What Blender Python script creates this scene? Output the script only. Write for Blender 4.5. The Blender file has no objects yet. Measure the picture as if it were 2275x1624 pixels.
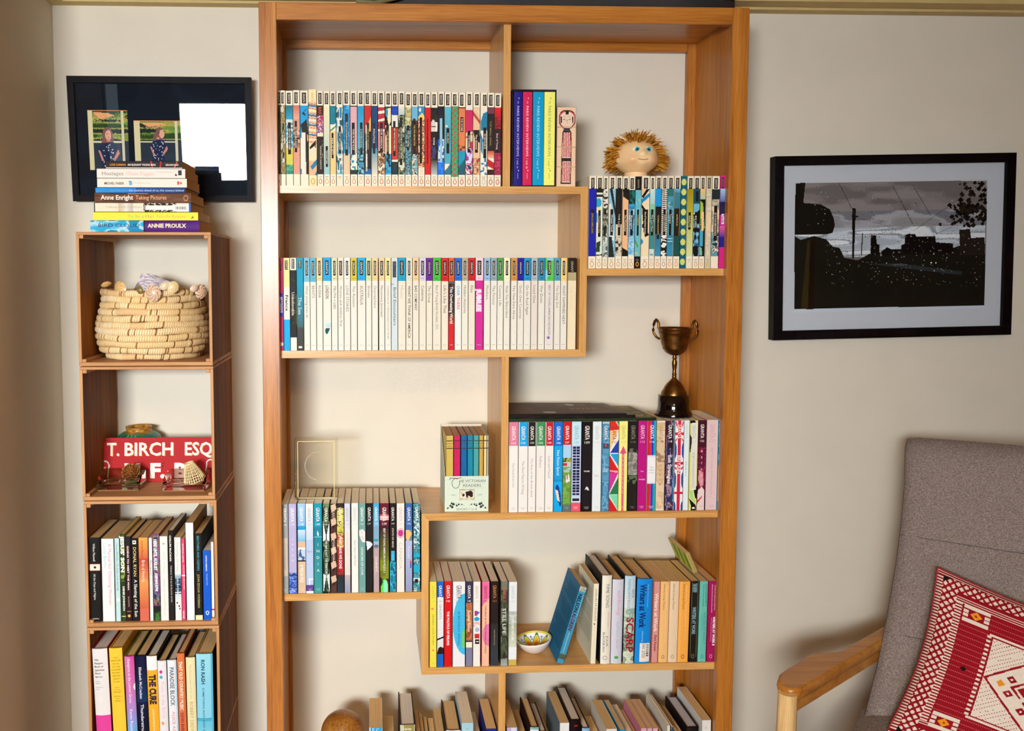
import bpy, math, random
import numpy as np
from mathutils import Vector, Matrix

# ---------------------------------------------------------------- camera, world, light, exposure
SC = bpy.context.scene
COL = SC.collection
ZO = 2.06                      # height of the bookcase top above the floor
F_PX, PPX, PPY = 2000.0, 912.5, 737.0     # focal length and principal point in px of a 2275 x 1624 frame
YAW, PIT, ROL = 0.04278, 0.06956, -0.00038
CAM = Vector((0.24561, -2.01932, ZO - 0.58124))
FWD = Vector((math.sin(YAW)*math.cos(PIT), math.cos(YAW)*math.cos(PIT), -math.sin(PIT)))
UPV = Vector((math.sin(YAW)*math.sin(PIT), math.cos(YAW)*math.sin(PIT), math.cos(PIT)))
RGT = Vector((math.cos(YAW), -math.sin(YAW), 0))
cr, sr = math.cos(ROL), math.sin(ROL)
cd = bpy.data.cameras.new('camera'); cam = bpy.data.objects.new('camera', cd); COL.objects.link(cam)
R1 = RGT*cr + UPV*sr; U1 = UPV*cr - RGT*sr
M = Matrix((R1, U1, -FWD)).transposed().to_4x4(); M.translation = CAM
cam.matrix_world = M
cd.sensor_fit = 'HORIZONTAL'; cd.sensor_width = 36; cd.lens = F_PX/2275*36
cd.shift_x = (1137.5-PPX)/2275; cd.shift_y = -(812-PPY)/2275
cd.clip_start = 0.05
SC.camera = cam
SC.view_settings.view_transform = 'Standard'; SC.view_settings.look = 'None'
SC.view_settings.gamma = 1.0; SC.view_settings.exposure = 0.0
SC.view_settings.use_curve_mapping = False
w = bpy.data.worlds.new('sky'); SC.world = w; w.use_nodes = True
bg = w.node_tree.nodes['Background']; bg.inputs[0].default_value = (0.80, 0.90, 1.0, 1); bg.inputs[1].default_value = 2.2

def area(name, loc, target, sx, sy, power, color):
    l = bpy.data.lights.new(name, 'AREA'); l.shape = 'RECTANGLE'; l.size = sx; l.size_y = sy
    l.energy = power; l.color = color
    o = bpy.data.objects.new(name, l); COL.objects.link(o); o.location = loc
    o.rotation_euler = (Vector(target)-Vector(loc)).to_track_quat('-Z', 'Y').to_euler()
    return o
WIN = (-1.09, 0.35, 0.60, 1.92, -3.80)      # rear window x0 x1 z0 z1 y
wl = area('window_daylight', ((WIN[0]+WIN[1])/2, WIN[4]-0.03, 1.63), (0.30, 0, 0.90), WIN[1]-WIN[0]-.1, .52, 62, (0.95, 0.98, 1.0))
wl.data.spread = math.radians(84)
lp = bpy.data.lights.new('added_warm_fill', 'AREA'); lp.shape = 'DISK'; lp.size = 0.35; lp.energy = 13; lp.color = (1.0, 0.66, 0.30)
lo = bpy.data.objects.new('added_warm_fill', lp); COL.objects.link(lo); lo.location = (0.4, -1.9, 2.13)  # warm fill added out of view to lift the top and left wall

# ---------------------------------------------------------------- pixel -> real plane helpers
def ray(u, v):
    a0, b0 = (u-PPX)/F_PX, (v-PPY)/F_PX
    a = a0*cr + b0*sr; b = -a0*sr + b0*cr
    return FWD + RGT*a - UPV*b
def at(u, v, Y=0.0):
    d = ray(u, v); return CAM + d*((Y-CAM.y)/d.y)
def atz(u, v, Z):
    d = ray(u, v); return CAM + d*((Z-CAM.z)/d.z)
def atp(u, v, P, n):
    d = ray(u, v); return CAM + d*((P-CAM).dot(n)/d.dot(n))

# ---------------------------------------------------------------- colour and mesh helpers
_cc = {}
def lin(h):
    if isinstance(h, tuple): return h
    if h in _cc: return _cc[h]
    t = []
    for i in (0, 2, 4):
        c = int(h[i:i+2], 16)/255
        t.append(c/12.92 if c <= 0.04045 else ((c+0.055)/1.055)**2.4)
    _cc[h] = tuple(t); return _cc[h]

class MB:
    def __init__(s): s.v = []; s.f = []; s.c = []; s.sm = []; s.m = []
    def face(s, pts, col='ffffff', smooth=False, mi=0):
        n = len(s.v); s.v.extend([tuple(p) for p in pts]); s.f.append(tuple(range(n, n+len(pts))))
        s.c.append(lin(col)); s.sm.append(smooth); s.m.append(mi)
    def add(s, vs, fs, col='ffffff', smooth=False, mi=0, cols=None):
        n = len(s.v); s.v.extend([tuple(p) for p in vs])
        for i, f in enumerate(fs):
            s.f.append(tuple(n+j for j in f)); s.c.append(lin(cols[i] if cols else col)); s.sm.append(smooth); s.m.append(mi)
    def box(s, x0, x1, y0, y1, z0, z1, col='ffffff', mi=0):
        vs = [(x0,y0,z0),(x1,y0,z0),(x1,y1,z0),(x0,y1,z0),(x0,y0,z1),(x1,y0,z1),(x1,y1,z1),(x0,y1,z1)]
        s.add(vs, [(0,3,2,1),(4,5,6,7),(0,1,5,4),(1,2,6,5),(2,3,7,6),(3,0,4,7)], col, False, mi)
    def bbox(s, x0, x1, y0, y1, z0, z1, b=.0015, col='ffffff', mi=0):
        # box with chamfered edges: 24 verts
        b = min(b, (x1-x0)/2.2, (y1-y0)/2.2, (z1-z0)/2.2)
        X=(x0,x1);Y=(y0,y1);Z=(z0,z1); vs=[]; idx={}
        for i in (0,1):
            for j in (0,1):
                for k in (0,1):
                    sx=1-2*i; sy=1-2*j; sz=1-2*k
                    idx[i,j,k,0]=len(vs); vs.append((X[i],Y[j]+sy*b,Z[k]+sz*b))
                    idx[i,j,k,1]=len(vs); vs.append((X[i]+sx*b,Y[j],Z[k]+sz*b))
                    idx[i,j,k,2]=len(vs); vs.append((X[i]+sx*b,Y[j]+sy*b,Z[k]))
        g=lambda *a: idx[a]
        fs=[]
        fs.append((g(0,0,0,0),g(0,0,1,0),g(0,1,1,0),g(0,1,0,0))); fs.append((g(1,0,0,0),g(1,1,0,0),g(1,1,1,0),g(1,0,1,0)))
        fs.append((g(0,0,0,1),g(1,0,0,1),g(1,0,1,1),g(0,0,1,1))); fs.append((g(0,1,0,1),g(0,1,1,1),g(1,1,1,1),g(1,1,0,1)))
        fs.append((g(0,0,0,2),g(0,1,0,2),g(1,1,0,2),g(1,0,0,2))); fs.append((g(0,0,1,2),g(1,0,1,2),g(1,1,1,2),g(0,1,1,2)))
        for i in (0,1):
            for j in (0,1): fs.append((g(i,j,0,0),g(i,j,1,0),g(i,j,1,1),g(i,j,0,1)))
            for k in (0,1): fs.append((g(i,0,k,0),g(i,1,k,0),g(i,1,k,2),g(i,0,k,2)))
        for j in (0,1):
            for k in (0,1): fs.append((g(0,j,k,1),g(1,j,k,1),g(1,j,k,2),g(0,j,k,2)))
        for i in (0,1):
            for j in (0,1):
                for k in (0,1): fs.append((g(i,j,k,0),g(i,j,k,1),g(i,j,k,2)))
        s.add(vs, fs, col, False, mi)
    def grid(s, P, cols=None, col='ffffff', smooth=True, closed_u=False, mi=0):
        # P[i][j] points
        n=len(P); m=len(P[0]); vs=[p for r in P for p in r]; fs=[]; cc=[]
        for i in range(n-1):
            for j in range(m if closed_u else m-1):
                fs.append((i*m+j, i*m+(j+1)%m, (i+1)*m+(j+1)%m, (i+1)*m+j))
                cc.append(cols(i,j) if cols else col)
        s.add(vs, fs, None, smooth, mi, cc)
    def lathe(s, prof, n=32, cx=0, cy=0, col='ffffff', cols=None, mi=0, cap=True):
        P=[[(cx+r*math.cos(2*math.pi*j/n), cy+r*math.sin(2*math.pi*j/n), z) for j in range(n)] for r, z in prof]
        s.grid(P, cols, col, True, True, mi)
        if cap:
            if prof[0][0]>1e-5: s.add(P[0], [tuple(range(n))[::-1]], cols(0,0) if cols else col, False, mi)
            if prof[-1][0]>1e-5: s.add(P[-1], [tuple(range(n))], cols(len(prof)-2,0) if cols else col, False, mi)
    def tube(s, pts, r, n=8, col='ffffff', mi=0, cap=True):
        pts=[Vector(p) for p in pts]; rr=r if isinstance(r,(list,tuple)) else [r]*len(pts)
        P=[]; up=Vector((0,0,1))
        for i,p in enumerate(pts):
            t=(pts[min(i+1,len(pts)-1)]-pts[max(i-1,0)]).normalized()
            a=t.cross(up)
            if a.length<1e-3: a=t.cross(Vector((0,1,0)))
            a.normalize(); b=t.cross(a)
            P.append([p+(a*math.cos(2*math.pi*k/n)+b*math.sin(2*math.pi*k/n))*rr[i] for k in range(n)])
        s.grid(P, None, col, True, True, mi)
        if cap:
            s.add(P[0],[tuple(range(n))],col,False,mi); s.add(P[-1],[tuple(range(n))],col,False,mi)
    def prism(s, outline, y0, y1, col='ffffff', mi=0):
        # outline (x,z) extruded along y
        n=len(outline)
        s.face([(x,y0,z) for x,z in outline], col, False, mi); s.face([(x,y1,z) for x,z in outline][::-1], col, False, mi)
        for i in range(n):
            a=outline[i]; b=outline[(i+1)%n]
            s.face([(a[0],y0,a[1]),(a[0],y1,a[1]),(b[0],y1,b[1]),(b[0],y0,b[1])], col, False, mi)
    def build(s, name, mats, parent=None, loc=None):
        me=bpy.data.meshes.new(name); me.from_pydata(s.v, [], s.f)
        if not isinstance(mats,(list,tuple)): mats=[mats]
        for m in mats: me.materials.append(m)
        me.polygons.foreach_set('use_smooth', s.sm); me.polygons.foreach_set('material_index', s.m)
        at_=me.color_attributes.new('Col','FLOAT_COLOR','CORNER')
        lens=np.array([len(f) for f in s.f]); arr=np.ones((len(s.f),4),np.float32); arr[:,:3]=np.array(s.c,np.float32)
        at_.data.foreach_set('color', np.repeat(arr, lens, axis=0).ravel())
        me.update()
        o=bpy.data.objects.new(name, me); COL.objects.link(o)
        if parent: o.parent=parent
        if loc is not None: o.location=loc
        return o

def tag(o, label=None, cat=None, group=None, kind=None):
    if label: o['label']=label
    if cat: o['category']=cat
    if group: o['group']=group
    if kind: o['kind']=kind
    return o
def thing(name, label, cat, loc, group=None, rot=None):
    o=bpy.data.objects.new(name, None); COL.objects.link(o); o.location=loc; o.empty_display_size=.05
    if rot: o.rotation_euler=rot
    return tag(o, label, cat, group)

# ---------------------------------------------------------------- materials
def newmat(name):
    m=bpy.data.materials.new(name); m.use_nodes=True; nt=m.node_tree; b=nt.nodes['Principled BSDF']; return m, nt, b
def N_(nt, t, **kw):
    n=nt.nodes.new(t)
    for k,v in kw.items():
        if k in n.inputs: n.inputs[k].default_value=v
        else: setattr(n,k,v)
    return n
def ramp(nt, stops):
    r=nt.nodes.new('ShaderNodeValToRGB'); e=r.color_ramp.elements
    while len(e)>1: e.remove(e[-1])
    e[0].position=stops[0][0]; e[0].color=(*lin(stops[0][1]),1)
    for p,c in stops[1:]:
        x=e.new(p); x.color=(*lin(c),1)
    return r
def bump(nt, b, hout, strength, dist=.001):
    bp=N_(nt,'ShaderNodeBump'); bp.inputs['Strength'].default_value=strength; bp.inputs['Distance'].default_value=dist
    nt.links.new(hout, bp.inputs['Height']); nt.links.new(bp.outputs[0], b.inputs['Normal'])
def m_attr(name, rough=.42, spec=.5, noise=.05, coat=0, gain=1.0):
    m,nt,b=newmat(name); a=N_(nt,'ShaderNodeVertexColor'); a.layer_name='Col'
    no=N_(nt,'ShaderNodeTexNoise',Scale=180.0); tc=N_(nt,'ShaderNodeTexCoord'); nt.links.new(tc.outputs['Object'],no.inputs['Vector'])
    mr=N_(nt,'ShaderNodeMapRange'); mr.inputs[3].default_value=gain-noise; mr.inputs[4].default_value=gain+noise
    nt.links.new(no.outputs[0],mr.inputs[0])
    mx=N_(nt,'ShaderNodeMix'); mx.data_type='RGBA'; mx.blend_type='MULTIPLY'; mx.inputs[0].default_value=1
    nt.links.new(a.outputs[0],mx.inputs[6]); nt.links.new(mr.outputs[0],mx.inputs[7]); nt.links.new(mx.outputs[2],b.inputs['Base Color'])
    b.inputs['Roughness'].default_value=rough; b.inputs['Specular IOR Level'].default_value=spec; b.inputs['Coat Weight'].default_value=coat; b.inputs['Coat Roughness'].default_value=.2
    return m
def m_wood(name, axis, stops, scale=1.0, rough=.30, bumpf=.12, spec=.5):
    m,nt,b=newmat(name); tc=N_(nt,'ShaderNodeTexCoord'); oi=N_(nt,'ShaderNodeObjectInfo')
    ad=N_(nt,'ShaderNodeVectorMath'); ad.operation='ADD'; sc=N_(nt,'ShaderNodeVectorMath'); sc.operation='SCALE'; sc.inputs[3].default_value=7.0
    cx=N_(nt,'ShaderNodeCombineXYZ')
    for i in range(3): nt.links.new(oi.outputs['Random'],cx.inputs[i])
    nt.links.new(cx.outputs[0],sc.inputs[0]); nt.links.new(tc.outputs['Object'],ad.inputs[0]); nt.links.new(sc.outputs[0],ad.inputs[1])
    mp=N_(nt,'ShaderNodeMapping'); s=[34*scale,34*scale,34*scale]; s['xyz'.index(axis)]=1.3*scale; mp.inputs['Scale'].default_value=s
    nt.links.new(ad.outputs[0],mp.inputs['Vector'])
    n1=N_(nt,'ShaderNodeTexNoise',Scale=1.0,Detail=4.0,Roughness=.6,Distortion=.6); nt.links.new(mp.outputs[0],n1.inputs['Vector'])
    mp2=N_(nt,'ShaderNodeMapping'); s2=[420*scale]*3; s2['xyz'.index(axis)]=14*scale; mp2.inputs['Scale'].default_value=s2
    nt.links.new(ad.outputs[0],mp2.inputs['Vector'])
    n2=N_(nt,'ShaderNodeTexNoise',Scale=1.0,Detail=2.0); nt.links.new(mp2.outputs[0],n2.inputs['Vector'])
    mx=N_(nt,'ShaderNodeMix'); mx.inputs[0].default_value=.42
    nt.links.new(n1.outputs[0],mx.inputs[2]); nt.links.new(n2.outputs[0],mx.inputs[3])
    r=ramp(nt,stops); nt.links.new(mx.outputs[0],r.inputs[0]); nt.links.new(r.outputs[0],b.inputs['Base Color'])
    b.inputs['Roughness'].default_value=rough; b.inputs['Specular IOR Level'].default_value=spec
    bump(nt,b,n2.outputs[0],bumpf,.0006)
    return m
def m_plain(name, col, rough=.5, metal=0, spec=.5, nscale=60, namp=.06, bumpf=0, coat=0):
    m,nt,b=newmat(name); no=N_(nt,'ShaderNodeTexNoise',Scale=float(nscale),Detail=3.0); tc=N_(nt,'ShaderNodeTexCoord'); nt.links.new(tc.outputs['Object'],no.inputs['Vector'])
    c=lin(col); r=nt.nodes.new('ShaderNodeValToRGB'); e=r.color_ramp.elements
    e[0].position=.3; e[1].position=.7; e[0].color=(*[x*(1-namp) for x in c],1); e[1].color=(*[min(1,x*(1+namp)) for x in c],1)
    nt.links.new(no.outputs[0],r.inputs[0]); nt.links.new(r.outputs[0],b.inputs['Base Color'])
    b.inputs['Roughness'].default_value=rough; b.inputs['Metallic'].default_value=metal; b.inputs['Specular IOR Level'].default_value=spec; b.inputs['Coat Weight'].default_value=coat
    if bumpf: bump(nt,b,no.outputs[0],bumpf,.001)
    return m
def m_pages(name, a, c):
    m,nt,b=newmat(name); tc=N_(nt,'ShaderNodeTexCoord'); mp=N_(nt,'ShaderNodeMapping'); mp.inputs['Scale'].default_value=(1500,6,6)
    nt.links.new(tc.outputs['Object'],mp.inputs['Vector']); n=N_(nt,'ShaderNodeTexNoise',Scale=1.0,Detail=1.0); nt.links.new(mp.outputs[0],n.inputs['Vector'])
    r=ramp(nt,[(.3,a),(.7,c)]); nt.links.new(n.outputs[0],r.inputs[0]); nt.links.new(r.outputs[0],b.inputs['Base Color']); b.inputs['Roughness'].default_value=.85
    b.inputs['Specular IOR Level'].default_value=.15; bump(nt,b,n.outputs[0],.3,.0004)
    return m
def m_glass(name, col, rough=.03, ior=1.5):
    m,nt,b=newmat(name); b.inputs['Base Color'].default_value=(*lin(col),1); b.inputs['Transmission Weight'].default_value=1; b.inputs['Roughness'].default_value=rough; b.inputs['IOR'].default_value=ior
    n=N_(nt,'ShaderNodeTexNoise',Scale=40.0); bump(nt,b,n.outputs[0],.05,.0005)
    return m
def m_pane(name, tint=None, k=0.62):
    # picture glass: mostly clear with a mirror-like surface reflection
    m,nt,b=newmat(name); nt.nodes.remove(b); out=[n for n in nt.nodes if n.type=='OUTPUT_MATERIAL'][0]
    tr=N_(nt,'ShaderNodeBsdfTransparent'); gl=N_(nt,'ShaderNodeBsdfGlossy'); gl.inputs['Roughness'].default_value=.01
    fr=N_(nt,'ShaderNodeFresnel',IOR=1.52); mul=N_(nt,'ShaderNodeMath'); mul.operation='MULTIPLY'; mul.inputs[1].default_value=k
    if tint: tr.inputs[0].default_value=(*lin(tint),1)
    nt.links.new(fr.outputs[0],mul.inputs[0]); mx=N_(nt,'ShaderNodeMixShader'); nt.links.new(mul.outputs[0],mx.inputs[0]); nt.links.new(tr.outputs[0],mx.inputs[1]); nt.links.new(gl.outputs[0],mx.inputs[2])
    nt.links.new(mx.outputs[0],out.inputs[0]); return m

SHELF=[(.25,'a06c34'),(.45,'ca9450'),(.6,'d8a662'),(.8,'e8be84')]
POST=[(.28,'743c0c'),(.45,'a66420'),(.6,'ba782e'),(.8,'d49a50')]
PANEL=[(.25,'8c4e0c'),(.45,'b06c1c'),(.6,'c27e2c'),(.8,'d49644')]
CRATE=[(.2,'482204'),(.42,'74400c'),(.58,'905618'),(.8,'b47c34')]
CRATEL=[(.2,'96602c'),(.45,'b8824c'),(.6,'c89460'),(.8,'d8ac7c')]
M_SX=m_wood('blonde_wood_along','x',SHELF); M_SZ=m_wood('blonde_wood_upright','z',SHELF)
M_PZ=m_wood('oiled_wood_upright','z',POST,1.2); M_PX=m_wood('oiled_wood_along','x',POST,1.2); M_SIDE=m_wood('side_panel_wood','z',PANEL,.8,.4,.12,.25)
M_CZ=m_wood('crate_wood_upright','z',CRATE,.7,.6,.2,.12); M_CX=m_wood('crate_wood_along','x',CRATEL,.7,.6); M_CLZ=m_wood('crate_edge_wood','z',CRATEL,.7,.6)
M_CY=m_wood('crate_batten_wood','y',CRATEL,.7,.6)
M_PRINT=m_attr('printed_cover',.5,.12,.04); M_INK=m_attr('printing_ink',.5,.1,.02); M_PAINT=m_attr('painted_surface',.35,.35,.04,.08)
M_MATTE=m_attr('matte_coloured',.85,.2,.08)
M_PG=m_pages('aged_pages','e4d2b2','f8ecd4'); M_PGW=m_pages('pale_pages','cfc3b2','e8decf'); M_PGT=m_pages('tan_pages','cca468','eac48e')
M_BLACK=m_plain('black_frame_wood','080303',.5,spec=.07); M_BLKP=m_plain('black_plastic','150c0c',.18,coat=.4)
M_CLOTHB=m_plain('black_case_cloth','1a1210',.7,bumpf=.4,nscale=300)

# ---------------------------------------------------------------- lettering (mesh glyphs)
_tc={}
def glyphs(text, bold=0.0):
    k=(text,bold)
    if k in _tc: return _tc[k]
    cu=bpy.data.curves.new('t','FONT'); cu.body=text; cu.size=1; cu.resolution_u=2; cu.offset=bold; cu.fill_mode='FRONT'
    ob=bpy.data.objects.new('t',cu); me=ob.to_mesh()
    n=len(me.vertices); co=np.zeros(n*3); me.vertices.foreach_get('co',co); co=co.reshape(-1,3)
    fs=[tuple(p.vertices) for p in me.polygons]
    ob.to_mesh_clear(); bpy.data.objects.remove(ob); bpy.data.curves.remove(cu)
    if n==0: co=np.zeros((1,3))
    mn=co.min(0); mxx=co.max(0); co=co-np.array([mn[0],0,0])
    _tc[k]=(co,fs,mxx[0]-mn[0]); return _tc[k]
CAP=.70
def put_text(mb, text, org, ex, ey, height, length=None, col='201010', bold=0.0, center=False):
    """org baseline start, ex along text, ey letter-up, height = cap height, length = total length"""
    co,fs,L=glyphs(text,bold)
    if not fs or L<=0: return
    sy=height/CAP; sx=(length/L) if length else sy
    if length: sx=min(sx, sy*1.6)
    if center: org=Vector(org)-Vector(ex)*(sx*L/2)
    o=np.array(org); X=np.array(ex); Y=np.array(ey)
    P=o+co[:,0:1]*sx*X+co[:,1:2]*sy*Y
    mb.add([tuple(p) for p in P], fs, col)

# ---------------------------------------------------------------- spine print rasteriser
def B(v0,v1,c,u0=0,u1=1): return ('B',v0,v1,c,u0,u1)
def Nz(v0,v1,cols,fx=2,fy=12,seed=1,u0=0,u1=1): return ('N',v0,v1,cols,fx,fy,seed,u0,u1)
def G(v0,v1,c0,c1): return ('G',v0,v1,c0,c1)
def E(u,v,ru,rv,c): return ('E',u,v,ru,rv,c)
def P_(c,*pts): return ('P',c,pts)
def V(t,v0,v1,c='2a1a14',s=.5,u=.5,b=0.0): return ('V',t,v0,v1,c,s,u,b)
def H(t,v,c='2a1a14',s=.7,b=0.0): return ('H',t,v,c,s,b)
def S(t,v0,v1,c='2a1a14',s=.4): return ('S',t,v0,v1,c,s)
def O(v,c='c8603a',s=.27): return ('O',v,c,s)
def raster(w,h,base,ops,cell=.0011):
    nx=max(3,int(round(w/cell))); ny=max(8,int(round(h/cell)))
    if not any(o[0] in 'BNGEP' for o in ops): nx=ny=1
    A=np.empty((ny,nx,3)); A[:]=lin(base)
    U,Vv=np.meshgrid((np.arange(nx)+.5)/nx,(np.arange(ny)+.5)/ny)
    for o in ops:
        k=o[0]
        if k=='B': A[(Vv>=o[1])&(Vv<o[2])&(U>=o[4])&(U<o[5])]=lin(o[3])
        elif k=='N':
            rs=np.random.RandomState(o[6]); fx,fy=o[4],o[5]; g=rs.rand(fy+2,fx+2)
            xs=U*fx; ys=(Vv-o[1])/(o[2]-o[1])*fy; ys=np.clip(ys,0,fy-.001); xi=xs.astype(int); yi=ys.astype(int); fxr=xs-xi; fyr=ys-yi
            fxr=fxr*fxr*(3-2*fxr); fyr=fyr*fyr*(3-2*fyr)
            n=(g[yi,xi]*(1-fxr)+g[yi,xi+1]*fxr)*(1-fyr)+(g[yi+1,xi]*(1-fxr)+g[yi+1,xi+1]*fxr)*fyr
            n=n+.12*(rs.rand(*n.shape)-.5)
            msk=(Vv>=o[1])&(Vv<o[2])&(U>=o[7])&(U<o[8]); cols=[lin(c) for c in o[3]]
            q=np.quantile(n[msk],np.linspace(0,1,len(cols)+1)) if msk.any() else []
            for i,c in enumerate(cols):
                A[msk&(n>=q[i])&(n<=q[i+1])]=c
        elif k=='G':
            m=(Vv>=o[1])&(Vv<o[2]); t=((Vv-o[1])/(o[2]-o[1]))[...,None]; t=np.floor(t*14)/14
            A[m]=(np.array(lin(o[3]))*(1-t)+np.array(lin(o[4]))*t)[m]
        elif k=='E': A[((U-o[1])/o[3])**2+((Vv-o[2])/o[4])**2<1]=lin(o[5])
        elif k=='P':
            pts=o[2]; ins=np.zeros(U.shape,bool); j=len(pts)-1
            for i in range(len(pts)):
                xi_,yi_=pts[i]; xj,yj=pts[j]
                if yi_!=yj: ins^=((yi_>Vv)!=(yj>Vv))&(U<(xj-xi_)*(Vv-yi_)/(yj-yi_)+xi_)
                j=i
            A[ins]=lin(o[1])
    return A
def put_raster(mb, A, pt):
    """pt(u,v)->3D ; merge equal cells"""
    ny,nx,_=A.shape; r=0
    while r<ny:
        r2=r+1
        while r2<ny and np.array_equal(A[r],A[r2]): r2+=1
        c=0
        while c<nx:
            c2=c+1
            while c2<nx and np.array_equal(A[r,c],A[r,c2]): c2+=1
            mb.face([pt(c/nx,r2/ny),pt(c2/nx,r2/ny),pt(c2/nx,r/ny),pt(c/nx,r/ny)], tuple(A[r,c]))
            c=c2
        r=r2
def put_ops_text(mb, ops, w, h, eps=-.0004, paper='efe6d2'):
    for o in ops:
        if o[0]=='V':
            _,t,v0,v1,c,s,u,b=o
            put_text(mb,t,((u-.5)*w-s*w/2,eps,h*(1-v0)),(0,0,-1),(1,0,0),s*w,(v1-v0)*h,c,b)
        elif o[0]=='H':
            _,t,v,c,s,b=o; L=glyphs(t,b)[2]; hh=s*w/L*CAP
            put_text(mb,t,(-s*w/2,eps,h*(1-v)-hh/2),(1,0,0),(0,0,1),min(hh,s*w*.5),s*w,c,b)
        elif o[0]=='S':
            _,t,v0,v1,c,s=o; n=len(t)
            for i,ch in enumerate(t):
                if ch==' ': continue
                z=h*(1-(v0+(v1-v0)*(i+.5)/n)); put_text(mb,ch,(0,eps,z-s*w/2),(1,0,0),(0,0,1),s*w,None,c,0,True)
        elif o[0]=='O':
            _,v,c,s=o; z=h*(1-v); a=s*w
            for k,(ra,cc) in enumerate(((1,c),(.62,paper))):
                mb.face([(a*ra*math.cos(t),eps-.0001*k,z+1.45*a*(ra if k==0 else .72)*math.sin(t)) for t in [i*math.pi/7 for i in range(14)]],cc)

# ---------------------------------------------------------------- the book maker
def book(label, group, X0, X1, Yf, Zb, Zt, ops, base='efe6d2', side=None, side2=None, depth=.147, hard=False, pages=None, lean=0.0, flat=False, yaw=0.0, name='paperback_book', cell=.0011, parts_side=None, rnd=0.0, lref=0.0):
    wd=X1-X0; h=Zt-Zb
    if flat: # lying book: X0..X1 length, Zb..Zt thickness
        wd=Zt-Zb; h=X1-X0; loc=(X1,Yf,(Zb+Zt)/2); rot=(0,-math.pi/2,yaw)
    else: loc=((X0+X1)/2-h*math.sin(lean)*lref,Yf,Zb+wd/2*abs(math.sin(lean))+.0001); rot=(0,lean,yaw)
    r=thing(name,label,'book',loc,group,rot)
    t=.0024 if hard else .0005; gap=.003 if hard else .0
    side=side or base; side2=side2 or side
    mb=MB(); A=raster(wd,h,base,ops,cell); x0=-wd/2; x1=wd/2
    bul=(.0035 if hard else .0)+rnd
    fn=lambda u,v:(x0+wd*u, -bul*(1-(2*u-1)**2), h*(1-v))
    if bul>0 and A.shape[1]<6: A=np.repeat(A,6,axis=1)
    if bul>0:
        # do not merge across columns so the spine curves
        ny,nx,_=A.shape; k0=0
        while k0<ny:
            k1=k0+1
            while k1<ny and np.array_equal(A[k0],A[k1]): k1+=1
            for c in range(nx): mb.face([fn(c/nx,k1/ny),fn((c+1)/nx,k1/ny),fn((c+1)/nx,k0/ny),fn(c/nx,k0/ny)],tuple(A[k0,c]),True)
            k0=k1
        nx=max(A.shape[1],6)
        for zz in (0,h):
            mb.face([(x0+wd*i/nx,-bul*(1-(2*i/nx-1)**2),zz) for i in range(nx+1)]+[(x1,t,zz),(x0,t,zz)],base)
    else: put_raster(mb,A,fn)
    mb.box(x0,x0+t,0,depth,0,h,side); mb.box(x1-t,x1,0,depth,0,h,side2)
    mb.face([(x0,t,h),(x0,t,0),(x1,t,0),(x1,t,h)],base)
    mb.face([(x0,0,h),(x1,0,h),(x1,t,h),(x0,t,h)],base); mb.face([(x0,0,0),(x0,t,0),(x1,t,0),(x1,0,0)],base)
    mb.build('cover',M_PRINT,r)
    pm=MB(); e=.0008 if not hard else gap
    pm.box(x0+t,x1-t,t,depth-(gap if hard else .0006),e,h-e)
    pm.build('pages',pages or M_PG,r)
    tb=MB(); put_ops_text(tb,ops,wd,h,-bul-.0004,base)
    if parts_side: parts_side(tb,wd,h,depth,x0)
    if tb.f: tb.build('lettering',M_INK,r)
    return r

# ================================================================ THE ROOM
YB = 0.273                                    # face of the back wall
XL = at(118, 90, YB).x                        # left corner
M_WALL=m_plain('painted_plaster','e0d8c6',.75,spec=.25,nscale=9,namp=.02)
nt=M_WALL.node_tree; b_=nt.nodes['Principled BSDF']; n_=N_(nt,'ShaderNodeTexNoise',Scale=260.0,Detail=3.0); bump(nt,b_,n_.outputs[0],.12,.0008)
M_DARK=m_plain('timber_lined_wall','774812',.8,spec=.2,nscale=6,namp=.05)
M_CEIL=m_plain('ceiling_paint','d4b070',.8,spec=.2,nscale=5,namp=.02)
M_TRIM=m_plain('cornice_paint','cdb478',.6,spec=.3,nscale=30,namp=.04)
M_GROOVE=m_plain('cornice_groove','2a1c10',.8)
M_FLOOR=m_wood('floor_boards','x',[(.25,'6c3c0c'),(.5,'885018'),(.75,'a46828')],.5,.45)
def struct(name,mb,m,kind='structure'): o=mb.build(name,m); o['kind']=kind; return o
HC=2.158
m=MB(); m.box(XL-.12,2.95,YB,YB+.12,0,HC); struct('wall_back',m,M_WALL)
m=MB(); m.box(XL-.12,XL,-.22,YB,0,HC); struct('wall_left',m,M_WALL)
m=MB(); m.box(-3.2,XL-.12,-.22,-.10,0,HC); struct('wall_return',m,M_DARK)
m=MB(); m.box(-3.32,-3.2,-3.95,-.10,0,HC); struct('wall_far_left',m,M_DARK)
m=MB(); m.box(2.95,3.07,-3.95,YB+.12,0,HC); struct('wall_right',m,M_DARK)
m=MB(); m.box(-3.32,3.07,-3.95,YB+.12,-.05,0); struct('floor',m,M_FLOOR)
m=MB(); m.box(-3.32,3.07,-3.95,YB+.12,HC,HC+.05); struct('ceiling',m,M_CEIL)
W0,W1,W2,W3,WY=WIN
N0,N1,NZ0,NZ1=-1.58,-1.43,1.40,2.04           # narrow side light beside the window
m=MB()
for a in ((-3.2,N0,0,HC),(N0,N1,0,NZ0),(N0,N1,NZ1,HC),(N1,W0,0,HC),(W0,W1,0,W2),(W0,W1,W3,HC),(W1,2.95,0,HC)): m.box(a[0],a[1],-3.90,-3.80,a[2],a[3])
struct('wall_front',m,M_DARK)
M_WF=m_plain('window_frame_paint','2a2624',.4)
M_WG=m_glass('window_glass','f4faff',0.0,1.01)
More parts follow.
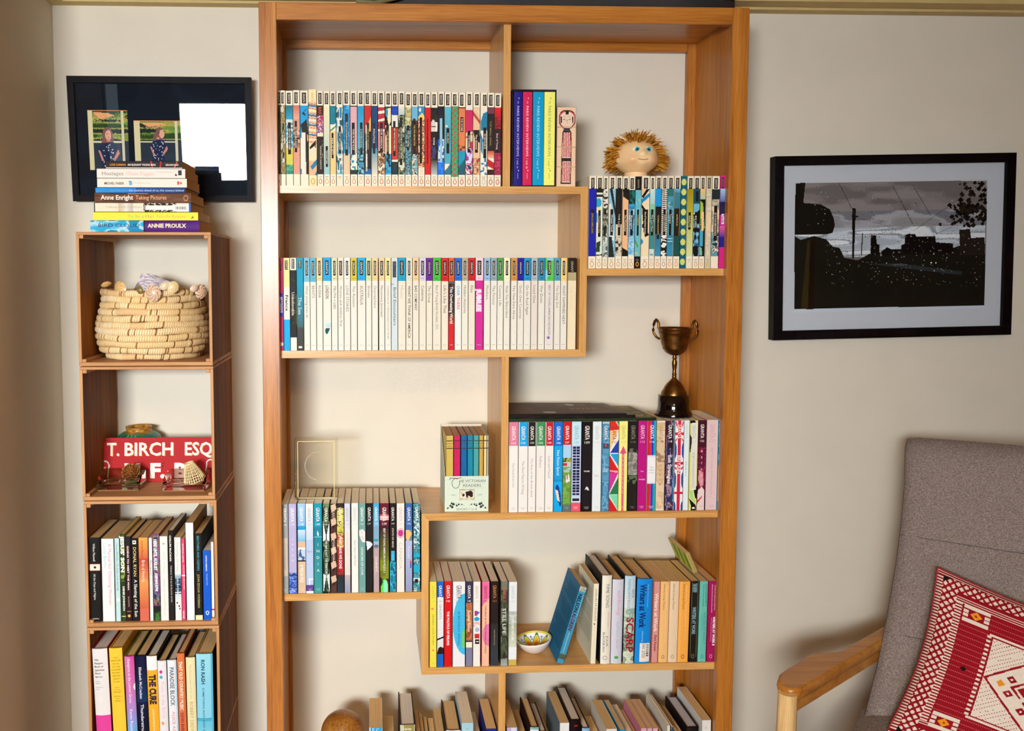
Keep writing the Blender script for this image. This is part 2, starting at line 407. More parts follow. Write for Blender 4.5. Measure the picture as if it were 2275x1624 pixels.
for k,(a,b2,c,d2) in enumerate(((W0,W1,W2,W3),(N0,N1,NZ0,NZ1))):
    f=MB(); t=.03
    f.box(a,a+t,-3.86,-3.82,c,d2); f.box(b2-t,b2,-3.86,-3.82,c,d2); f.box(a+t,b2-t,-3.86,-3.82,c,c+t); f.box(a+t,b2-t,-3.86,-3.82,d2-t,d2)
    o=struct('window_%d'%(k+1),f,M_WF); g=MB(); g.box(a+t,b2-t,-3.845,-3.842,c+t,d2-t); g.build('pane',M_WG,o)
hg=MB(); rsh=random.Random(3); P=[]
for i in range(13):
    P.append([(-3.0+7.0*j/60, -5.2+.12*rsh.random()-.25*(i/12)**6, 1.36*i/12+(.10*rsh.random() if i==12 else 0)) for j in range(61)])
hg.grid(P,lambda i,j:['24401c','34541f','1c3018','48682c'][(i*7+j*5+i*j)%4],None)
hg.box(-3.0,4.0,-5.6,-5.45,0,1.3,'24401c')
hgo=hg.build('garden_hedge',m_attr('hedge_leaves',.8,.2,.2)); tag(hgo,'clipped green garden hedge outside the window behind the viewer','hedge'); hgo['kind']='stuff'
m=MB(); m.box(-3.32,4.2,-7,-3.95,-.05,0,'5c7038'); struct('ground',m,m_plain('lawn','5c7038',.9)); 
# flat cornice boards round the ceiling, with a shadow gap between them
def cornice(name,dirx):
    root=None
    for i,(p0,p1,z0,mm) in enumerate(((0,.036,2.124,M_TRIM),(.036,.039,2.134,M_GROOVE),(.039,.088,2.130,M_TRIM),(.088,.090,2.142,M_GROOVE))):
        m=MB()
        if dirx: vs=[(XL+p0,YB-p0),(2.95,YB-p0),(2.95,YB-p1),(XL+p1,YB-p1)]
        else: vs=[(XL+p0,YB-p0),(XL+p1,YB-p1),(XL+p1,-.22),(XL+p0,-.22)]
        n=len(vs); m.face([(x,y,z0) for x,y in vs],'ffffff'); m.face([(x,y,HC-.0005) for x,y in vs])
        for k in range(n):
            a=vs[k]; c=vs[(k+1)%n]; m.face([(a[0],a[1],z0),(c[0],c[1],z0),(c[0],c[1],HC-.0005),(a[0],a[1],HC-.0005)])
        if root is None: root=struct(name,m,mm)
        else: m.build('cornice_strip' if mm is M_TRIM else 'shadow_gap',mm,root)
cornice('trim_1',True); cornice('trim_2',False)
tl=thing('added_fill_lamp','unseen flat round ceiling lamp added behind the viewer for warm fill','lamp',(0.4,-1.9,HC)); m=MB(); m.lathe([(.01,-.022),(.16,-.02),(.18,-.008),(.18,0)],32); m.build('fill_lamp_shade',m_plain('fill_lamp_opal','f6f0e2',.4),tl)  # unseen fixture made up to go with the added warm fill

# ================================================================ THE BOOKCASE
xo0,xo1,xi0,xi1=0.0,1.09,.0383,1.0512
BC=thing('bookcase','tall open oak bookcase with stepped blonde shelves filled with paperbacks','bookcase',(0,0,0))
def zr(r): return ZO+r
Z1,Z2,Z3,Z4,Z5,Z6=zr(-.3952),zr(-.7658),zr(-1.1445),zr(-1.3293),zr(-1.5103),zr(-1.85)
TH=.0166; YS=.020; YE=.270
def part(name,x0,x1,y0,y1,z0,z1,m,b=.0012):
    mb=MB(); mb.bbox(x0,x1,y0,y1,z0,z1,b); return mb.build(name,m,BC)
def pris(name,outl,y0,y1,m):
    mb=MB(); mb.prism(outl,y0,y1); return mb.build(name,m,BC)
part('front_post',xo0,xi0,0,YS,0,ZO,M_PZ); part('front_post',xi1,xo1,0,YS,0,ZO,M_PZ)
part('rear_post',xo0,.0365,YE-.018,YE,0,ZO-.0005,M_PZ); part('rear_post',1.039,xo1,YE-.018,YE,0,ZO-.0005,M_PZ)
part('side_panel',.012,.028,YS,YE-.018,.06,ZO-.018,M_SIDE); part('side_panel',1.060,1.076,YS,YE-.018,.06,ZO-.018,M_SIDE)
part('top_rail',xi0,xi1,0,YS,ZO-.0378,ZO,M_PX); part('rear_rail',.0365,1.039,YE-.018,YE,ZO-.0378,ZO-.0005,M_PX)
part('top_board',.012,1.076,YS,YE-.018,ZO-.018,ZO-.0005,M_PX)
part('bottom_rail',xi0,xi1,0,YS,.02,.06,M_PX); part('bottom_board',.028,1.060,YS,YE,.06,.078,M_SX)
XV1=at(1304,600,YS).x; XV3=at(936.5,1300,YS).x; XS0,XS1=.0283,1.0597
pris('shelf_board',[(XS0,Z1),(XV1,Z1),(XV1-TH,Z1-TH),(XS0,Z1-TH)],YS,YE,M_SX)
pris('upright_board',[(XV1,Z1),(XV1,Z2-TH),(XV1-TH,Z2),(XV1-TH,Z1-TH)],YS,YE,M_SZ)
pris('shelf_board',[(XS0,Z2),(XV1-TH,Z2),(XV1,Z2-TH),(XS0,Z2-TH)],YS,YE,M_SX)
Z1r=at(1450,596.5,YS).z
part('shelf_board',XV1,XS1,YS+.0005,YE,Z1r-TH,Z1r,M_SX,.0005)
XD0=at(1134.5,230,YS).x; part('divider',XD0-TH,XD0,YS,YE,Z1,ZO-.018,M_SZ,.0005)
XD1=at(1129.5,970,YS).x; part('divider',XD1-TH,XD1,YS,YE,Z3,Z2-TH,M_SZ,.0005)
pris('shelf_board',[(XV3,Z3),(XS1,Z3),(XS1,Z3-TH),(XV3+TH,Z3-TH)],YS,YE,M_SX)
pris('upright_board',[(XV3,Z3),(XV3+TH,Z3-TH),(XV3+TH,Z5),(XV3,Z5-TH)],YS,YE,M_SZ)
pris('shelf_board',[(XV3+TH,Z5),(XS1,Z5),(XS1,Z5-TH),(XV3,Z5-TH)],YS,YE,M_SX)
part('shelf_board',XS0,XV3,YS+.0005,YE,Z4-TH,Z4,M_SX,.0005)
XD5=at(1123,1560,YS).x; part('divider',XD5-TH,XD5,YS,YE,Z6,Z5-TH,M_SZ,.0005)
part('shelf_board',XS0,XS1,YS,YE,Z6-TH,Z6,M_SX,.0005)

# ================================================================ THE CRATES
def crate(label,uL,uR,vT,vB,YF=0.0):
    vm=(vT+vB)/2; x0=at(uL,vm,YF).x; x1=at(uR,vm,YF).x; z1=at((uL+uR)/2,vT,YF).z; z0=at((uL+uR)/2,vB,YF).z
    r=thing('wooden_crate',label,'crate',((x0+x1)/2,YF,z0),'wine-box crates stacked beside the bookcase')
    W=(x1-x0)/2; h=z1-z0-.0004; D=.262; t=.0066
    def p(name,*a): 
        mb=MB(); mb.bbox(*a[:6],.0008); return mb.build(name,a[6],r)
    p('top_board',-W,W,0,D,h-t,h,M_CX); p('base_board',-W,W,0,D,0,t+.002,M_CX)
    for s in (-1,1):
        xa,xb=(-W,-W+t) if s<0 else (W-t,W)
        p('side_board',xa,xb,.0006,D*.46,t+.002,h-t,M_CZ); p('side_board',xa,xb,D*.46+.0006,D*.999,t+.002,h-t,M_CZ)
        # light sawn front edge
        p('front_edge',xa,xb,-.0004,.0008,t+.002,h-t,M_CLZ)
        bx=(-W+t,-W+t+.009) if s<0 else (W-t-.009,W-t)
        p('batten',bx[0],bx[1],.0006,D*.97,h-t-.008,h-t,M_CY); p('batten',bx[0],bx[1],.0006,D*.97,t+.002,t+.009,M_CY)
    return r,x0,x1,z0+t+.002,z1
C1=crate('topmost wooden crate of the stack, holding the straw basket',172,470.5,515,813)
C2=crate('second wooden crate from the top, holding the red painted sign',180,476,814.2,1111)
C3=crate('third wooden crate from the top, full of upright paperbacks',188.5,483,1112.2,1391)
C4=crate('lowest wooden crate in view, holding hardback novels',196,489,1392.2,1674)
zc=C4[0].location.z
m=MB(); m.bbox(C4[1],C4[2],.0,.262,0,.25,.002); pl=m.build('wooden_plinth',M_CX); tag(pl,'plain wooden plinth under the crates, below the view','plinth')
r5=None
m=MB(); m.bbox(C4[1],C4[2],.0,.262,.2505,zc-.0005,.002); r5=m.build('wooden_box',M_CZ); tag(r5,'closed wooden box under the lowest crate, below the view','box')

# ================================================================ THE BOOKS
def row(group, shelf, Z, Yf, items, vt_l=None, depth=.147, jit=.0015, where=''):
    """items: (uL,uR,vtop,base,ops,desc,extra) ; pixel edges taken on the spine plane"""
    n=len(items)
    for i,it in enumerate(items):
        uL,uR,vt,base,ops,desc=it[:6]; ex=it[6] if len(it)>6 else {}
        vm=vt+40
        X0=at(uL,vm,Yf).x; X1=at(uR,vm,Yf).x; Zt=at((uL+uR)/2,vt,Yf).z
        j=((i*37)%5-2)*.0006
        book(desc, group, X0+.00015, X1-.00015, ex.pop('Y',Yf+j), ex.pop('Z',Z)+.0002, Zt, ops, base, depth=ex.pop('depth',depth), **ex)
ORD=['first','second','third','fourth','fifth','sixth','seventh','eighth','ninth','tenth','eleventh','twelfth']
CR='f3e8cf'
def g1(body, tail=(), top=CR, bot=CR, lab='1a120c', v0=.155, v1=.88, pen='cf6a3a', labt='f0e6cf', box=(.28,.80), u=.5, title=None):
    o=list(body)
    if title: 
        t,a,b2,uc,cc=title; o.append(B(a,b2,'1c120c',uc-.2,uc+.2))
        o.append(V(t,a+.07*(b2-a)/.35,b2-.05*(b2-a)/.35,cc,.24,uc,.01))
    o+= [B(0,v0,top),B(v1,1,bot)]
    if lab: o+=[B(.020,.137,lab,u-.25,u+.25)]
    o.append(V('GRANTA',.032,.126,labt,.27,u,.0))
    if pen: o+=[B(.900,.904,'9a8468',.25,.75),B(.915,.919,'a89478',.3,.7),O(.955,pen)]
    return o+list(tail)
rowA=[
(609,622.6,201,CR,g1([B(.15,.9,'16201a'),B(.3,.75,'2c3a20')],u=.75,title=None),'paperback half hidden by the left post, dark green spine, white ends'),
(622.8,634,201,CR,g1([Nz(.155,1,['8a7440','b0a070','4a4030','d8ccb0'],2,16,3)],pen=None,title=('THE TRAVEL WRITINGS',.34,.70,.55,'e8dcc0')),'slim paperback with mottled brown and grey spine, second along the top shelf'),
(634.2,650.5,201.5,CR,g1([G(.155,.3,'1f6a72','2a9fc4'),B(.3,.4,'cfe0d8'),Nz(.33,.6,['2f8fb8','7cc4d4','e8e4cc'],3,14,4),G(.6,.8,'e0c840','c8cc58'),Nz(.78,.88,['2f7f72','58a878'],3,6,2)],pen=None,title=('BEYOND THE DEEP',.33,.67,.5,'e8dcc0')),'paperback with teal sky fading to yellow on its spine'),
(650.7,666,200.6,CR,g1([G(.155,.3,'c86a5c','e8a890'),B(.3,.88,'dd9a80'),Nz(.42,.6,['b87858','6a5040','e8b090'],2,6,5),Nz(.5,.515,['201810','30281c'],2,2,6)],pen=None,title=('IN TROUBLE AGAIN',.32,.65,.4,'f0e4d0')),'paperback with salmon pink spine'),
(666.2,684.7,201,CR,g1([B(.155,.5,'1d9ad2'),P_('151410',(.2,.24),(.75,.19),(.8,.2),(.45,.225),(.7,.255),(.6,.265)),P_('1c1610',(.05,.36),(.8,.3),(1,.45),(1,.88),(.7,.88),(.65,.6)),B(.44,.88,'efe6d4',.18,.62),P_('e8a060',(.8,.46),(.98,.46),(.98,.54),(.8,.52)),B(.82,.88,'1d8fc8',0,.2)],pen=None,title=None),'wide paperback with bright blue and black spine above white glare'),  # pale strip is glare put into the spine colour
(684.9,703.5,199,'f3dfa8',g1([B(.13,.56,'f2b88e')]+[P_('1d7ea8' if k%2==0 else 'f4e4c4',(0,.15+.052*k),(1,.165+.05*k),(1,.185+.05*k),(0,.175+.05*k)) for k in range(8)]+[P_('2a1a10',(0,.14+.05*k),(1,.155+.05*k),(1,.158+.05*k),(0,.143+.05*k)) for k in range(9)]+[P_('1a120c',(.1,.6),(.9,.52),(.9,.6),(.3,.64)),P_('f0dcc0',(.2,.62),(.8,.58),(.7,.7),(.3,.74)),B(.74,.89,'f0b488'),P_('1d7ea8',(.2,.8),(1,.72),(1,.78),(.4,.84)),P_('1f6e98',(.7,.89),(1,.84),(1,.89))],lab=None,top='f5e3b0',bot='f5e3b0',labt='c8962a',v0=.12,v1=.9,pen='d89a3a'),'cream paperback with orange and blue sunburst drawing on its spine'),
(703.7,718,202,CR,g1([B(.155,.26,'3a1512'),Nz(.26,.44,['c42838','5c3aa0','e8e0d0','a8304a'],3,10,7),B(.44,.5,'efe2c4'),B(.48,.88,'2a2018'),Nz(.52,.7,['2a2018','6a6048'],2,10,8,.5,1),V('BAR',.17,.25,'c8643c',.5)],title=('THE BOOK OF SHADOWS',.5,.88,.58,'d8ccb0')),'paperback with neon bar signs at the top of a black spine'),
(718.2,732.5,202.5,CR,g1([G(.155,.88,'f0e2b8','8fc4c8')],pen='d8a83a',title=('THE SHORT END',.58,.80,.5,'f4ecd8')),'paperback with cream spine fading to pale aqua'),
(732.7,746.4,203,CR,g1([B(.155,.35,'14788a'),P_('e8ead8',(0,.4),(1,.33),(1,.345),(0,.42)),P_('3a7a50',(0,.41),(1,.36),(1,.375),(0,.43)),B(.42,.88,'f0c984')],pen='c98a3a',title=('INDIA AT FIFTY',.44,.71,.42,'f0e8d0')),'paperback with teal above and peach below on its spine'),
(746.6,761.8,202.5,CR,g1([Nz(.17,.88,['1c7896','7cb8c4','d8dcd0','f3e8d0','205a70'],3,9,12)],v0=.17,pen='e8dcc0',u=.56,title=('WHAT WENT WRONG',.37,.66,.54,'e0d4b4')),'paperback with brush-drawn blue waves on a white spine'),
(762,777.6,201.5,CR,g1([B(.15,.66,'2893c8'),Nz(.15,.66,['2893c8','1b78b4','4cb0dc'],3,14,13),B(.66,.88,'e2c6a0')],v0=.145,pen='d89a4a',title=('THE LAST PLACE ON EARTH IN THE WORLD',.24,.68,.5,'e8dcc0')),'paperback with blue spine and long black title strip, sand coloured base'),
(777.8,793.6,202.5,CR,g1([B(.155,.6,'dcaab0'),B(.155,.162,'181010'),Nz(.6,.68,['c8c0b8','dcaab0'],3,4,9),Nz(.66,.83,['f2ead0','f2ead0','2a8cb0'],3,6,14),B(.83,.88,'183020')],pen='d8904a',title=('WAR IN THE GULF',.33,.67,.45,'f0e8d0')),'paperback with dusty pink spine over cream'),
(793.8,808.8,202,CR,g1([G(.155,.6,'1d94c4','58b4cc'),Nz(.6,.88,['3c8ea4','18303a','8cc4d0'],3,14,15)],pen='e0c090',title=('CAMBODIA',.33,.67,.56,'d8ccb0')),'paperback with sky blue spine and dark tangle at its foot'),
(809,824.4,202.3,CR,g1([B(.155,.6,'c02820'),P_('f0b060',(1,.26),(1,.44),(.6,.44),(.2,.4)),P_('1c1410',(0,.45),(1,.42),(1,.82),(0,.82)),B(.82,.88,'1f5c98'),Nz(.36,.85,['e8e4d8','f4f0e4','b8b4a0'],1,12,16,.2,.42)],title=('STATE OF THE UNION',.33,.66,.55,'b8a060')),'paperback with red top, orange arc and black lower spine'),
(824.6,839.2,202.7,CR,g1([B(.155,.6,'14406c'),G(.6,.88,'3c88a4','e8dcc0')],pen='dca05a',title=('POLITICS',.33,.66,.42,'f0e8d0')),'paperback with navy spine fading to sand'),
(839.4,855,203,CR,g1([B(.17,.4,'b02a3c'),P_('f0e8c8',(0,.21),(1,.2),(1,.23),(0,.24)),P_('f0e8c8',(0,.3),(1,.28),(1,.31),(0,.32)),B(.4,.62,'d88a88'),B(.4,.42,'f4ecd8'),Nz(.62,.88,['7a3c28','d8b888','301810','f0e0c0'],4,10,17)],v0=.165,title=('OUR AMERICA',.33,.65,.5,'e8dcc0')),'paperback with rose and cream blocks over speckled brown spine'),
(855.2,869.5,203.5,CR,g1([B(.16,.4,'1a1512'),P_('f2e4b8',(.3,.18),(.95,.17),(.9,.32),(.6,.36),(.4,.3)),E(.25,.22,.2,.05,'2f8fa4'),B(.36,.66,'f0e2b4'),P_('1a1512',(0,.4),(.3,.34),(.4,.4),(.1,.48)),Nz(.66,.88,['1f88b8','4cb0d0','1a2428'],3,7,18)],title=('LIVES OF PASSION',.35,.68,.4,'d8b060')),'paperback with cream face shapes, black outlines and blue base on its spine'),
(869.7,884.4,203.5,CR,g1([B(.155,.25,'1c3fa8'),P_('e8e8dc',(0,.24),(1,.27),(1,.39),(0,.37)),B(.38,.72,'c0342c'),P_('f0e8d8',(0,.735),(1,.715),(1,.73),(0,.75)),B(.74,.88,'1c2c34'),B(.375,.385,'1a1010')],title=('NEW WRITING FROM AMERICA',.31,.68,.45,'efe0c0')),'paperback with blue, white and red bands and a black base'),
(884.6,899.5,203,CR,g1([G(.15,.3,'e8e6d4','8cb0b8'),B(.3,.72,'a8b8a0'),Nz(.25,.88,['d8d4b8','3a4838','8a9c70','203028'],2,12,19)],title=('GIVE ME ANOTHER OF THE GREAT WRITING',.28,.78,.45,'efe4c8')),'paperback with misty grey-green spine and long black title strip'),
(899.7,914,205,CR,g1([Nz(.16,.36,['c8b880','8f9460','d8cfa0'],2,5,20),Nz(.36,.88,['2c5a60','8cb8c0','1c2c30','5c98a8'],4,16,21)],pen='dcc070',title=('THE LAST WORD',.35,.62,.5,'e8dcb8')),'paperback with stone-coloured top and blue-grey tangled lower spine'),
(914.2,928.6,205,CR,g1([B(.155,.32,'6fb0d0'),Nz(.3,.66,['1e1814','5a2c24','302420'],3,12,22),Nz(.66,.88,['6a9ca8','a8ccd0','18282c','d8c8a8'],3,8,23)],title=('THE WAR BEFORE WAR',.28,.62,.45,'d8b860')),'paperback with pale blue top over a dark crowd on its spine'),
(928.8,943.7,204.3,CR,g1([B(.155,.26,'2f88c0'),P_('f0d060',(.1,.26),(.6,.22),(1,.26),(1,.3),(0,.3)),E(.3,.19,.2,.02,'e8e4c8'),Nz(.28,.80,['7a4028','e0b070','b83838','f0d8a8'],6,50,24),B(.8,.9,'ead8b0',.3,.8)],title=('LOVE AND HATE',.27,.76,.45,'3a3c40')),'paperback with a crowd of tiny red and tan dots on its spine'),
(943.9,957.1,205.5,CR,g1([B(.155,.88,'d01214')],title=None,tail=[B(.28,.76,'6a0a0a',.32,.56),V('THIS OVERHEATING WORLD',.44,.75,'240606',.26,.45)],v0=.16),'paperback with plain scarlet spine'),
(957.3,972.5,205,CR,g1([Nz(.16,.32,['141210','24201c'],2,3,2),E(.35,.36,.32,.07,'dcd4cc'),B(.42,.88,'161412'),B(.36,.37,'403830',.1,.7),Nz(.5,.75,['161412','2a2420','343a70'],2,8,25),G(.72,.88,'38342c','b8c4c0')],v0=.165,u=.45,title=('MY FATHER',.46,.58,.45,'efe4cc')),'paperback with a black and white portrait face on its spine'),
(972.7,987.3,204,CR,g1([B(.155,.88,'181420'),Nz(.5,.75,['2060c0','18408c','dce4ec','e8e0d0'],3,8,26),Nz(.74,.88,['1c6cd8','2a80e8'],3,4,27)],tail=[B(.28,.75,'90c8dc',.3,.72),V('RUSSIA',.5,.55,'4a6070',.2,.5)],title=None),'paperback with a pale blue strip on a black and blue spine'),
(987.5,1002.7,205.3,CR,g1([G(.155,.5,'5cb8c8','48a0b8'),B(.4,.76,'4ca8bc'),P_('2f7484',(1,.74),(1,.88),(0,.88),(0,.84),(.5,.8)),E(.3,.36,.18,.012,'f0e8c0')],pen='c87a6a',title=('MUSIC',.38,.65,.5,'e8dcb8')),'paperback with turquoise spine and short black title strip'),
(1002.9,1018.7,205,CR,g1([B(.15,.9,'3f9c68')]+[E(.5 if k%2 else (.08),.165+.0285*k,.15,.0125,'c83a34') for k in range(26)]+[E(.95,.165+.057*k,.14,.0125,'c83a34') for k in range(13)],v0=.15,v1=.9),'paperback with green spine covered in red polka dots'),
(1018.9,1034.1,206,CR,g1([B(.16,.62,'dd7c4c'),Nz(.56,.63,['dd7c4c','c8683c','5c3420'],3,3,28),B(.62,.88,'1898b8'),P_('1c5c68',(0,.8),(1,.7),(1,.88),(0,.88)),B(.155,.162,'1a1010')],tail=[B(.26,.42,'1c120c',.3,.72),V('THE WOMB',.27,.41,'f4ecd8',.22,.5,.01)],pen='b84430'),'paperback with orange spine above a teal block'),
(1034.3,1050.7,204.7,CR,g1([B(.15,.19,'e8e8dc'),B(.19,.42,'c8285c'),Nz(.42,.6,['e8dcb8','d0c8a8','c8284c'],2,6,29),Nz(.6,.78,['a02890','c8c8e8','e8d8e8'],3,5,30),Nz(.76,.88,['28346c','f0e8e0','c82858'],4,6,31)],title=('THE FAMILY',.41,.64,.5,'efe4cc')),'paperback with crimson top and purple collage on its spine'),
(1050.9,1066.8,204.9,CR,g1([B(.16,.88,'e8c098'),P_('b04038',(0,.2),(1,.3),(1,.34),(0,.24)),P_('e0d0b0',(0,.16),(1,.2),(1,.24),(0,.17)),P_('241818',(0,.4),(.9,.4),(1,.5),(1,.54),(.3,.5)),Nz(.7,.88,['e8c098','b87850','d8a880','8a4c34'],3,6,32)],v0=.16,u=.52,title=('The General',.40,.64,.5,'f4ecd8')),'paperback with peach skin tones crossed by a red band on its spine'),
(1067,1083,206.5,CR,g1([B(.16,.4,'f2ecd8'),P_('1c7898',(.1,.3),(.4,.22),(1,.2),(1,.4),(.1,.42)),B(.4,.88,'f2ecd8'),P_('1c80b0',(0,.42),(.4,.5),(.35,.66),(.1,.62)),P_('1c78a8',(.5,.66),(.8,.68),(1,.82),(.7,.84)),Nz(.74,.88,['f2ecd8','f2ecd8','2c7ca8'],4,7,33)],v0=.165,pen='c8c0b4',u=.6,title=('SHRINKS',.37,.70,.66,'e0d4b8')),'paperback with blue ink figures on a white spine'),
(1083.2,1098.7,206.3,CR,g1([B(.155,.22,'6c3844'),B(.22,.64,'1a1410'),G(.62,.7,'c83a30','e8b890'),P_('b82420',(0,.7),(1,.75),(1,.82),(0,.78)),B(.82,.88,'3a1c14')],title=('THE SMALL SONG',.22,.62,.45,'a89058'),pen='b84a3a'),'paperback with near-black spine and flesh and red shapes near its foot'),
(1098.9,1114,206.8,CR,g1([G(.155,.26,'d81c20','a81c28'),Nz(.26,.4,['b01c24','5c1418','8c2030'],3,6,34),B(.38,.64,'3a1418'),Nz(.64,.88,['a02848','7c1c40','c03858'],3,12,35)],title=('Best of Young',.38,.64,.42,'f0dce0'),pen='b84a3a'),'paperback with deep red spine, last in the top left row'),
]
row('paperbacks on the top left shelf','',Z1,YS+.002,rowA)

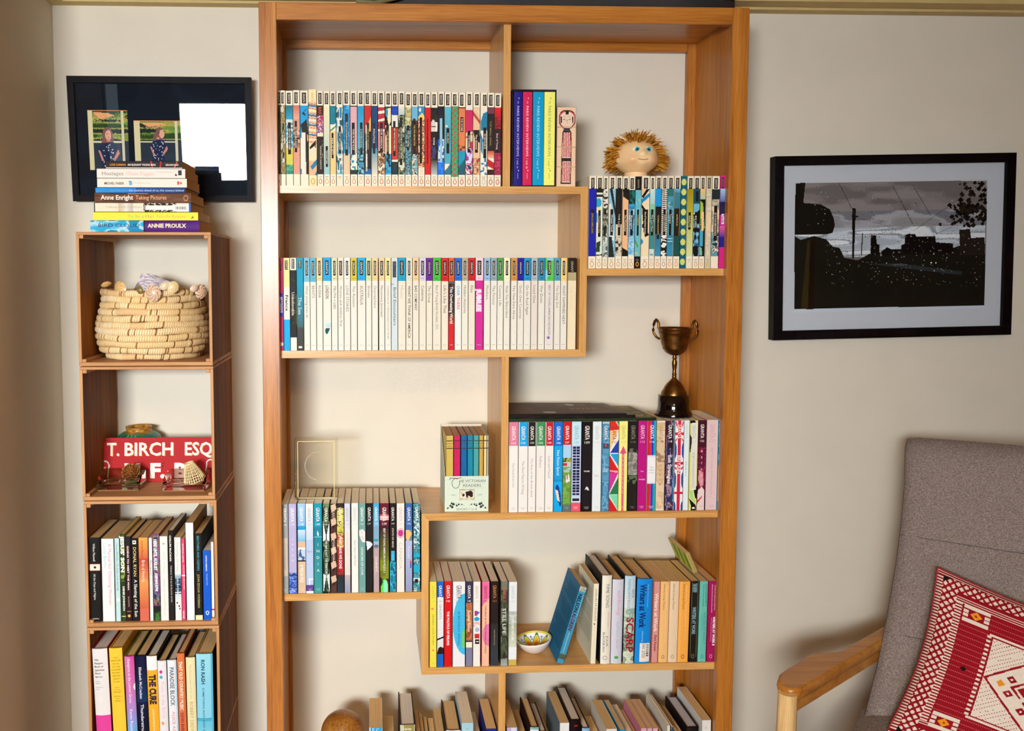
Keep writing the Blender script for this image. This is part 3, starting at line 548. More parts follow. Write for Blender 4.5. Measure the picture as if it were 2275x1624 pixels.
def g2(*a,**k):
    k.setdefault('v0',.137); k.setdefault('v1',.87); k.setdefault('pen','dc9a50'); return g1(*a,**k)
rowB=[
(1308.2,1325,391,CR,g2([B(.13,.87,'1a1c9c'),B(.36,.62,'241c14',.25,.75)],tail=[V('JOHN LE CARRE LOOKS',.40,.62,'c8b474',.25,.5)]),'paperback with solid navy blue spine beside the upright board'),
(1325.2,1339.8,391,CR,g2([B(.13,.87,'dfe6d4'),B(.135,.18,'1a1a14'),B(.2,.225,'1a1a14'),E(.3,.29,.5,.05,'2aa0c8'),P_('f0e060',(.3,.33),(.6,.33),(.5,.38),(.2,.38)),B(.4,.5,'2aa0c8',0,.2),P_('1c3c28',(.1,.72),(.7,.7),(.6,.82),(0,.82)),Nz(.84,.87,['1a1a14','dfe6d4'],2,2,1)],v1=.88,title=('Vengeance Day',.37,.66,.5,'c8a860')),'paperback with a cyan blob and black bars on a white spine'),
(1340,1352.1,391.5,CR,g2([Nz(.137,.35,['e4e0d0','e4e0d0','3a382c'],3,14,3),Nz(.35,.66,['b8c0a8','1e2418','5c6450'],3,10,4),Nz(.66,.88,['a8b8b0','dfe4d8','5c6c68'],3,10,5)],v1=.88,title=('The Girls',.36,.64,.45,'f0e8d0')),'slim paperback with grey newsprint texture on its spine'),
(1352.3,1368.3,391,CR,g2([B(.13,.88,'8cc0d8'),P_('1c2420',(.1,.13),(.5,.13),(1,.36),(1,.46)),P_('dfe4dc',(0,.3),(.4,.3),(.9,.7),(.2,.7)),P_('1c2018',(.1,.66),(.5,.66),(.9,.88),(.1,.88))],v1=.88,title=('Women Travel',.36,.64,.5,'efe8d4')),'paperback with a black diagonal on a light blue spine'),
(1368.5,1382.9,391,CR,g2([B(.13,.52,'18120e'),B(.52,.87,'d8ccb0'),Nz(.66,.85,['d8ccb0','d8ccb0','b8ac90','2c2820'],3,10,6)],title=('THE LAB',.35,.64,.55,'e8d8b0')),'paperback with black upper and beige lower spine'),
(1383.1,1396.8,392,CR,g2([B(.13,.87,'eeb888'),P_('18120e',(0,.14),(1,.14),(1,.26),(.1,.22)),P_('18120e',(0,.77),(1,.81),(1,.87),(0,.87))],title=('The Womaniser',.36,.64,.5,'f4ead4')),'paperback with peach spine and black corners'),
(1397,1411.4,391.5,CR,g2([Nz(.14,.3,['1f6c68','14403c','0f2824'],3,4,7),B(.3,.36,'2c9cd0'),Nz(.33,.66,['58a8d0','a8d0e0','2c80b0'],3,6,8),Nz(.66,.86,['8cc4e0','b8dcec','6cb0d8'],3,8,9)],v0=.15,title=('Biography',.37,.64,.5,'efe8d4')),'paperback with dark teal top fading into watery blue spine'),
(1411.8,1425.2,392,'1a1410',g2([B(.13,.87,'6cbcc8'),Nz(.15,.35,['6cbcc8','5cb0c0','80ccd4'],2,6,10),P_('4c9c38',(0,.66),(.7,.76),(.5,.78),(.1,.72)),Nz(.82,.86,['6cbcc8','a8c8a0'],2,2,3)],top='1a1410',bot='1a1410',labt='b8ac90',v0=.15,pen='efb040',title=('LOSERS',.36,.64,.5,'e0a030')),'paperback with aqua spine between black ends, green leaf low down'),
(1425.4,1443.7,391,CR,g2([B(.13,.87,'f3dcb4'),P_('f0c090',(0,.14),(.6,.14),(0,.2)),P_('18120e',(.6,.14),(1,.14),(.2,.24),(0,.22)),P_('2088c0',(0,.25),(1,.18),(1,.22),(0,.3)),P_('18120e',(0,.3),(.5,.36),(.3,.38),(0,.34)),P_('18120e',(.1,.36),(.8,.36),(.8,.6),(1,.64),(.5,.66),(.3,.6)),E(.02,.71,.25,.03,'2c90c0'),B(.52,.56,'18120e',.1,.4)],v1=.9,tail=[V('Best of Young British Novelists',.39,.63,'f0e4c8',.2,.5,.01)],pen='dc9a70'),'wide peach paperback with black figure and blue stripe on its spine'),
(1443.9,1456,391.5,CR,g2([G(.137,.3,'c8e4e4','a8d4d4'),B(.3,.36,'8ccca8'),B(.36,.8,'3c8c8c'),B(.36,.5,'6cb4a8'),B(.79,.87,'c8dcdc'),E(.5,.85,.3,.01,'48a0a8')],title=('The Last Place',.36,.64,.5,'f0e8d0')),'slim paperback with pale aqua top and teal body'),
(1456.2,1469.8,391,CR,g2([B(.13,.33,'1c94d4'),B(.33,.63,'181614'),G(.63,.87,'2c6c88','3c90b4')],title=('CLOSING ACCOUNTS',.36,.68,.5,'d8b874')),'paperback with bright blue block over black on its spine'),
(1470,1483.4,391,'f2ead8',g2([B(.13,.87,'f4efe0')]+[P_('18120e',(.02,.15+.021*k),(.98,.142+.021*k),(.98,.151+.021*k),(.02,.16+.021*k)) for k in range(24)]+[Nz(.66,.87,['18120e','f4efe0'],2,20,12)],title=('GAZZA AGONISTES',.36,.64,.55,'e8dcc0'),pen='b88870'),'paperback with black and white zebra stripes down its spine'),
(1483.6,1497.6,391,CR,g2([B(.13,.22,'2c7070'),B(.22,.87,'4c98ac'),Nz(.27,.5,['4c98ac','8cc0cc','38808c'],3,6,13),B(.64,.75,'2c80a0'),B(.67,.68,'a8d4e0',.1,.9),B(.70,.71,'a8d4e0',.1,.9),B(.75,.87,'3088ac')],title=('Losers',.36,.64,.5,'f0e8d0')),'paperback with teal-blue spine and small lit windows near its foot'),
(1497.8,1512.2,391,CR,g2([G(.137,.2,'6cb0d0','48889c'),B(.18,.35,'3c7c8c'),B(.35,.65,'1c1814'),B(.35,.65,'b89038',.88,.94),B(.65,.87,'1c4c44')],title=('AFRICA',.35,.65,.5,'d8c078')),'paperback lettered AFRICA on a black box over dark green'),
(1512.4,1526.3,391,'135a6c',[B(0,1,'135a6c')]+[E(.5,.065+.108*k,.4,.036,'cfd870') for k in range(9)],'paperback with yellow-green discs down a dark teal spine'),
(1526.6,1541,391.5,CR,g2([G(.13,.4,'a08c14','b8b038'),G(.4,.87,'b8b850','dce0a0')],title=('KRAUTS',.39,.58,.42,'e8dcc0'),pen='dcd4a0'),'paperback with olive green spine fading to pale lime'),
(1541.2,1555.6,391.3,CR,g2([B(.13,.3,'184c60'),B(.3,.4,'6cb4d0'),B(.16,.28,'101c24',.3,.8),P_('14100e',(0,.42),(1,.36),(1,.5),(.2,.5)),Nz(.46,.87,['14100e','14100e','2c6c98','8cb8c8'],3,10,15)],title=('BIG MEN',.39,.58,.4,'e8dcc0')),'paperback with window blue top over a black tangle, left of the peach-labelled one'),
(1555.8,1568.4,391,CR,g2([G(.13,.25,'f0c078','a8c8a0'),B(.25,.87,'18140e'),P_('a8c040',(.05,.26),(.6,.3),(.7,.42),(.05,.5)),B(.58,.76,'48a4bc',.1,.7),P_('7cb8a0',(0,.76),(.5,.78),(.6,.86),(0,.86)),Nz(.46,.58,['205c4c','a0b850','18140e'],3,5,16)],tail=[B(.39,.59,'f4c48c',.3,.78)],pen='dc9a50'),'paperback with a peach label on a black and green spine'),
(1568.6,1581.8,391,'d8ceb0',g2([B(0,1,'d8ceb0'),Nz(.15,.85,['d8ceb0','ccc0a0','e0d8bc'],2,40,17),B(.39,.59,'f0cfa0',.2,.8)],top='d8ceb0',bot='d8ceb0',lab='4a3c28',pen='c89a4c',labt='e8dcb8'),'paperback with plain beige spine and no picture'),
(1582,1599.2,391.2,CR,g2([B(.137,.25,'20282c'),B(.25,.87,'d8c8a4'),Nz(.25,.75,['f0d8b8','c0a888','78989c','d8b890'],2,10,18),Nz(.6,.87,['5c9ca8','3c7c98','e8d8b0','184050'],3,8,19),B(.32,.7,'efe2c8',.4,.66)],v0=.14,pen=None,title=('BEST OF YOUNG AMERICAN NOVELISTS',.32,.7,.52,'e8d8b8')),'wide paperback with a collage of beige photographs under a dark block'),
(1599.4,1611.5,390.5,'c8247c',g2([G(.14,.3,'a0c4e4','28348c'),B(.28,.42,'1c1c40'),B(.42,.54,'c02890',0,1),G(.54,.66,'e060a0','2c2c90'),B(.66,.77,'1c1c78'),B(.77,1,'c8247c')],top='c8247c',bot='c8247c',pen=None,lab='2a1a14',labt='b8a080',v1=.99,tail=[B(.41,.52,'f8f0f0',.35,.85),V('Tender',.42,.515,'401040',.4,.6,.02)]),'paperback with magenta ends and purple picture, at the right end'),
]
row('paperbacks on the upper right shelf','',Z1r,YS+.002,rowB)

def g3(band,title,tc='5a4a3c',top=.245,num=None,body='e6e2d4',v1=.55,lab='120c0a',ls='f0ead8',tb=0.0,s=.40,extra=(),nc=None):
    o=[B(0,top,band),B(.03,.19,lab,.28,.72)]+list(extra)
    o+=[V('GRANTA',.045,.175,ls,.24,.5,.0)]
    if num: o.append(H(num,.218,nc or '7a6a58',.38,.01))
    if title: o.append(V(title,.30,v1,tc,s,.52,tb))
    o+=[B(.930,.9335,'b8b4a4',.15,.85),B(.944,.947,'b8b4a4',.25,.75)]
    return o
W='e6e2d4'
rowC=[
(610,629.3,573,'b8285c',[B(0,1,'b82c62'),B(.03,.13,'1a0e0a',.45,.85),V('GRANTA',.035,.125,'c8a878',.3,.65),B(.38,.63,'1c3cac',.4,.95),B(.42,.59,'eef0f0',.45,.9),V('AMBITION',.43,.585,'2040a8',.36,.68,.02),E(.75,.93,.2,.02,'f0e4e0')],'magenta paperback lettered AMBITION, first in the middle row'),
(629.5,643.8,573,'f0d890',[B(0,.31,'f4dc94'),B(.31,.665,W),B(.665,1,'10a4dc'),B(.025,.125,'1a0e0a',.25,.72),V('GRANTA',.03,.12,'f0e0b8',.32,.5),V('France',.40,.58,'2c2420',.42,.5,.02)],'paperback with yellow, white and cyan bands lettered France'),
(644,658.6,573,'efe8d8',[B(0,.13,'f0ead8'),B(.13,.86,'17140f'),B(.01,.115,'17100c',.2,.66),V('GRANTA',.015,.11,'f0e8d0',.3,.43),B(.86,1,'f0ead8'),V('Unbelievable',.37,.62,'efe8d8',.45,.45,.0),P_('6c6438',(.4,.24),(.9,.24),(.5,.25)),P_('6c6438',(.3,.72),(.6,.69),(.4,.7)),P_('8c9440',(.95,.4),(1,.38),(1,.8),(.9,.6))],'black paperback with white ends lettered Unbelievable'),
(658.8,674.2,573,'0c98b8',[G(0,.3,'0c98b8','0c98b8'),G(.3,.75,'1892b0','3c5c60'),B(.75,1,'3a3c38'),B(.025,.11,'1a120c',.3,.7),V('GRANTA',.03,.105,'e8dcb8',.28,.5),V('The Sea',.42,.61,'d8e4e0',.5,.45,.0),B(.955,.975,'e8e4dc',.2,.72)],'paperback lettered The Sea, turquoise fading to charcoal'),
(674.4,688.4,573,W,g3('78b8d0','What young men do','6c6a62',.26,'52',v1=.65),'white paperback lettered What young men do, light blue band'),
(688.6,702.5,573,W,g3('5cb0cc','BEASTS','6a6058',.26,'53',v1=.43),'white paperback lettered BEASTS, blue band'),
(702.7,716.7,573,W,g3('f4d090','RUSSIA','6a4438',.25,'54',v1=.43,nc='c87838'),'white paperback lettered RUSSIA, apricot band'),
(716.9,735.5,572,W,g3('12a0e0','LONDON','5a3834',.25,'65',v1=.44,extra=[G(.70,.75,'c8dcdc','b0d4dc'),B(.70,.755,W,0,.3),P_('184c48',(.2,.79),(.35,.76),(.85,.76),(.55,.82),(.35,.82))],tb=.01),'wide white paperback lettered LONDON with a dark green hat'),
(735.9,750,573,W,g3('d4d4ac','TRUTH + LIES','5c5048',.25,'66',v1=.55),'white paperback lettered TRUTH + LIES, sage band'),
(750.2,763.7,573,W,g3('ecdcc4','Women and children first','6c5c54',.25,'67',v1=.74,nc='a89078'),'white paperback lettered Women and children first'),
(763.9,778.3,573,W,g3('f4e8e0','LOVE STORIES','746860',.25,'68',v1=.58),'white paperback lettered LOVE STORIES, pinkish white band'),
(778.5,793.4,573,W,g3('ccb838','The Assassin','6c6458',.25,'69',v1=.53,nc='6a5c10'),'white paperback lettered The Assassin, mustard band'),
(793.8,812.2,572.5,W,g3('14a4d8','AUSTRALIA','64504c',.245,'70',v1=.51,nc='1c6c98'),'wide white paperback lettered AUSTRALIA, bright blue band',),
(812.5,825.7,573,W,g3('ccd8a4','Shrinks','685c50',.25,'71',v1=.43,nc='6c8444'),'white paperback lettered Shrinks, pale green band'),
(825.9,840,573,W,g3('e8c890','Overreachers','6c5c50',.25,'72',v1=.54,nc='b07c38'),'white paperback lettered Overreachers, tan band'),
(841.4,854.7,573,W,g3('f2cc9c','Necessary Journeys','6c5048',.25,'73',v1=.64,nc='c08850'),'white paperback lettered Necessary Journeys'),
(854.9,868.8,573,W,g3('fae494','CONFESSIONS OF A MIDDLE-AGED ECSTASY EATER','7c6c64',.25,'74',v1=.88,s=.26,nc='c8a048'),'white paperback with long fine capitals and a lemon yellow band'),
(869,883.7,573,'ccd8dc',[B(0,1,'ccd8dc'),B(.035,.21,'1c1014',.25,.75),V('GRANTA',.04,.20,'78707c',.32,.5),B(.28,.29,'78a8b8',0,.4),B(.75,.995,'a8b0b4',.35,.42),V('Brief Encounters',.32,.73,'3c4448',.42,.55)],'pale grey-blue paperback lettered Brief Encounters'),
(883.9,901.4,572.5,'e4dcc8',g3('0c98c0','Music','c8b8a8',.25,'76',body='e4dcc8',v1=.44,nc='1c5c78'),'wide cream paperback lettered Music, cyan band'),
(901.6,916.3,573,'e4dcc8',g3('d8d8c8','WHAT WE THINK OF AMERICA','4c3c34',.25,'77',v1=.87,tb=.01,nc='b0a890'),'cream paperback lettered WHAT WE THINK OF AMERICA'),
(916.5,930.7,573,'e4dcc8',g3('f4c890','BAD COMPANY','54423a',.245,'78',v1=.57,tb=.01,nc='c87c38'),'cream paperback lettered BAD COMPANY, peach band'),
(930.9,946.7,573,'e4dcc8',g3('ccc8e0','Celebrity','5c4c44',.25,'79',v1=.47,nc='6c5c80'),'cream paperback lettered Celebrity, lilac band'),
(946.9,961.1,573,'e4dcc8',g3('6a1094','The Group','54443c',.25,'80',v1=.485,nc='3a0854'),'cream paperback lettered The Group, purple band'),
(961.3,980,572.5,'e4dcc8',g3('3cb030','Best of Young British Novelists','7a6858',.25,'81',v1=.70,s=.30,nc='1c6418')+[V('2003',.715,.775,'58a878',.32,.52)],'wide cream paperback with grass green band and green year 2003'),
(980.4,996.3,573,'e4dcc8',g3('c41418',"Life's Like That",'54443c',.255,'82',v1=.60,nc='6c0c0c'),"cream paperback lettered Life's Like That, red band"),
(996.5,1009.7,573,'c42820',g3('d8541c',None,num='83',top=.255,nc='702008',extra=[B(.255,.28,'5c5450'),Nz(.28,.66,['241c1c','3c2824','4c342c'],3,12,41),G(.62,.72,'6c2c20','c4301c'),B(.72,1,'c8141c')])+[V('This Overheating World',.31,.71,'f0e8e0',.5,.5,.015)],'paperback with orange band, dark sky and red base on its spine'),
(1010,1025.6,573,'e6e8e0',g3('1464cc','OVER','2c88c0',.245,'84',v1=.41,tb=.01,nc='0c3c84')+[V('THERE',.425,.56,'c85c6c',.40,.55,.01)],'white paperback lettered OVER THERE in blue and red'),
(1025.8,1040.2,573,'e4e0d0',g3('b0a488','Hidden Histories','5c4c44',.25,'85',v1=.60,nc='6c6048'),'white paperback lettered Hidden Histories, khaki band'),
(1040.4,1055.7,573,'e4dcc8',g3('c40c10','Film','6a584e',.25,'86',v1=.375,nc='7c1010'),'white paperback lettered Film, red band'),
(1056.2,1074,572.5,'c8248c',g3('f0ccd4',None,num='87',top=.245,nc='c88898',extra=[B(.245,1,'c8248c'),B(.335,.58,'dc8cb8',.2,.7)])+[V('JUBILEE',.335,.585,'fbe6f0',.6,.45,.05)],'wide hot pink paperback lettered JUBILEE'),
(1075,1089.6,573,W,g3('94bce0','Mothers','78685c',.25,'88',v1=.45,nc='3c5c98'),'white paperback lettered Mothers, sky blue band'),
(1089.9,1104.5,573,W,g3('8ca4ac','The Factory','70685c',.25,'89',v1=.51,nc='505c60'),'white paperback lettered The Factory, slate band'),
(1104.7,1118.6,573,W,g3('4c9448','Country Life','645c50',.25,'90',v1=.52,nc='245424'),'white paperback lettered Country Life, leaf green band'),
(1118.9,1133.4,573,W,g3('f4efc4','Wish You Were Here','6c6458',.25,'91',v1=.65,nc='c8b888'),'white paperback lettered Wish You Were Here'),
(1135.2,1149.1,573,W,g3('c88c44','The View from Africa','6a5c50',.25,'92',v1=.665,nc='7c4c14'),'white paperback lettered The View from Africa, ochre band'),
(1149.5,1163.5,573,W,g3('1c1498',"God's Own Countries",'6a5c50',.25,'93',v1=.66,nc='0c0c5c'),"white paperback lettered God's Own Countries, navy band"),
(1163.7,1179.5,573,W,g3('0c90cc','On the Road Again','6c6058',.25,'94',v1=.62,nc='0c4c7c'),'white paperback lettered On the Road Again'),
(1180,1195,573,'e2d8cc',g3('a8b4bc','Loved Ones','78685c',.25,'95',v1=.49,nc='5c646c'),'white paperback lettered Loved Ones, grey band'),
(1195.6,1210.7,573,W,g3('2488b0','War Zones','6c6058',.25,'96',v1=.49,nc='104c6c'),'white paperback lettered War Zones, steel blue band'),
(1211,1230.6,572.5,'e2dcd4',g3('50c044','BEST OF YOUNG AMERICAN NOVELISTS','584848',.25,'97',v1=.845,s=.24,nc='287c20',extra=[Nz(0,.24,['50c044','50c044','8cc8dc'],2,3,42),B(.03,.19,'120c0a',.28,.66)])+[E(.45,.87,.18,.015,'7c64ac')],'wide paperback with leafy green and blue band and a purple dot'),
(1231.2,1245.4,573,W,g3('489cb4','The Deep End','8c7c74',.25,'98',v1=.54,nc='24586c'),'white paperback lettered The Deep End, teal band'),
(1245.6,1260,573,W,g3('f8d080','WHAT HAPPENED NEXT','5c4c44',.255,'99',v1=.72,nc='c89438'),'white paperback lettered WHAT HAPPENED NEXT'),
(1261.6,1281,573,'ecdcb8',[B(0,1,'ecdcb8'),B(0,.16,'221608'),B(.16,.245,'b0a47c'),V('GRANT',.035,.155,'b8b098',.26,.5),V('ONE HUNDRED',.31,.56,'d8ccb0',.32,.42)],'wide cream paperback with black top lettered ONE HUNDRED'),
]
row('white and coloured paperbacks on the long middle shelf','',Z2,YS+.002,rowC)

def g4(ops=(),num=None,gc='f4efe6',nc=None,title=None,tv=(.42,.72),tc='9a9088',s=.34,foot='b8b0a4',tb=0.0):
    o=list(ops)+[V('GRANTA',.045,.20,gc,.42,.5,.012)]
    if num: o.append(H(num,.228,nc or gc,.48))
    if title: o.append(V(title,tv[0],tv[1],tc,s,.5,tb))
    if foot: o+=[H('2008',.965,foot,.34),H('SUMMER',.95,foot,.5)]
    return o
WW='ece8e0'
tri=[P_('d4281c',(0,0),(.6,0),(1,.06),(1,.09),(0,.1)),P_('3c9c50',(.7,0),(1,0),(1,.05)),P_('f4c488',(0,.1),(.95,.1),(0,.33)),P_('1c3cb0',(1,.2),(1,.35),(.05,.35)),P_('20a0d8',(.05,.36),(1,.36),(1,.5)),P_('c81c20',(0,.37),(1,.54),(0,.6),(0,.4)),P_('c81c20',(0,.4),(1,.54),(1,.565),(0,.565)),P_('c83490',(0,.57),(1,.57),(0,.8)),P_('20744c',(1,.62),(1,.81),(.05,.81)),P_('78d8a8',(.05,.82),(1,.82),(1,.99)),P_('c81c20',(0,.84),(1,1),(0,1))]
rowD=[
(1130.6,1151.4,938,WW,g4([B(0,.26,'d87c98')],'101',title='One Hundred and One',tv=(.45,.72),s=.22),'wide white paperback with dusty pink band, left end of its row'),
(1152,1173.3,938,WW,g4([B(0,.265,'1c9cd8',.12,1)],'102',title='The New Nature Writing',tv=(.43,.80),s=.26),'white paperback with bright blue band lettered The New Nature Writing'),
(1173.5,1191.2,938,WW,g4([B(0,.265,'1c1814',.06,.96)],'103',title='The Rise of the British Jihad',tv=(.4,.83),s=.28),'white paperback with black band and long grey title'),
(1191.5,1211.2,938,WW,g4([B(0,.26,'3c8c54',.06,.98)],'104',title='Fathers',tv=(.38,.5),s=.28),'white paperback with green band lettered Fathers'),
(1211.4,1230.3,938,WW,g4([B(0,.26,'b81430',.1,.97)],'105',title='Lost and Found',tv=(.38,.62),s=.28),'white paperback with crimson band lettered Lost and Found'),
(1230.8,1250.4,938,'10a4e4',g4([B(0,.26,'1068cc'),G(.26,.65,'14a4e4','1894d0'),B(.645,.66,'1880bc'),P_('18388c',(.2,.72),(.4,.69),(.6,.72),(.8,.8),(.9,.93),(.75,.9),(.55,.9),(.3,.8)),P_('e8d8b8',(.18,.75),(.5,.76),(.75,.9),(.4,.86)),P_('14141c',(.6,.88),(.8,.9),(.85,.95),(.7,.93))],'106',title='New Fiction Special',tv=(.31,.59),tc='f0f4f4',s=.3,foot=None),'bright blue paperback with a swallow at its foot'),
(1250.8,1269.8,937,'5c8c38',g4([B(0,.255,'c01018',.08,.95),B(.255,1,'a8d0e8'),Nz(.40,.45,['2c4c20','c8b050','68842c'],3,3,51),B(.45,.5,'b8c8c8'),B(.46,.49,'b83030',0,.5),Nz(.5,.56,['78a058','a8c0c0'],3,3,52),B(.56,.92,'6c9c3c'),Nz(.6,.92,['6c9c3c','7ca848','5c8830'],3,10,53),P_('f0e0e0',(.4,.6),(.7,.58),(.9,.66),(.4,.68)),B(.58,.64,'b83040',.5,.62),B(.92,1,'5c6c6c')],'107',title=None),'paperback with red band over a green playing field picture'),
(1270.2,1292,937,'c8e4ec',g4([B(0,.26,'c4e4ee'),B(.26,.84,'c0cce8')]+[B(.275+.0325*k,.30+.0325*k,'1c1c3c',.16,.46) for k in range(17)]+[B(.275+.0325*k,.30+.0325*k,'1c1c3c',.54,.84) for k in range(17)]+[B(.855,.885,'2c2040',.16,.84),B(.9,1,'e0546c')],'108',gc='98b8c4',title=None,foot='f4d0d8'),'pale blue paperback with a tower block of dark windows'),
(1292.6,1316.3,937,'120a0c',g4([P_('e8e4e0',(.3,.76),(.5,.72),(.62,.73),(.75,.765),(.6,.765),(.5,.75))],'109',title=None,foot='a89c98')+[H('WORK',.55,'e8e4e0',.6,.03)],'black paperback lettered WORK with a small white figure'),
(1316.6,1336.8,937,'e4ecec',g4([],'110',gc='c4ccc8',title=None,foot='c4ccc8')+[H('Sex',.6,'e098a8',.5)],'pale ice-white paperback with a short pink word'),
(1337.4,1354.2,937,'5c98b8',g4([Nz(.02,1,['5c98b8','4c88ac','74acc8','3c7ca4'],2,16,54),B(0,.02,'b8ccd4'),P_('2c4c5c',(.1,.24),(.9,.24),(.95,.3),(.1,.3)),B(.24,.28,'c84050',.35,.6)],None,title=None,foot='e0ecf0')+[H('GOING',.525,'dce8ec',.75,.01),H('BACK',.55,'dce8ec',.7,.01)],'paperback with rippled sea-blue spine and tiny red van'),
(1354.6,1375,936.5,'f0ece0',g4([B(0,1,'f0ece0')]+tri,'112',gc='8c3c1c',title=None,foot=None)+[H('Pakistan',.55,'f4ece4',.9,.01)],'paperback with a jigsaw of brightly coloured triangles'),
(1375.4,1395.2,936,'f4ec88',g4([B(0,1,'f4ec88'),P_('d84880',(.5,.275),(.12,.36),(.9,.36)),B(.36,1,'d85c80',.38,.62)]+[B(.37+.05*k,.405+.05*k,'f0d8a0',.45,.55) for k in range(9)],'113',gc='c8c060',title=None,foot='d8c880'),'pale yellow paperback with a tall pink arrow'),
(1395.8,1417.2,936,'1c1814',g4([Nz(.3,.36,['1c1814','6c6858'],3,4,55),Nz(.35,.6,['78746c','a8a49c','8c887c'],3,6,56),Nz(.6,.7,['1c1814','5c6c4c'],3,6,57)],'114',gc='8c8474',title=None,foot='7c7468')+[H('ALIENS',.49,'3c3830',.7)],'black paperback with a grey moon-like disc'),
(1417.6,1437.9,935.5,'b01478',g4([B(0,1,'b41478')],'115',gc='f0c8dc',title=None,foot='e8b0d0')+[H('THE',.56,'f4d8e8',.36,.01),H('F',.605,'f4d8e8',.14,.01),H('WORD',.65,'f4d8e8',.72,.01)],'plain magenta-purple paperback lettered THE F WORD'),
(1438.3,1457.9,935,'f4f0f0',g4([B(0,1,'f0f0f0')]+[B(a,b2,c,u0,u1) for a,b2 in ((0,.4),(.69,1)) for c,u0,u1 in (('c8242c',0,.35),('c03878',.35,.45),('2438b8',.45,.68),('18a0c8',.68,.85),('38a890',.85,1))]+[G(.38,.42,'d8d0e8','f4f4f4'),G(.67,.70,'f4f4f4','d0d0e8')],'116',title=None,foot='e8e0f0')+[H('TEN',.515,'8c8c98',.4),H('YEARS',.545,'8c8c98',.6),H('LATER',.575,'8c8c98',.6)],'paperback with red, blue and green stripes broken by white'),
(1458.5,1478.2,935,'dcc09c',g4([Nz(.02,1,['dcc09c','d4b48c','e4ccac'],2,16,58),B(0,.015,'f0e4d0'),Nz(.22,.46,['dcc09c','dcc09c','9c8468'],3,8,59),B(.985,1,'efe6d4')],'117',gc='b8946c',nc='b08868',title=None,foot='a88c6c')+[S('HORROR',.42,.73,'a86c4c',.26)],'sandy parchment paperback lettered HORROR down its spine'),
(1479.4,1498.6,935,'2c1c34',g4([Nz(0,1,['2c1c34','5c2438','a88898','182c58','402848'],4,9,60),B(.05,.3,'2a1420',.35,.9),Nz(0,.9,['1c70a0','58a8c0'],1,10,61,.88,1)],'118',title='Exit Strategies',tv=(.385,.70),tc='f4f0f0',s=.4,foot='c8c0d0',tb=.02),'dark purple collage paperback lettered Exit Strategies'),
(1499.4,1519.1,934.5,'f4f0ec',g4([B(0,1,'f4f0ec')]+[P_('1c4c9c',(0,.08+k),(.25,.13+k),(0,.13+k)) for k in ()]+[E(.0,.33,.22,.09,'20509c'),E(1,.33,.22,.09,'20509c'),E(.0,.66,.22,.09,'20509c'),E(1,.66,.22,.09,'20509c'),E(.0,.97,.22,.07,'20509c'),E(1,.97,.22,.07,'20509c'),P_('c84860',(.0,.02),(.15,.0),(.35,.08),(.3,.1)),P_('c84860',(1,.02),(.85,.0),(.65,.08),(.7,.1)),P_('c84860',(0,.22),(.3,.18),(.3,.2),(0,.25)),P_('c84860',(1,.22),(.7,.18),(.7,.2),(1,.25)),P_('c84860',(0,.5),(.25,.53),(.25,.55),(0,.53)),P_('c84860',(1,.5),(.75,.53),(.75,.55),(1,.53)),B(0,1,'f8f4f0',.26,.74),B(0,1,'c82844',.34,.66),B(.13,.16,'c82844'),B(.46,.49,'c82844'),B(.79,.82,'c82844')],None,title='BRITAIN',tv=(.385,.59),tc='f8f0f0',s=.3,foot=None,tb=.02),'paperback with repeated Union flags down its spine'),
(1519.5,1531.8,934,'e4eeee',g4([],'120',gc='c0d4d4',title='Medicine',tv=(.46,.62),tc='88c4d4',s=.36,foot=None),'slim icy white paperback lettered Medicine'),
(1532.2,1550.4,934,'dcd87c',g4([B(0,1,'e4e08c'),P_('17110f',(0,0),(.6,0),(.7,.03),(0,.03)),P_('17110f',(0,.15),(.3,.2),(.1,.35),(0,.35)),P_('17110f',(.6,.78),(1,.72),(1,.88),(.8,.86)),P_('17110f',(0,.86),(.4,.9),(.9,.94),(.95,1),(.3,1),(.3,.95)),P_('a8d880',(.1,.78),(.5,.78),(.6,.86),(.9,.9),(.7,.92),(.2,.86)),B(.025,.77,'e4e4d8',.22,.9),E(.6,.975,.2,.01,'f4f0e0')],'121',gc='b8c4bc',title='THE BEST OF YOUNG BRAZILIAN NOVELISTS',tv=(.35,.75),tc='a8a898',s=.28,foot=None),'paperback with yellow-green swirls around a pale label panel'),
(1550.8,1569.4,933.5,'3c1020',g4([B(0,.3,'3c0c1c'),Nz(.3,.8,['6c1430','3c0c1c','8c2044','54102c'],3,10,62),P_('d89098',(.2,.55),(.7,.58),(.8,.72),(.4,.74),(.1,.66)),P_('e8d4d0',(.1,.78),(.6,.74),(.9,.78),(.9,1),(0,1)),P_('c0283c',(0,.9),(.6,.84),(.6,.86),(0,.93))],'122',title=None,foot='c8a8a8')+[S('BETRAYAL',.31,.85,'e8d8d8',.26)],'paperback with wine red spine and pink flesh shapes below'),
(1570,1595.9,933,'dfc4c4',g4([],'123',gc='d0a8a8',title='BEST OF YOUNG BRITISH NOVELISTS 4',tv=(.31,.86),tc='c8a4a4',s=.16,foot='c8a8a8'),'wide pale pink paperback near the right end'),
(1596.4,1604,933,'38a8c0',[Nz(0,.5,['38a8c0','8cd0dc','1890b0'],1,6,63),G(.5,.9,'e0b040','e8d098')],'sliver of a blue and yellow paperback against the right panel'),
]
row('numbered paperbacks under the lying books','',Z3,YS+.003,rowD)

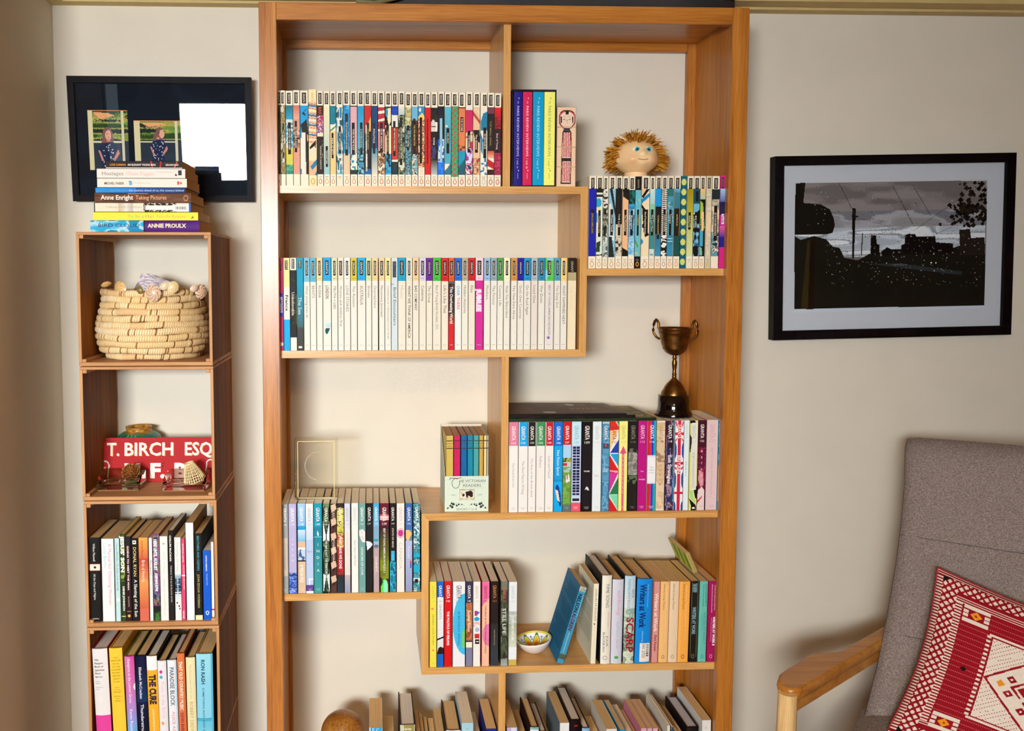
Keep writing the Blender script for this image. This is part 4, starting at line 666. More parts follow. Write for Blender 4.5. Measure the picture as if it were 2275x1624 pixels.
rowE=[
(625.2,640.3,1120,'989c98',g4([B(.375,.8,'c4b8a4',.2,.85)],'126',title='DO YOU REMEMBER',tv=(.44,.73),tc='8c9090',s=.2,foot='dcdcd8'),'grey paperback with a taupe panel, left end of its row'),
(640.7,658.6,1119.5,'ac a4c4'.replace(' ',''),g4([B(0,.76,'b4acd0'),Nz(.77,1,['2c4c9c','4c74c8','88a0dc','1c3480'],3,10,71)],'127',title=None,foot='d8dcf0')+[S('JAPAN',.36,.66,'e8e4f0',.26)],'lavender paperback with churning blue water at its foot'),
(660.6,678.6,1119,'a0c4e0',g4([G(0,.25,'a0c4e0','80b4dc'),B(.25,.29,'1c94cc'),G(.29,.42,'c4d8e4','68b4d8'),B(.42,.49,'d8b090'),B(.49,.51,'e8e8e4'),Nz(.51,.63,['bcccdc','bcccdc','405c8c'],3,4,72),B(.63,.645,'2c2824'),B(.645,1,'d0b494')],'128',title='AMERICAN WILD',tv=(.68,.88),tc='efe6da',s=.4,foot='e8dccc',tb=.02),'paperback with a seaside picture of blue sky over sand'),
(678.8,696.2,1119,'c0cce0',g4([G(0,.4,'e8e6e0','c0d0e4'),B(.4,1,'b4c4e0'),B(.83,.85,'f0f0f4',.4,.95),B(.83,.94,'f0f0f4',.4,.5),B(.905,.975,'5c3c88'),B(.975,1,'f0f0ec')],'129',gc='b0b4b4',title=None,foot='d8d0e8')+[H('Fate',.53,'7c88a0',.6)],'pale blue paperback lettered Fate with a purple band'),
(696.6,715.5,1119,'1c8898',g4([B(0,.26,'1490a8'),G(.26,1,'1c7c90','3c9490'),P_('dcecec',(.4,.3),(.6,.33),(.6,.36),(.45,.36)),B(.365,.375,'68b4bc')],'130',title=None,foot='b8dcdc')+[S('INDIA',.42,.78,'f0f0e8',.34)],'teal paperback lettered INDIA in stacked capitals'),
(716.9,732.3,1119,'24301c',g4([Nz(0,1,['24301c','3c5030','688458','18180f'],3,12,73),P_('e8ecec',(0,.18),(.45,.36),(.4,.4),(0,.42)),P_('e8ecec',(1,.18),(.55,.36),(.6,.4),(1,.42)),P_('dce8f0',(0,.78),(.45,.8),(.1,.98),(0,.98)),P_('dce8f0',(1,.78),(.55,.8),(.9,.98),(1,.98))],'131',title='THE MAP IS NOT THE TERRITORY',tv=(.4,.79),tc='e0e8e0',s=.34,foot=None,tb=.01),'paperback with white butterfly triangles on dark green foliage'),
(734,747.8,1119,'5c3c30',g4([B(0,1,'4c3028')]+[P_('d4b498',(0,.02+.16*k),(.8,.0+.16*k),(1,.06+.16*k),(.2,.1+.16*k)) for k in range(6)]+[P_('2c1410',(.2,.09+.16*k),(.9,.07+.16*k),(.4,.13+.16*k)) for k in range(6)],'132',gc='c8b8a0',title='POSSESSION',tv=(.4,.74),tc='f0e4d4',s=.3,foot=None),'paperback with tan torn-paper shapes on brown'),
(748,764,1118.5,'301c14',g4([B(0,.06,'2c1c14'),Nz(.05,.36,['d8cc48','a89c30','e8e080','7c7428'],3,18,74),Nz(.34,.55,['c88c48','a83c24','d8a860'],3,8,75),Nz(.5,.8,['b02028','7c1418','8c3028'],3,12,76),B(.83,1,'202c34')],'133',title='WHAT HAVE WE DONE',tv=(.36,.73),tc='f0e8e4',s=.38,foot=None,tb=.02),'paperback with yellow fur turning to red on its spine'),
(764.8,778.2,1118.5,'dcd4d4',g4([G(0,.3,'ccd4e0','dcd4d8'),G(.3,.8,'e4dcd4','dcd0c8'),G(.8,1,'b8acac','8c94b0')],'134',gc='a8acb4',title="NO MAN'S LAND",tv=(.31,.64),tc='b8b0b0',s=.24,foot=None),'misty pale paperback fading to grey at its foot'),
(780.2,796.2,1118,'e8e6dc',g4([],'135',gc='c0c4b8',title='NEW IRISH WRITING',tv=(.41,.7),tc='909488',s=.26,foot=None),'plain white paperback lettered NEW IRISH WRITING'),
(796.6,812.2,1118,'6c9c94',g4([P_('e8e0d8',(.1,.3),(.6,.285),(.95,.32),(.95,.44),(.5,.43),(.1,.36)),P_('3c3430',(.3,.3),(.7,.36),(.35,.315)),P_('3c3430',(.4,.36),(.8,.41),(.45,.375))],'136',title='LEGACIES OF LOVE',tv=(.49,.8),tc='e8ece4',s=.3,foot='b8d0c8',tb=.01),'grey-green paperback lettered LEGACIES OF LOVE'),
(812.6,828.2,1118,'14120f',g4([P_('d8e0e8',(0,.42),(.6,.43),(1,.46),(.6,.5),(.2,.53)),P_('1c2c54',(.7,.15),(1,.14),(.6,.22)),P_('30343c',(0,.25),(.5,.2),(.2,.23))],'137',title=None,foot=None),'black paperback with a white bird shape, in the lower left row'),
(829.2,842.6,1118,'b09c9c',g4([G(0,.26,'3ca4d0','7cb4d0'),B(.26,.42,'7ca4bc'),B(.405,.43,'2c8ca4',.1,.8),B(.43,.5,'9cb0c0'),E(.5,.485,.42,.02,'60647c'),B(.51,1,'b49c9c')],'138',title='JOURNEYS',tv=(.6,.77),tc='e8dcdc',s=.34,foot=None,tb=.01),'slim paperback with light blue top over dusty mauve'),
(843.6,864.2,1118,'4c1420',g4([B(0,.25,'5c0c20'),G(.12,.19,'a8283c','e8b8b8'),B(.14,.17,'f0b8b0'),G(.25,.85,'3c1820','708018'),Nz(.6,.85,['7c8820','646c18'],2,4,77),E(.5,.95,.42,.1,'58d840'),E(.62,.95,.22,.09,'88e4b8'),E(0,.88,.3,.05,'241818')],'139',title='BEST OF YOUNG AMERICAN NOVELISTS 3',tv=(.28,.78),tc='f0e8e0',s=.22,foot=None,tb=.01),'wide paperback glowing from dark red to lime green'),
(865.6,879.9,1118,'1c1410',g4([B(.535,.65,'3cb0dc',.25,.75),B(.56,.565,'208cb8',.25,.75),Nz(.655,1,['18809c','3cb0d4','105c74'],3,8,78)],'140',title='STATE OF MIND',tv=(.28,.5),tc='e8dcd0',s=.24,foot=None,tb=.01),'black paperback with a glowing cyan statue below'),
(881,898.8,1118,'e8e0d4',g4([E(.5,.335,.48,.055,'d884a0'),E(.5,.335,.4,.045,'e8dcd4'),E(.5,.335,.34,.038,'c02c84')],'141',gc='c8b8c0',title='CANADA',tv=(.44,.74),tc='c4bcb0',s=.42,foot=None),'off-white paperback with a magenta disc lettered CANADA'),
(900.5,916.3,1118,'6c7ca0',g4([G(0,.3,'2c5c9c','4468a4'),P_('e8b868',(.1,.3),(.5,.3),(.95,.34),(.4,.43),(.1,.4)),G(.42,1,'b0b8d8','8894b4'),B(.65,.69,'c83040',.7,.85),B(.68,.73,'2c5cb8',.65,.9)],'142',title='Animalia',tv=(.48,.62),tc='dce0f0',s=.3,foot=None),'paperback with a yellow leaf falling between blues'),
(918,933.6,1118,'1c6c80',g4([Nz(0,1,['2c7c88','58a4ac','184c58','c8dcd8','1c6470'],5,34,79),B(.57,.61,'18a4c4'),B(.7,.78,'20a4c4'),P_('e8ecec',(0,.26),(.3,.27),(.95,.32),(.9,.34)),B(.85,.88,'e8e4dc'),B(.86,.9,'18181c',.2,.7)],'143',title=None,foot=None),'paperback with dense turquoise line drawing, beside the corner'),
]
row('numbered paperbacks on the lower left shelf','',Z4,YS+.003,rowE)

rowF=[
(954.3,970,1292,'e8d848',g4([E(.4,.315,.2,.012,'e88c50'),E(.5,.80,.2,.012,'e88c50')],'144',gc='c8c04c',title='GENERIC LOVE STORY',tv=(.375,.74),tc='8c842c',s=.26,foot='c8b848'),'bright yellow paperback, left end of the lower right shelf'),
(971,986,1292,'e0e0e0',g4([B(0,.185,'145cb8'),B(.185,.67,'e2e2e2'),P_('1c1420',(.0,.67),(1,.64),(1,.66),(0,.69)),B(.69,.78,'dcdcdc'),P_('2a1418',(0,.84),(.2,.78),(.5,.76),(1,.78),(1,.86),(0,.86)),B(.85,1,'145cb8')],'145',nc='a8a8a8',title='GHOSTS',tv=(.265,.44),tc='8c8c8c',s=.3,foot=None),'paperback with blue ends and white middle lettered GHOSTS'),
(987,1004.6,1292,'c81014',g4([],'146',title='THE POLITICS OF FEELING',tv=(.35,.75),tc='f8f0f0',s=.3,foot=None,tb=.03),'bright red paperback lettered THE POLITICS OF FEELING'),
(1005.8,1033.6,1292,'e8e6e8',g4([E(1.0,.5,.98,.36,'44b4dc'),P_('74c45c',(.78,.6),(1,.54),(1,.78),(.78,.78))],'147',gc='64685c',nc='64a0b8',title='40 BIRTHDAY SPECIAL',tv=(.345,.75),tc='1c74a8',s=.16,foot=None,tb=.01),'very wide white paperback with a big cyan circle'),
(1035,1049.8,1292,'7c7c98',g4([B(0,.255,'34304c'),P_('b87048',(0,.255),(1,.25),(1,.715),(0,.715)),Nz(.26,.7,['a86038','c88050','8c4828'],2,8,81),B(.7,.715,'1c1c30'),B(.715,.78,'efe6cc'),B(.78,1,'7c7c98')],'148',title='Summer Fiction',tv=(.34,.59),tc='f8ece0',s=.44,foot=None,tb=.01),'paperback with copper brown spine between slate ends lettered Summer'),
(1051.2,1067.6,1292,'ece8e0',g4([B(.345,.40,'c8244c',.2,.45),P_('3c64b8',(.5,.345),(.95,.36),(.5,.40)),E(.5,.44,.36,.025,'20a0d0'),Nz(.47,.53,['ece8e0','e8a8a8'],3,4,82),E(.55,.565,.3,.027,'a8b0cc'),B(.615,.67,'c02830',.2,.85),B(.68,.735,'1c1414',.3,.85),B(.70,.71,'ece8e0',.4,.8)],'149',gc='c8b4b4',nc='c8d0d8',title=None,foot=None),'white paperback with a column of coloured block letters'),
(1070.6,1087.5,1292,'f0b490',g4([B(0,1,'f0b898'),P_('e06c98',(0,0),(1,0),(1,.19),(.3,.26),(0,.3)),E(.9,.63,.8,.13,'e078a0'),B(0,.5,'f4c09c',0,.0)],'150',gc='a8285c',title="THERE MUST BE WAYS TO ORGANISE THE WORLD",tv=(.28,.85),tc='7c2c44',s=.17,foot=None,tb=.02),'paperback with pink and peach shapes, wider red side showing',dict(side='c81c24')),
(1090,1108,1292,'2a1c18',g4([B(0,.5,'20120e'),G(.5,.85,'2a2420','34383a'),B(.85,1,'34383c')],'151',gc='b87c48',title='MEMBRANES',tv=(.57,.81),tc='98886c',s=.16,foot=None),'dark brown-black paperback with bronze lettering at the top',dict(side='200c0a')),
(1112.6,1128.4,1292.5,'3c4030',g4([G(0,.3,'6c7868','4c5444'),Nz(.1,.95,['3c4030','545c44','2c3024','686c58'],2,10,84),G(.92,1,'8c948c','a8acac')],'152',gc='c8503c',title='STILL LIFE',tv=(.315,.615),tc='d8dccc',s=.5,foot=None,tb=.01),'grey-green marbled paperback lettered STILL LIFE'),
(1130.4,1149,1293,'dce2e0',g4([B(0,.35,'e4e8e8'),Nz(.35,.5,['b8beb4','a8b0a4','ccd0c8'],2,6,85),G(.5,.78,'a0aa90','d4d8c4'),B(.78,.93,'e8ecec'),B(.93,1,'c8ac50')],'153',gc='c0c8c8',title='SECOND NATURE',tv=(.44,.70),tc='f0f0e8',s=.3,foot=None,tb=.02),'pale misty paperback with gold foot, beside the painted bowl'),
]
row('numbered paperbacks beside the painted bowl','',Z5,YS+.003,rowF)

# the mixed books right of the bowl
def back_text(col,n=30,side=-1,seed=3):
    def f(tb,w,h,dp,x0):
        rs=random.Random(seed); z=h*.9
        for i in range(n):
            if i in (7,8,16): z-=h*.026; continue
            L=dp*(.55+.3*rs.random()); 
            tb.face([(x0-.0004,dp*.08,z),(x0-.0004,dp*.08,z+h*.006),(x0-.0004,dp*.08+L,z+h*.006),(x0-.0004,dp*.08+L,z)],col); z-=h*.026
    return f
YG=YS+.004
def px(label,uL,uR,vt,vb,base,ops,Z,grp='mixed novels and interviews on the lower right shelf',**k):
    Yv=k.pop('Y',YG); vm=(vt+vb)/2; k.setdefault('lref',.5)
    return book(label,grp,at(uL,vm,Yv).x,at(uR,vm,Yv).x,Yv,Z+.0002,at((uL+uR)/2,vt,Yv).z,ops,base,**k)
P0=at(1236,1473,YG); L=.192
book('teal blue paperback leaning to the right, showing its printed back cover','mixed novels and interviews on the lower right shelf',P0.x,P0.x+.0165,YG,Z5+.0003,Z5+L,
     [B(0,.07,'a8a898'),Nz(0,.07,['a8a898','7c98a0','c8c4b0'],3,4,91),B(.07,1,'3c90b0'),B(.88,.94,'4c5c48'),V('NELSON',.10,.335,'18102c',.5,.42,.03),V('ALGREN',.345,.57,'5c1038',.5,.42,.03),V('A Walk on the Wild Side',.10,.5,'b8d8e0',.14,.86),V('Most Because the World Knows',.6,.86,'e4f0f0',.14,.5)],
     'c8c8c0' if 0 else '3c90b0',side='1c6c94',depth=.132,lean=.287,pages=M_PGT,parts_side=back_text('0c3a54',30,seed=4))
px('cream paperback with a page of text on its left cover, under the leaning book',1315,1327,1297,1477,'ece4c8',[V('HARUKI MURAKAMI',.07,.46,'7c7468',.36,.55),P_('241c18',(.3,.49),(.6,.5),(.5,.52)),V('blind willow sleeping woman',.53,.9,'c8c0a8',.16,.5)],Z5,pages=M_PGT,parts_side=back_text('84806c',26,seed=9),lean=.03)
px('black hardback with a cream jacket spine lettered TIME SONG',1333.5,1357,1278,1473,'ece6d4',[B(0,1,'ece6d4'),B(0,1,'1c2428',0,.1),V('TIME SONG',.09,.36,'545c60',.28,.6),V('SEARCHING FOR DOGGERLAND',.41,.58,'dca088',.12,.72),V('BLACKBURN',.64,.86,'54585c',.2,.34),V('JULIA',.68,.80,'54585c',.2,.66),E(.5,.93,.22,.024,'8c8c8c'),E(.5,.93,.17,.018,'ece6d4')],Z5,hard=True,side='14181c',depth=.158,pages=M_PGW,lean=.012)
px('lavender-white hardback lettered surfacing in pink',1358.5,1383,1287,1475,'d0d0dc',[V('surfacing',.13,.42,'dc98a8',.3,.6),V('kathleen jamie',.5,.82,'a8b0c0',.24,.55),E(.5,.925,.2,.018,'3c9c4c')],Z5,hard=True,side='1a1a18',depth=.15,pages=M_PGT,lean=.014)
px('hardback with pale sky and green landscape jacket lettered SCARP',1386,1409.5,1279,1471,'c8dce4',[G(0,.35,'b8d4e4','d8e0dc'),Nz(.37,.7,['a8c0b0','7ca090','c8d4c0'],3,8,92),Nz(.66,.85,['788878','a8b4a0','586c60'],3,5,93),Nz(.85,1,['c8d4b8','e0e4cc','90a088'],2,3,94),V('PAPADIMITRIOU',.04,.38,'748c98',.26,.38),V('NICK',.15,.25,'748c98',.26,.76),V('SCARP',.47,.87,'98141c',.66,.55,.02)],Z5,hard=True,side='141c1c',depth=.156,pages=M_PGT,lean=.012)
px('thick bright blue hardback lettered Writers at Work with a barcode sticker',1412.5,1446,1286,1471,'1484d4',[B(.76,.985,'ece6dc',.3,.97),V('Writers at Work',.06,.58,'12285c',.42,.40,.03),V('The Paris Review Interviews',.06,.33,'a8d0ec',.08,.72),V('Edited by',.62,.75,'a8d0ec',.1,.45),V('341 2753',.77,.93,'4c4438',.2,.55)]+[B(.775+.0135*k,.782+.0135*k,'3a3028',.74,.9) for k in range(11)],Z5,hard=True,side='141414',depth=.152,pages=M_PGT,lean=.02)
px('slim faded pink paperback lettered Writers at Work',1450,1463.5,1292.5,1470,'d89088',[B(0,1,'d8948c'),V('Writers at Work',.14,.62,'f0dcd0',.56,.5,.03),V('Paris Review',.66,.86,'7c2028',.42,.55,.02)],Z5,pages=M_PGT,lean=.02,depth=.155)
px('pale apricot paperback, first of the orange-toned trio',1465.5,1484.5,1292,1469,'eebc78',[V('Edited by George Plimpton',.03,.35,'6c5430',.18,.42),V('The Paris Review Interviews Writers at Work',.05,.75,'f4d0a0',.18,.7),O(.93,'8c6c40',.16)],Z5,pages=M_PGT,lean=.016,depth=.155,rnd=.001)
px('cream beige paperback, middle of the orange-toned trio',1486.5,1506,1291.5,1468.5,'e8ceaa',[V('Edited by George Plimpton',.03,.35,'6c5a40',.18,.42),O(.93,'a8906c',.16)],Z5,pages=M_PGT,lean=.014,depth=.155,rnd=.001)
px('deep orange paperback, last of the orange-toned trio',1507.5,1530.5,1292,1468,'f0a848',[B(0,1,'f0b058',0,.2),V('Edited by George Plimpton',.03,.35,'6c4418',.16,.42),V('Interviews The Paris Review Writers',.05,.72,'f6c888',.16,.68),O(.93,'7c5424',.15)],Z5,pages=M_PGT,lean=.014,depth=.155,rnd=.001)
px('black paperback with pale blue outlined lettering',1532,1551,1291,1467.5,'17130f',[B(0,.94,'6c6444',.18,.21),B(0,.94,'6c6444',.84,.87),V('WRITERS AT WORK',.32,.66,'90b8c4',.4,.5,.02),V('THE REVIEW',.03,.14,'90b8c4',.5,.5,.02),O(.93,'7c7454',.18)],Z5,pages=M_PGT,lean=.012,depth=.155)
px('turquoise paperback with dark fine lettering',1553,1570,1291.5,1467,'68bcac',[V('EDITED BY GEORGE PLIMPTON',.03,.31,'28544c',.16,.8,.01),V('INTRODUCTION BY JOHN UPDIKE',.04,.31,'28544c',.14,.45,.01),V('WRITERS AT WORK 7',.38,.78,'4c9c90',.3,.7,.02),V('THE PARIS REVIEW',.4,.74,'3c8478',.12,.35),O(.935,'3c8478',.16)],Z5,pages=M_PGT,lean=.01,depth=.155,rnd=.001)
px('burgundy paperback with white lettering, against the right panel',1571.5,1591,1291,1466.5,'981450',[V('EDITED BY GEORGE PLIMPTON',.05,.36,'f0d0dc',.1,.76,.01),V('INTRODUCTION BY JOYCE CAROL OATES',.04,.39,'f0d0dc',.1,.45,.01),V('WRITERS AT WORK 8',.44,.8,'fbf0f4',.26,.76,.04),V('THE PARIS REVIEW INTERVIEWS',.45,.75,'e0b0c4',.1,.45),O(.935,'d8a0b8',.16)],Z5,pages=M_PGT,lean=.008,depth=.155)
# thin green book lying slantwise on the last books
q=at(1572,1262,.10); r=thing('slim_book','slim book with green and yellow cover lying across the rightmost book tops','book',(1.016,.055,Z5+.2055),None,(0,-.42,0))
m=MB(); m.box(-.004,.004,0,.13,.0,.052,'a89058'); m.box(-.0047,-.004,0,.13,0,.052,'c8c860'); m.box(.004,.0047,0,.13,0,.052,'8c9c50'); 
for i in range(9): m.face([(-.0049,.008+.013*i,.006),(-.0049,.019+.013*i,.006),(-.0049,.019+.013*i,.048),(-.0049,.008+.013*i,.048)],['5c9c20','9cb838','d8d878'][i%3])
m.build('cover',M_PRINT,r); m=MB(); m.box(-.0035,.0035,.001,.129,.052,.0525); m.build('pages',M_PGT,r)

# bottom row: spines just reach into view
def low(label,uL,uR,vt,base,ops=(),Y=YG,**k):
    Zt=at((uL+uR)/2,vt,Y).z
    g='books along the bottom shelf in view'
    return book(label,g,at(uL,vt,Y).x,at(uR,vt,Y).x,Y,Z6+.0002,Zt,list(ops),base,pages=k.pop('pages',M_PGT),**k)
low('bottom-shelf paperback with blue label, beside the wooden ball',820,850,1616,'e0dcd4',[B(0,1,'2c9cd0',.1,.95),H('E C',.03,'e8f0f0',.5)],depth=.147)
low('low paperback half behind the olive hardback on the bottom shelf',851,876,1655,'b8a080',depth=.14)
low('olive hardback lettered NEVER on the bottom shelf',889,922,1610,'c8c8b0',[B(0,1,'9c9048',.25,.95),H('NEVER',.045,'f0ecd8',.55,.02)],hard=True,depth=.166,side='1c1612',pages=M_PGW)
low('thin paperback just right of the olive hardback',926,935,1640,'a87858',depth=.14)
low('thin dark-covered book, second right of the olive hardback',936,945,1648,'241c1c',depth=.14,side='241c1c')
low('thin tan-paged book before the low paperbacks on the bottom shelf',946,955,1652,'201818',depth=.13)
low('short tan paperback on the bottom shelf',957,970,1655,'c09868',depth=.13)
low('taller tan paperback left of the white-jacketed hardback',971,989,1642,'c8a878',depth=.15)
low('white-jacketed hardback with deckled pages on the bottom shelf',991,1023,1622,'e8e8e8',hard=True,depth=.152,side='201a18',pages=M_PGT)
low('tall pale blue paperback on the bottom shelf',1025.5,1052,1606,'a8d0dc',[H('A',.06,'4c8ca8',.2)],depth=.16,pages=M_PG)
low('low grey paperback left of the navy one',1054,1072,1650,'98907c',depth=.15,pages=M_PG)
low('navy blue paperback left of the lower divider',1080,1103,1619,'1c2884',depth=.15)
low('paperback with pink and blue spine right of the lower divider',1125.5,1150,1616.5,'c8a0cc',[B(0,1,'d088b8',0,.45),Nz(0,.3,['c8a0cc','48b0c8','e0d0e0'],4,4,95)],depth=.143,side='20181c')
low('low brown-paged paperback beside the pink and blue one',1152,1172,1640,'a88858',depth=.14)
low('small hardback with teal and white jacket',1178,1197,1615,'8cb8bc',[B(.03,.08,'e8ecec'),B(.08,.2,'3c7c88')],hard=True,depth=.15,side='2a1014')
low('thin hardback with dark boards on the bottom shelf',1199,1214,1625,'302824',hard=True,depth=.145,side='1c1412',pages=M_PGW)
low('low tan paperback between the thin hardback and the white spine',1215,1232,1660,'c0a070',depth=.145)
low('tall grey-sided paperback with a white spine',1243.5,1265,1606,'e8e8e4',side='74848c',depth=.162)
low('black hardback with a touch of red lettering',1267,1290.5,1599,'17090b',[H('JM',.06,'c82430',.3,.03)],hard=True,depth=.172,side='150b0c',pages=M_PGW)
low('thin light blue hardback, right of the black one',1293,1310,1617,'8cb4d8',hard=True,depth=.157,side='1c1c24',pages=M_PG)
low('low thick tan-paged paperback in the middle of the bottom shelf',1312,1342,1650,'b89058',depth=.13)
low('cream paperback with rounded pages on the bottom shelf',1347,1371,1619.5,'e4dccc',depth=.147)
low('thin paperback with bright blue cover',1377,1389,1621,'1c98d0',side='1c90cc',depth=.15)
low('tan paperback beside the bright blue cover',1391,1408,1632,'d8c8a8',depth=.15,pages=M_PG)
low('narrow grey-brown book before the pink trio',1410,1421,1640,'98886c',depth=.14)
low('first pale pink paperback of the trio',1424,1437,1618,'dca8b4',side='d08098',depth=.148)
low('second pale pink paperback of the trio',1438,1449.5,1618,'dca8b4',side='e0b0bc',depth=.148)
low('third pale pink paperback of the trio',1450.5,1462,1618,'dca8b4',side='e0b0bc',depth=.148)
low('thin black book right of the pink trio',1464,1469,1632,'241814',side='241814',depth=.14)
low('thin red-brown book right of the pink trio',1471,1477,1634,'8c5040',side='8c5040',depth=.14)
low('tall thin white booklet on the bottom shelf',1482,1489,1612,'e4e0d0',side='dcd8c8',depth=.165,pages=M_PG)
low('tall thin speckled booklet on the bottom shelf',1490.5,1496,1614,'dcd4c0',[Nz(0,1,['3c4c5c','dcd4c0'],2,60,96)],side='28241c',depth=.165,pages=M_PG)
low('thin olive book before the black hardback',1500,1508,1626,'68684c',side='585c40',depth=.14)
low('narrow tan book before the black hardback',1510,1519,1630,'a88858',side='4c3c28',depth=.14)
low('black hardback with grey pages near the right post',1526,1552,1615,'1a1414',hard=True,depth=.158,side='1a1212',pages=m_pages('grey_pages','b4b0b8','ccc8cc'))
low('tall white paperback standing against the right post',1559.5,1580,1600,'e4e2dc',[H('Z',.08,'a8a49c',.4)],depth=.175)

# ---- crate three: upright paperbacks
CZ3=C3[3]; YC=.010
def cr3(label,uL,uR,vt,base,ops,**k):
    vm=(vt+1380)/2; sh=k.pop('dx',0)
    return book(label,'paperbacks in the third crate',at(uL,vt,YC).x,at(uR,vt,YC).x,YC,CZ3+.0002,at((uL+uR)/2,vt,YC).z,ops,base,pages=k.pop('pages',M_PGT),depth=k.pop('depth',.15),**k)
cr3('black paperback with a pale label at the left end of the crate',197.5,221,1194.5,'14110f',[B(.31,.395,'a03428'),B(.315,.39,'ecdccc'),E(.5,.352,.12,.015,'2c2420'),V('William Maxwell',.07,.28,'e8e4dc',.22,.45),V('All the Days and Nights',.43,.74,'e8e4dc',.2,.45),H('HARVILL',.965,'e0d8cc',.6,.01)],side='14110f',side2='4c4440')
cr3('wide white paperback with pink and aqua lettering',224.5,252,1197,'f0ece6',[V('A Manual for Cleaning Women',.06,.80,'dc8ca8',.26,.66),V('Lucia Berlin',.06,.35,'8cc8dc',.26,.3)])
cr3('slim pale aqua paperback with grey lettering',253.8,264.8,1196,'bcdcdc',[V('Carson McCullers  The Ballad of the Sad Cafe',.06,.63,'5c7478',.36,.5),E(.5,.74,.35,.02,'e8f0f0')])
cr3('slim dark green paperback with chunky white letters',266,276.2,1186.5,'243820',[Nz(0,.55,['3c5c28','243820','8c9c40'],2,10,101),V("JESUS' SON",.02,.51,'f4f4ec',.72,.5,.05),V('DENIS JOHNSON',.60,.88,'e8e8d8',.4,.6,.04),B(.94,.95,'d8c870')],side='b0a83c')
cr3('dark maroon paperback lettered GOING TO MEET THE MAN',276.5,289.8,1192,'2c1014',[B(0,.1,'1a181c'),V('GOING TO MEET THE MAN',.11,.63,'f0e4dc',.28,.5,.03),V('BALDWIN',.71,.83,'c8b8a8',.2,.5),B(.885,.89,'c8a878',.2,.8),E(.5,.94,.22,.018,'e0b050')],side='3c2c18')
cr3('black paperback with gold and white lettering',290.6,306.4,1195.5,'16120f',[B(.03,.075,'e8e4dc',.2,.7),E(.45,.05,.12,.01,'2c2420'),V('DONAL RYAN',.11,.46,'e0c880',.42,.5,.01),V('A Slanting of the Sun',.50,.95,'f0ece4',.42,.55,.01)])
cr3('orange to rust paperback with white lettering',307,328.2,1194.5,'c87038',[G(0,.25,'e8a04c','c85c38'),G(.25,.5,'b84430','d88048'),G(.5,.85,'e09450','c05838'),B(.85,1,'cc6450'),V('Lorrie Moore',.04,.24,'7c3418',.26,.4),V('Birds of America',.27,.53,'f4dcd0',.34,.5)])
cr3('slim white paperback with pale lettering',329.8,337.6,1195,'ece8e4',[V('Murakami',.27,.45,'4c4444',.5,.5),V('after the quake',.47,.72,'dcc0c4',.4,.5)])
cr3('colourful painted paperback with tall white capitals',337.9,353.4,1186.5,'7c3060',[Nz(0,.82,['7c3070','306080','a84068','4c8898','8c6040','283048'],3,16,103),B(.83,1,'20241c'),Nz(.9,1,['243c20','3c6c2c'],2,3,104),V('HERE UNTIL AUGUST',.06,.42,'f4f0ee',.44,.42,.05),V('JOSEPHINE ROWE',.45,.66,'f4f0ee',.34,.5,.05)])
cr3('wide plain cream-white paperback with faint grey lettering',354,372,1191.5,'e8e4dc',[V('ALICE MUNRO',.18,.45,'c8c4bc',.2,.5),V('DANCE OF THE HAPPY SHADES',.5,.95,'c4c0b8',.2,.5),E(.5,.09,.08,.006,'5c5450')])
cr3('slim black paperback with speckled right cover',373,384,1178.5,'1c1613',[V('COLUM McCANN',.055,.34,'f0ece4',.36,.42,.03),V('FISHING THE BLUE-BLACK RIVER',.39,.80,'c8c0b4',.26,.5,.01)],side2='3c2c1c',pages=M_PG)
cr3('white paperback with a lake scene around its middle',386.5,401.2,1194,'e8e6e0',[G(.44,.5,'c8d4d8','54748c'),Nz(.5,.66,['2c4054','54748c','1c2c3c'],3,5,105),B(.67,.68,'2c4054'),G(.68,.8,'c4d4d8','e8e6e0'),E(.3,.79,.1,.012,'2c2824'),E(.6,.83,.12,.012,'2c2824'),E(.7,.86,.1,.012,'2c2824'),V('Something Like Happy',.06,.42,'b0aca4',.3,.5),V('John Burnside',.48,.68,'e8ecf0',.34,.5)])
cr3('slim hot pink and white paperback',401.8,410.2,1197,'d84468',[B(.44,.46,'f0e0e0'),V('RAYMOND CARVER',.06,.29,'f8e8ec',.3,.5,.02),V('WHAT WE TALK ABOUT WHEN',.32,.62,'f8e8ec',.26,.65,.02),V('VINTAGE',.88,.98,'f8e8ec',.36,.4,.03)])
cr3('tallest book in the crate, plain white spine',411.6,429.3,1161.5,'f0ece8',[V('COMMENTARIES',.1,.8,'e0dcd6',.3,.6)],depth=.17,side2='a88850')
cr3('black paperback with teal and gold lettering and a white foot',431.2,447.6,1185,'15140f',[B(.945,1,'ecdcb0'),V('BROTHERS AND KEEPERS',.03,.43,'4c9498',.3,.5,.02),V('JOHN EDGAR WIDEMAN',.47,.86,'b8a464',.3,.5,.01)])
cr3('short royal blue paperback at the right of the crate',449.8,467.8,1223,'1454bc',[V('ANTON CHEKHOV',.07,.30,'e8ecf4',.18,.45,.02),V('THE BEAUTIES',.33,.50,'b8ccec',.16,.5),E(.5,.90,.2,.03,'e8ecf4'),E(.5,.90,.12,.02,'1454bc')],pages=M_PGW)
cr3('slim white paperback squeezed against the crate side',468,474.5,1204,'ece4e0',[V('THE HARBOUR',.05,.6,'d0c0bc',.3,.5),B(.86,.88,'a01850')],depth=.12)

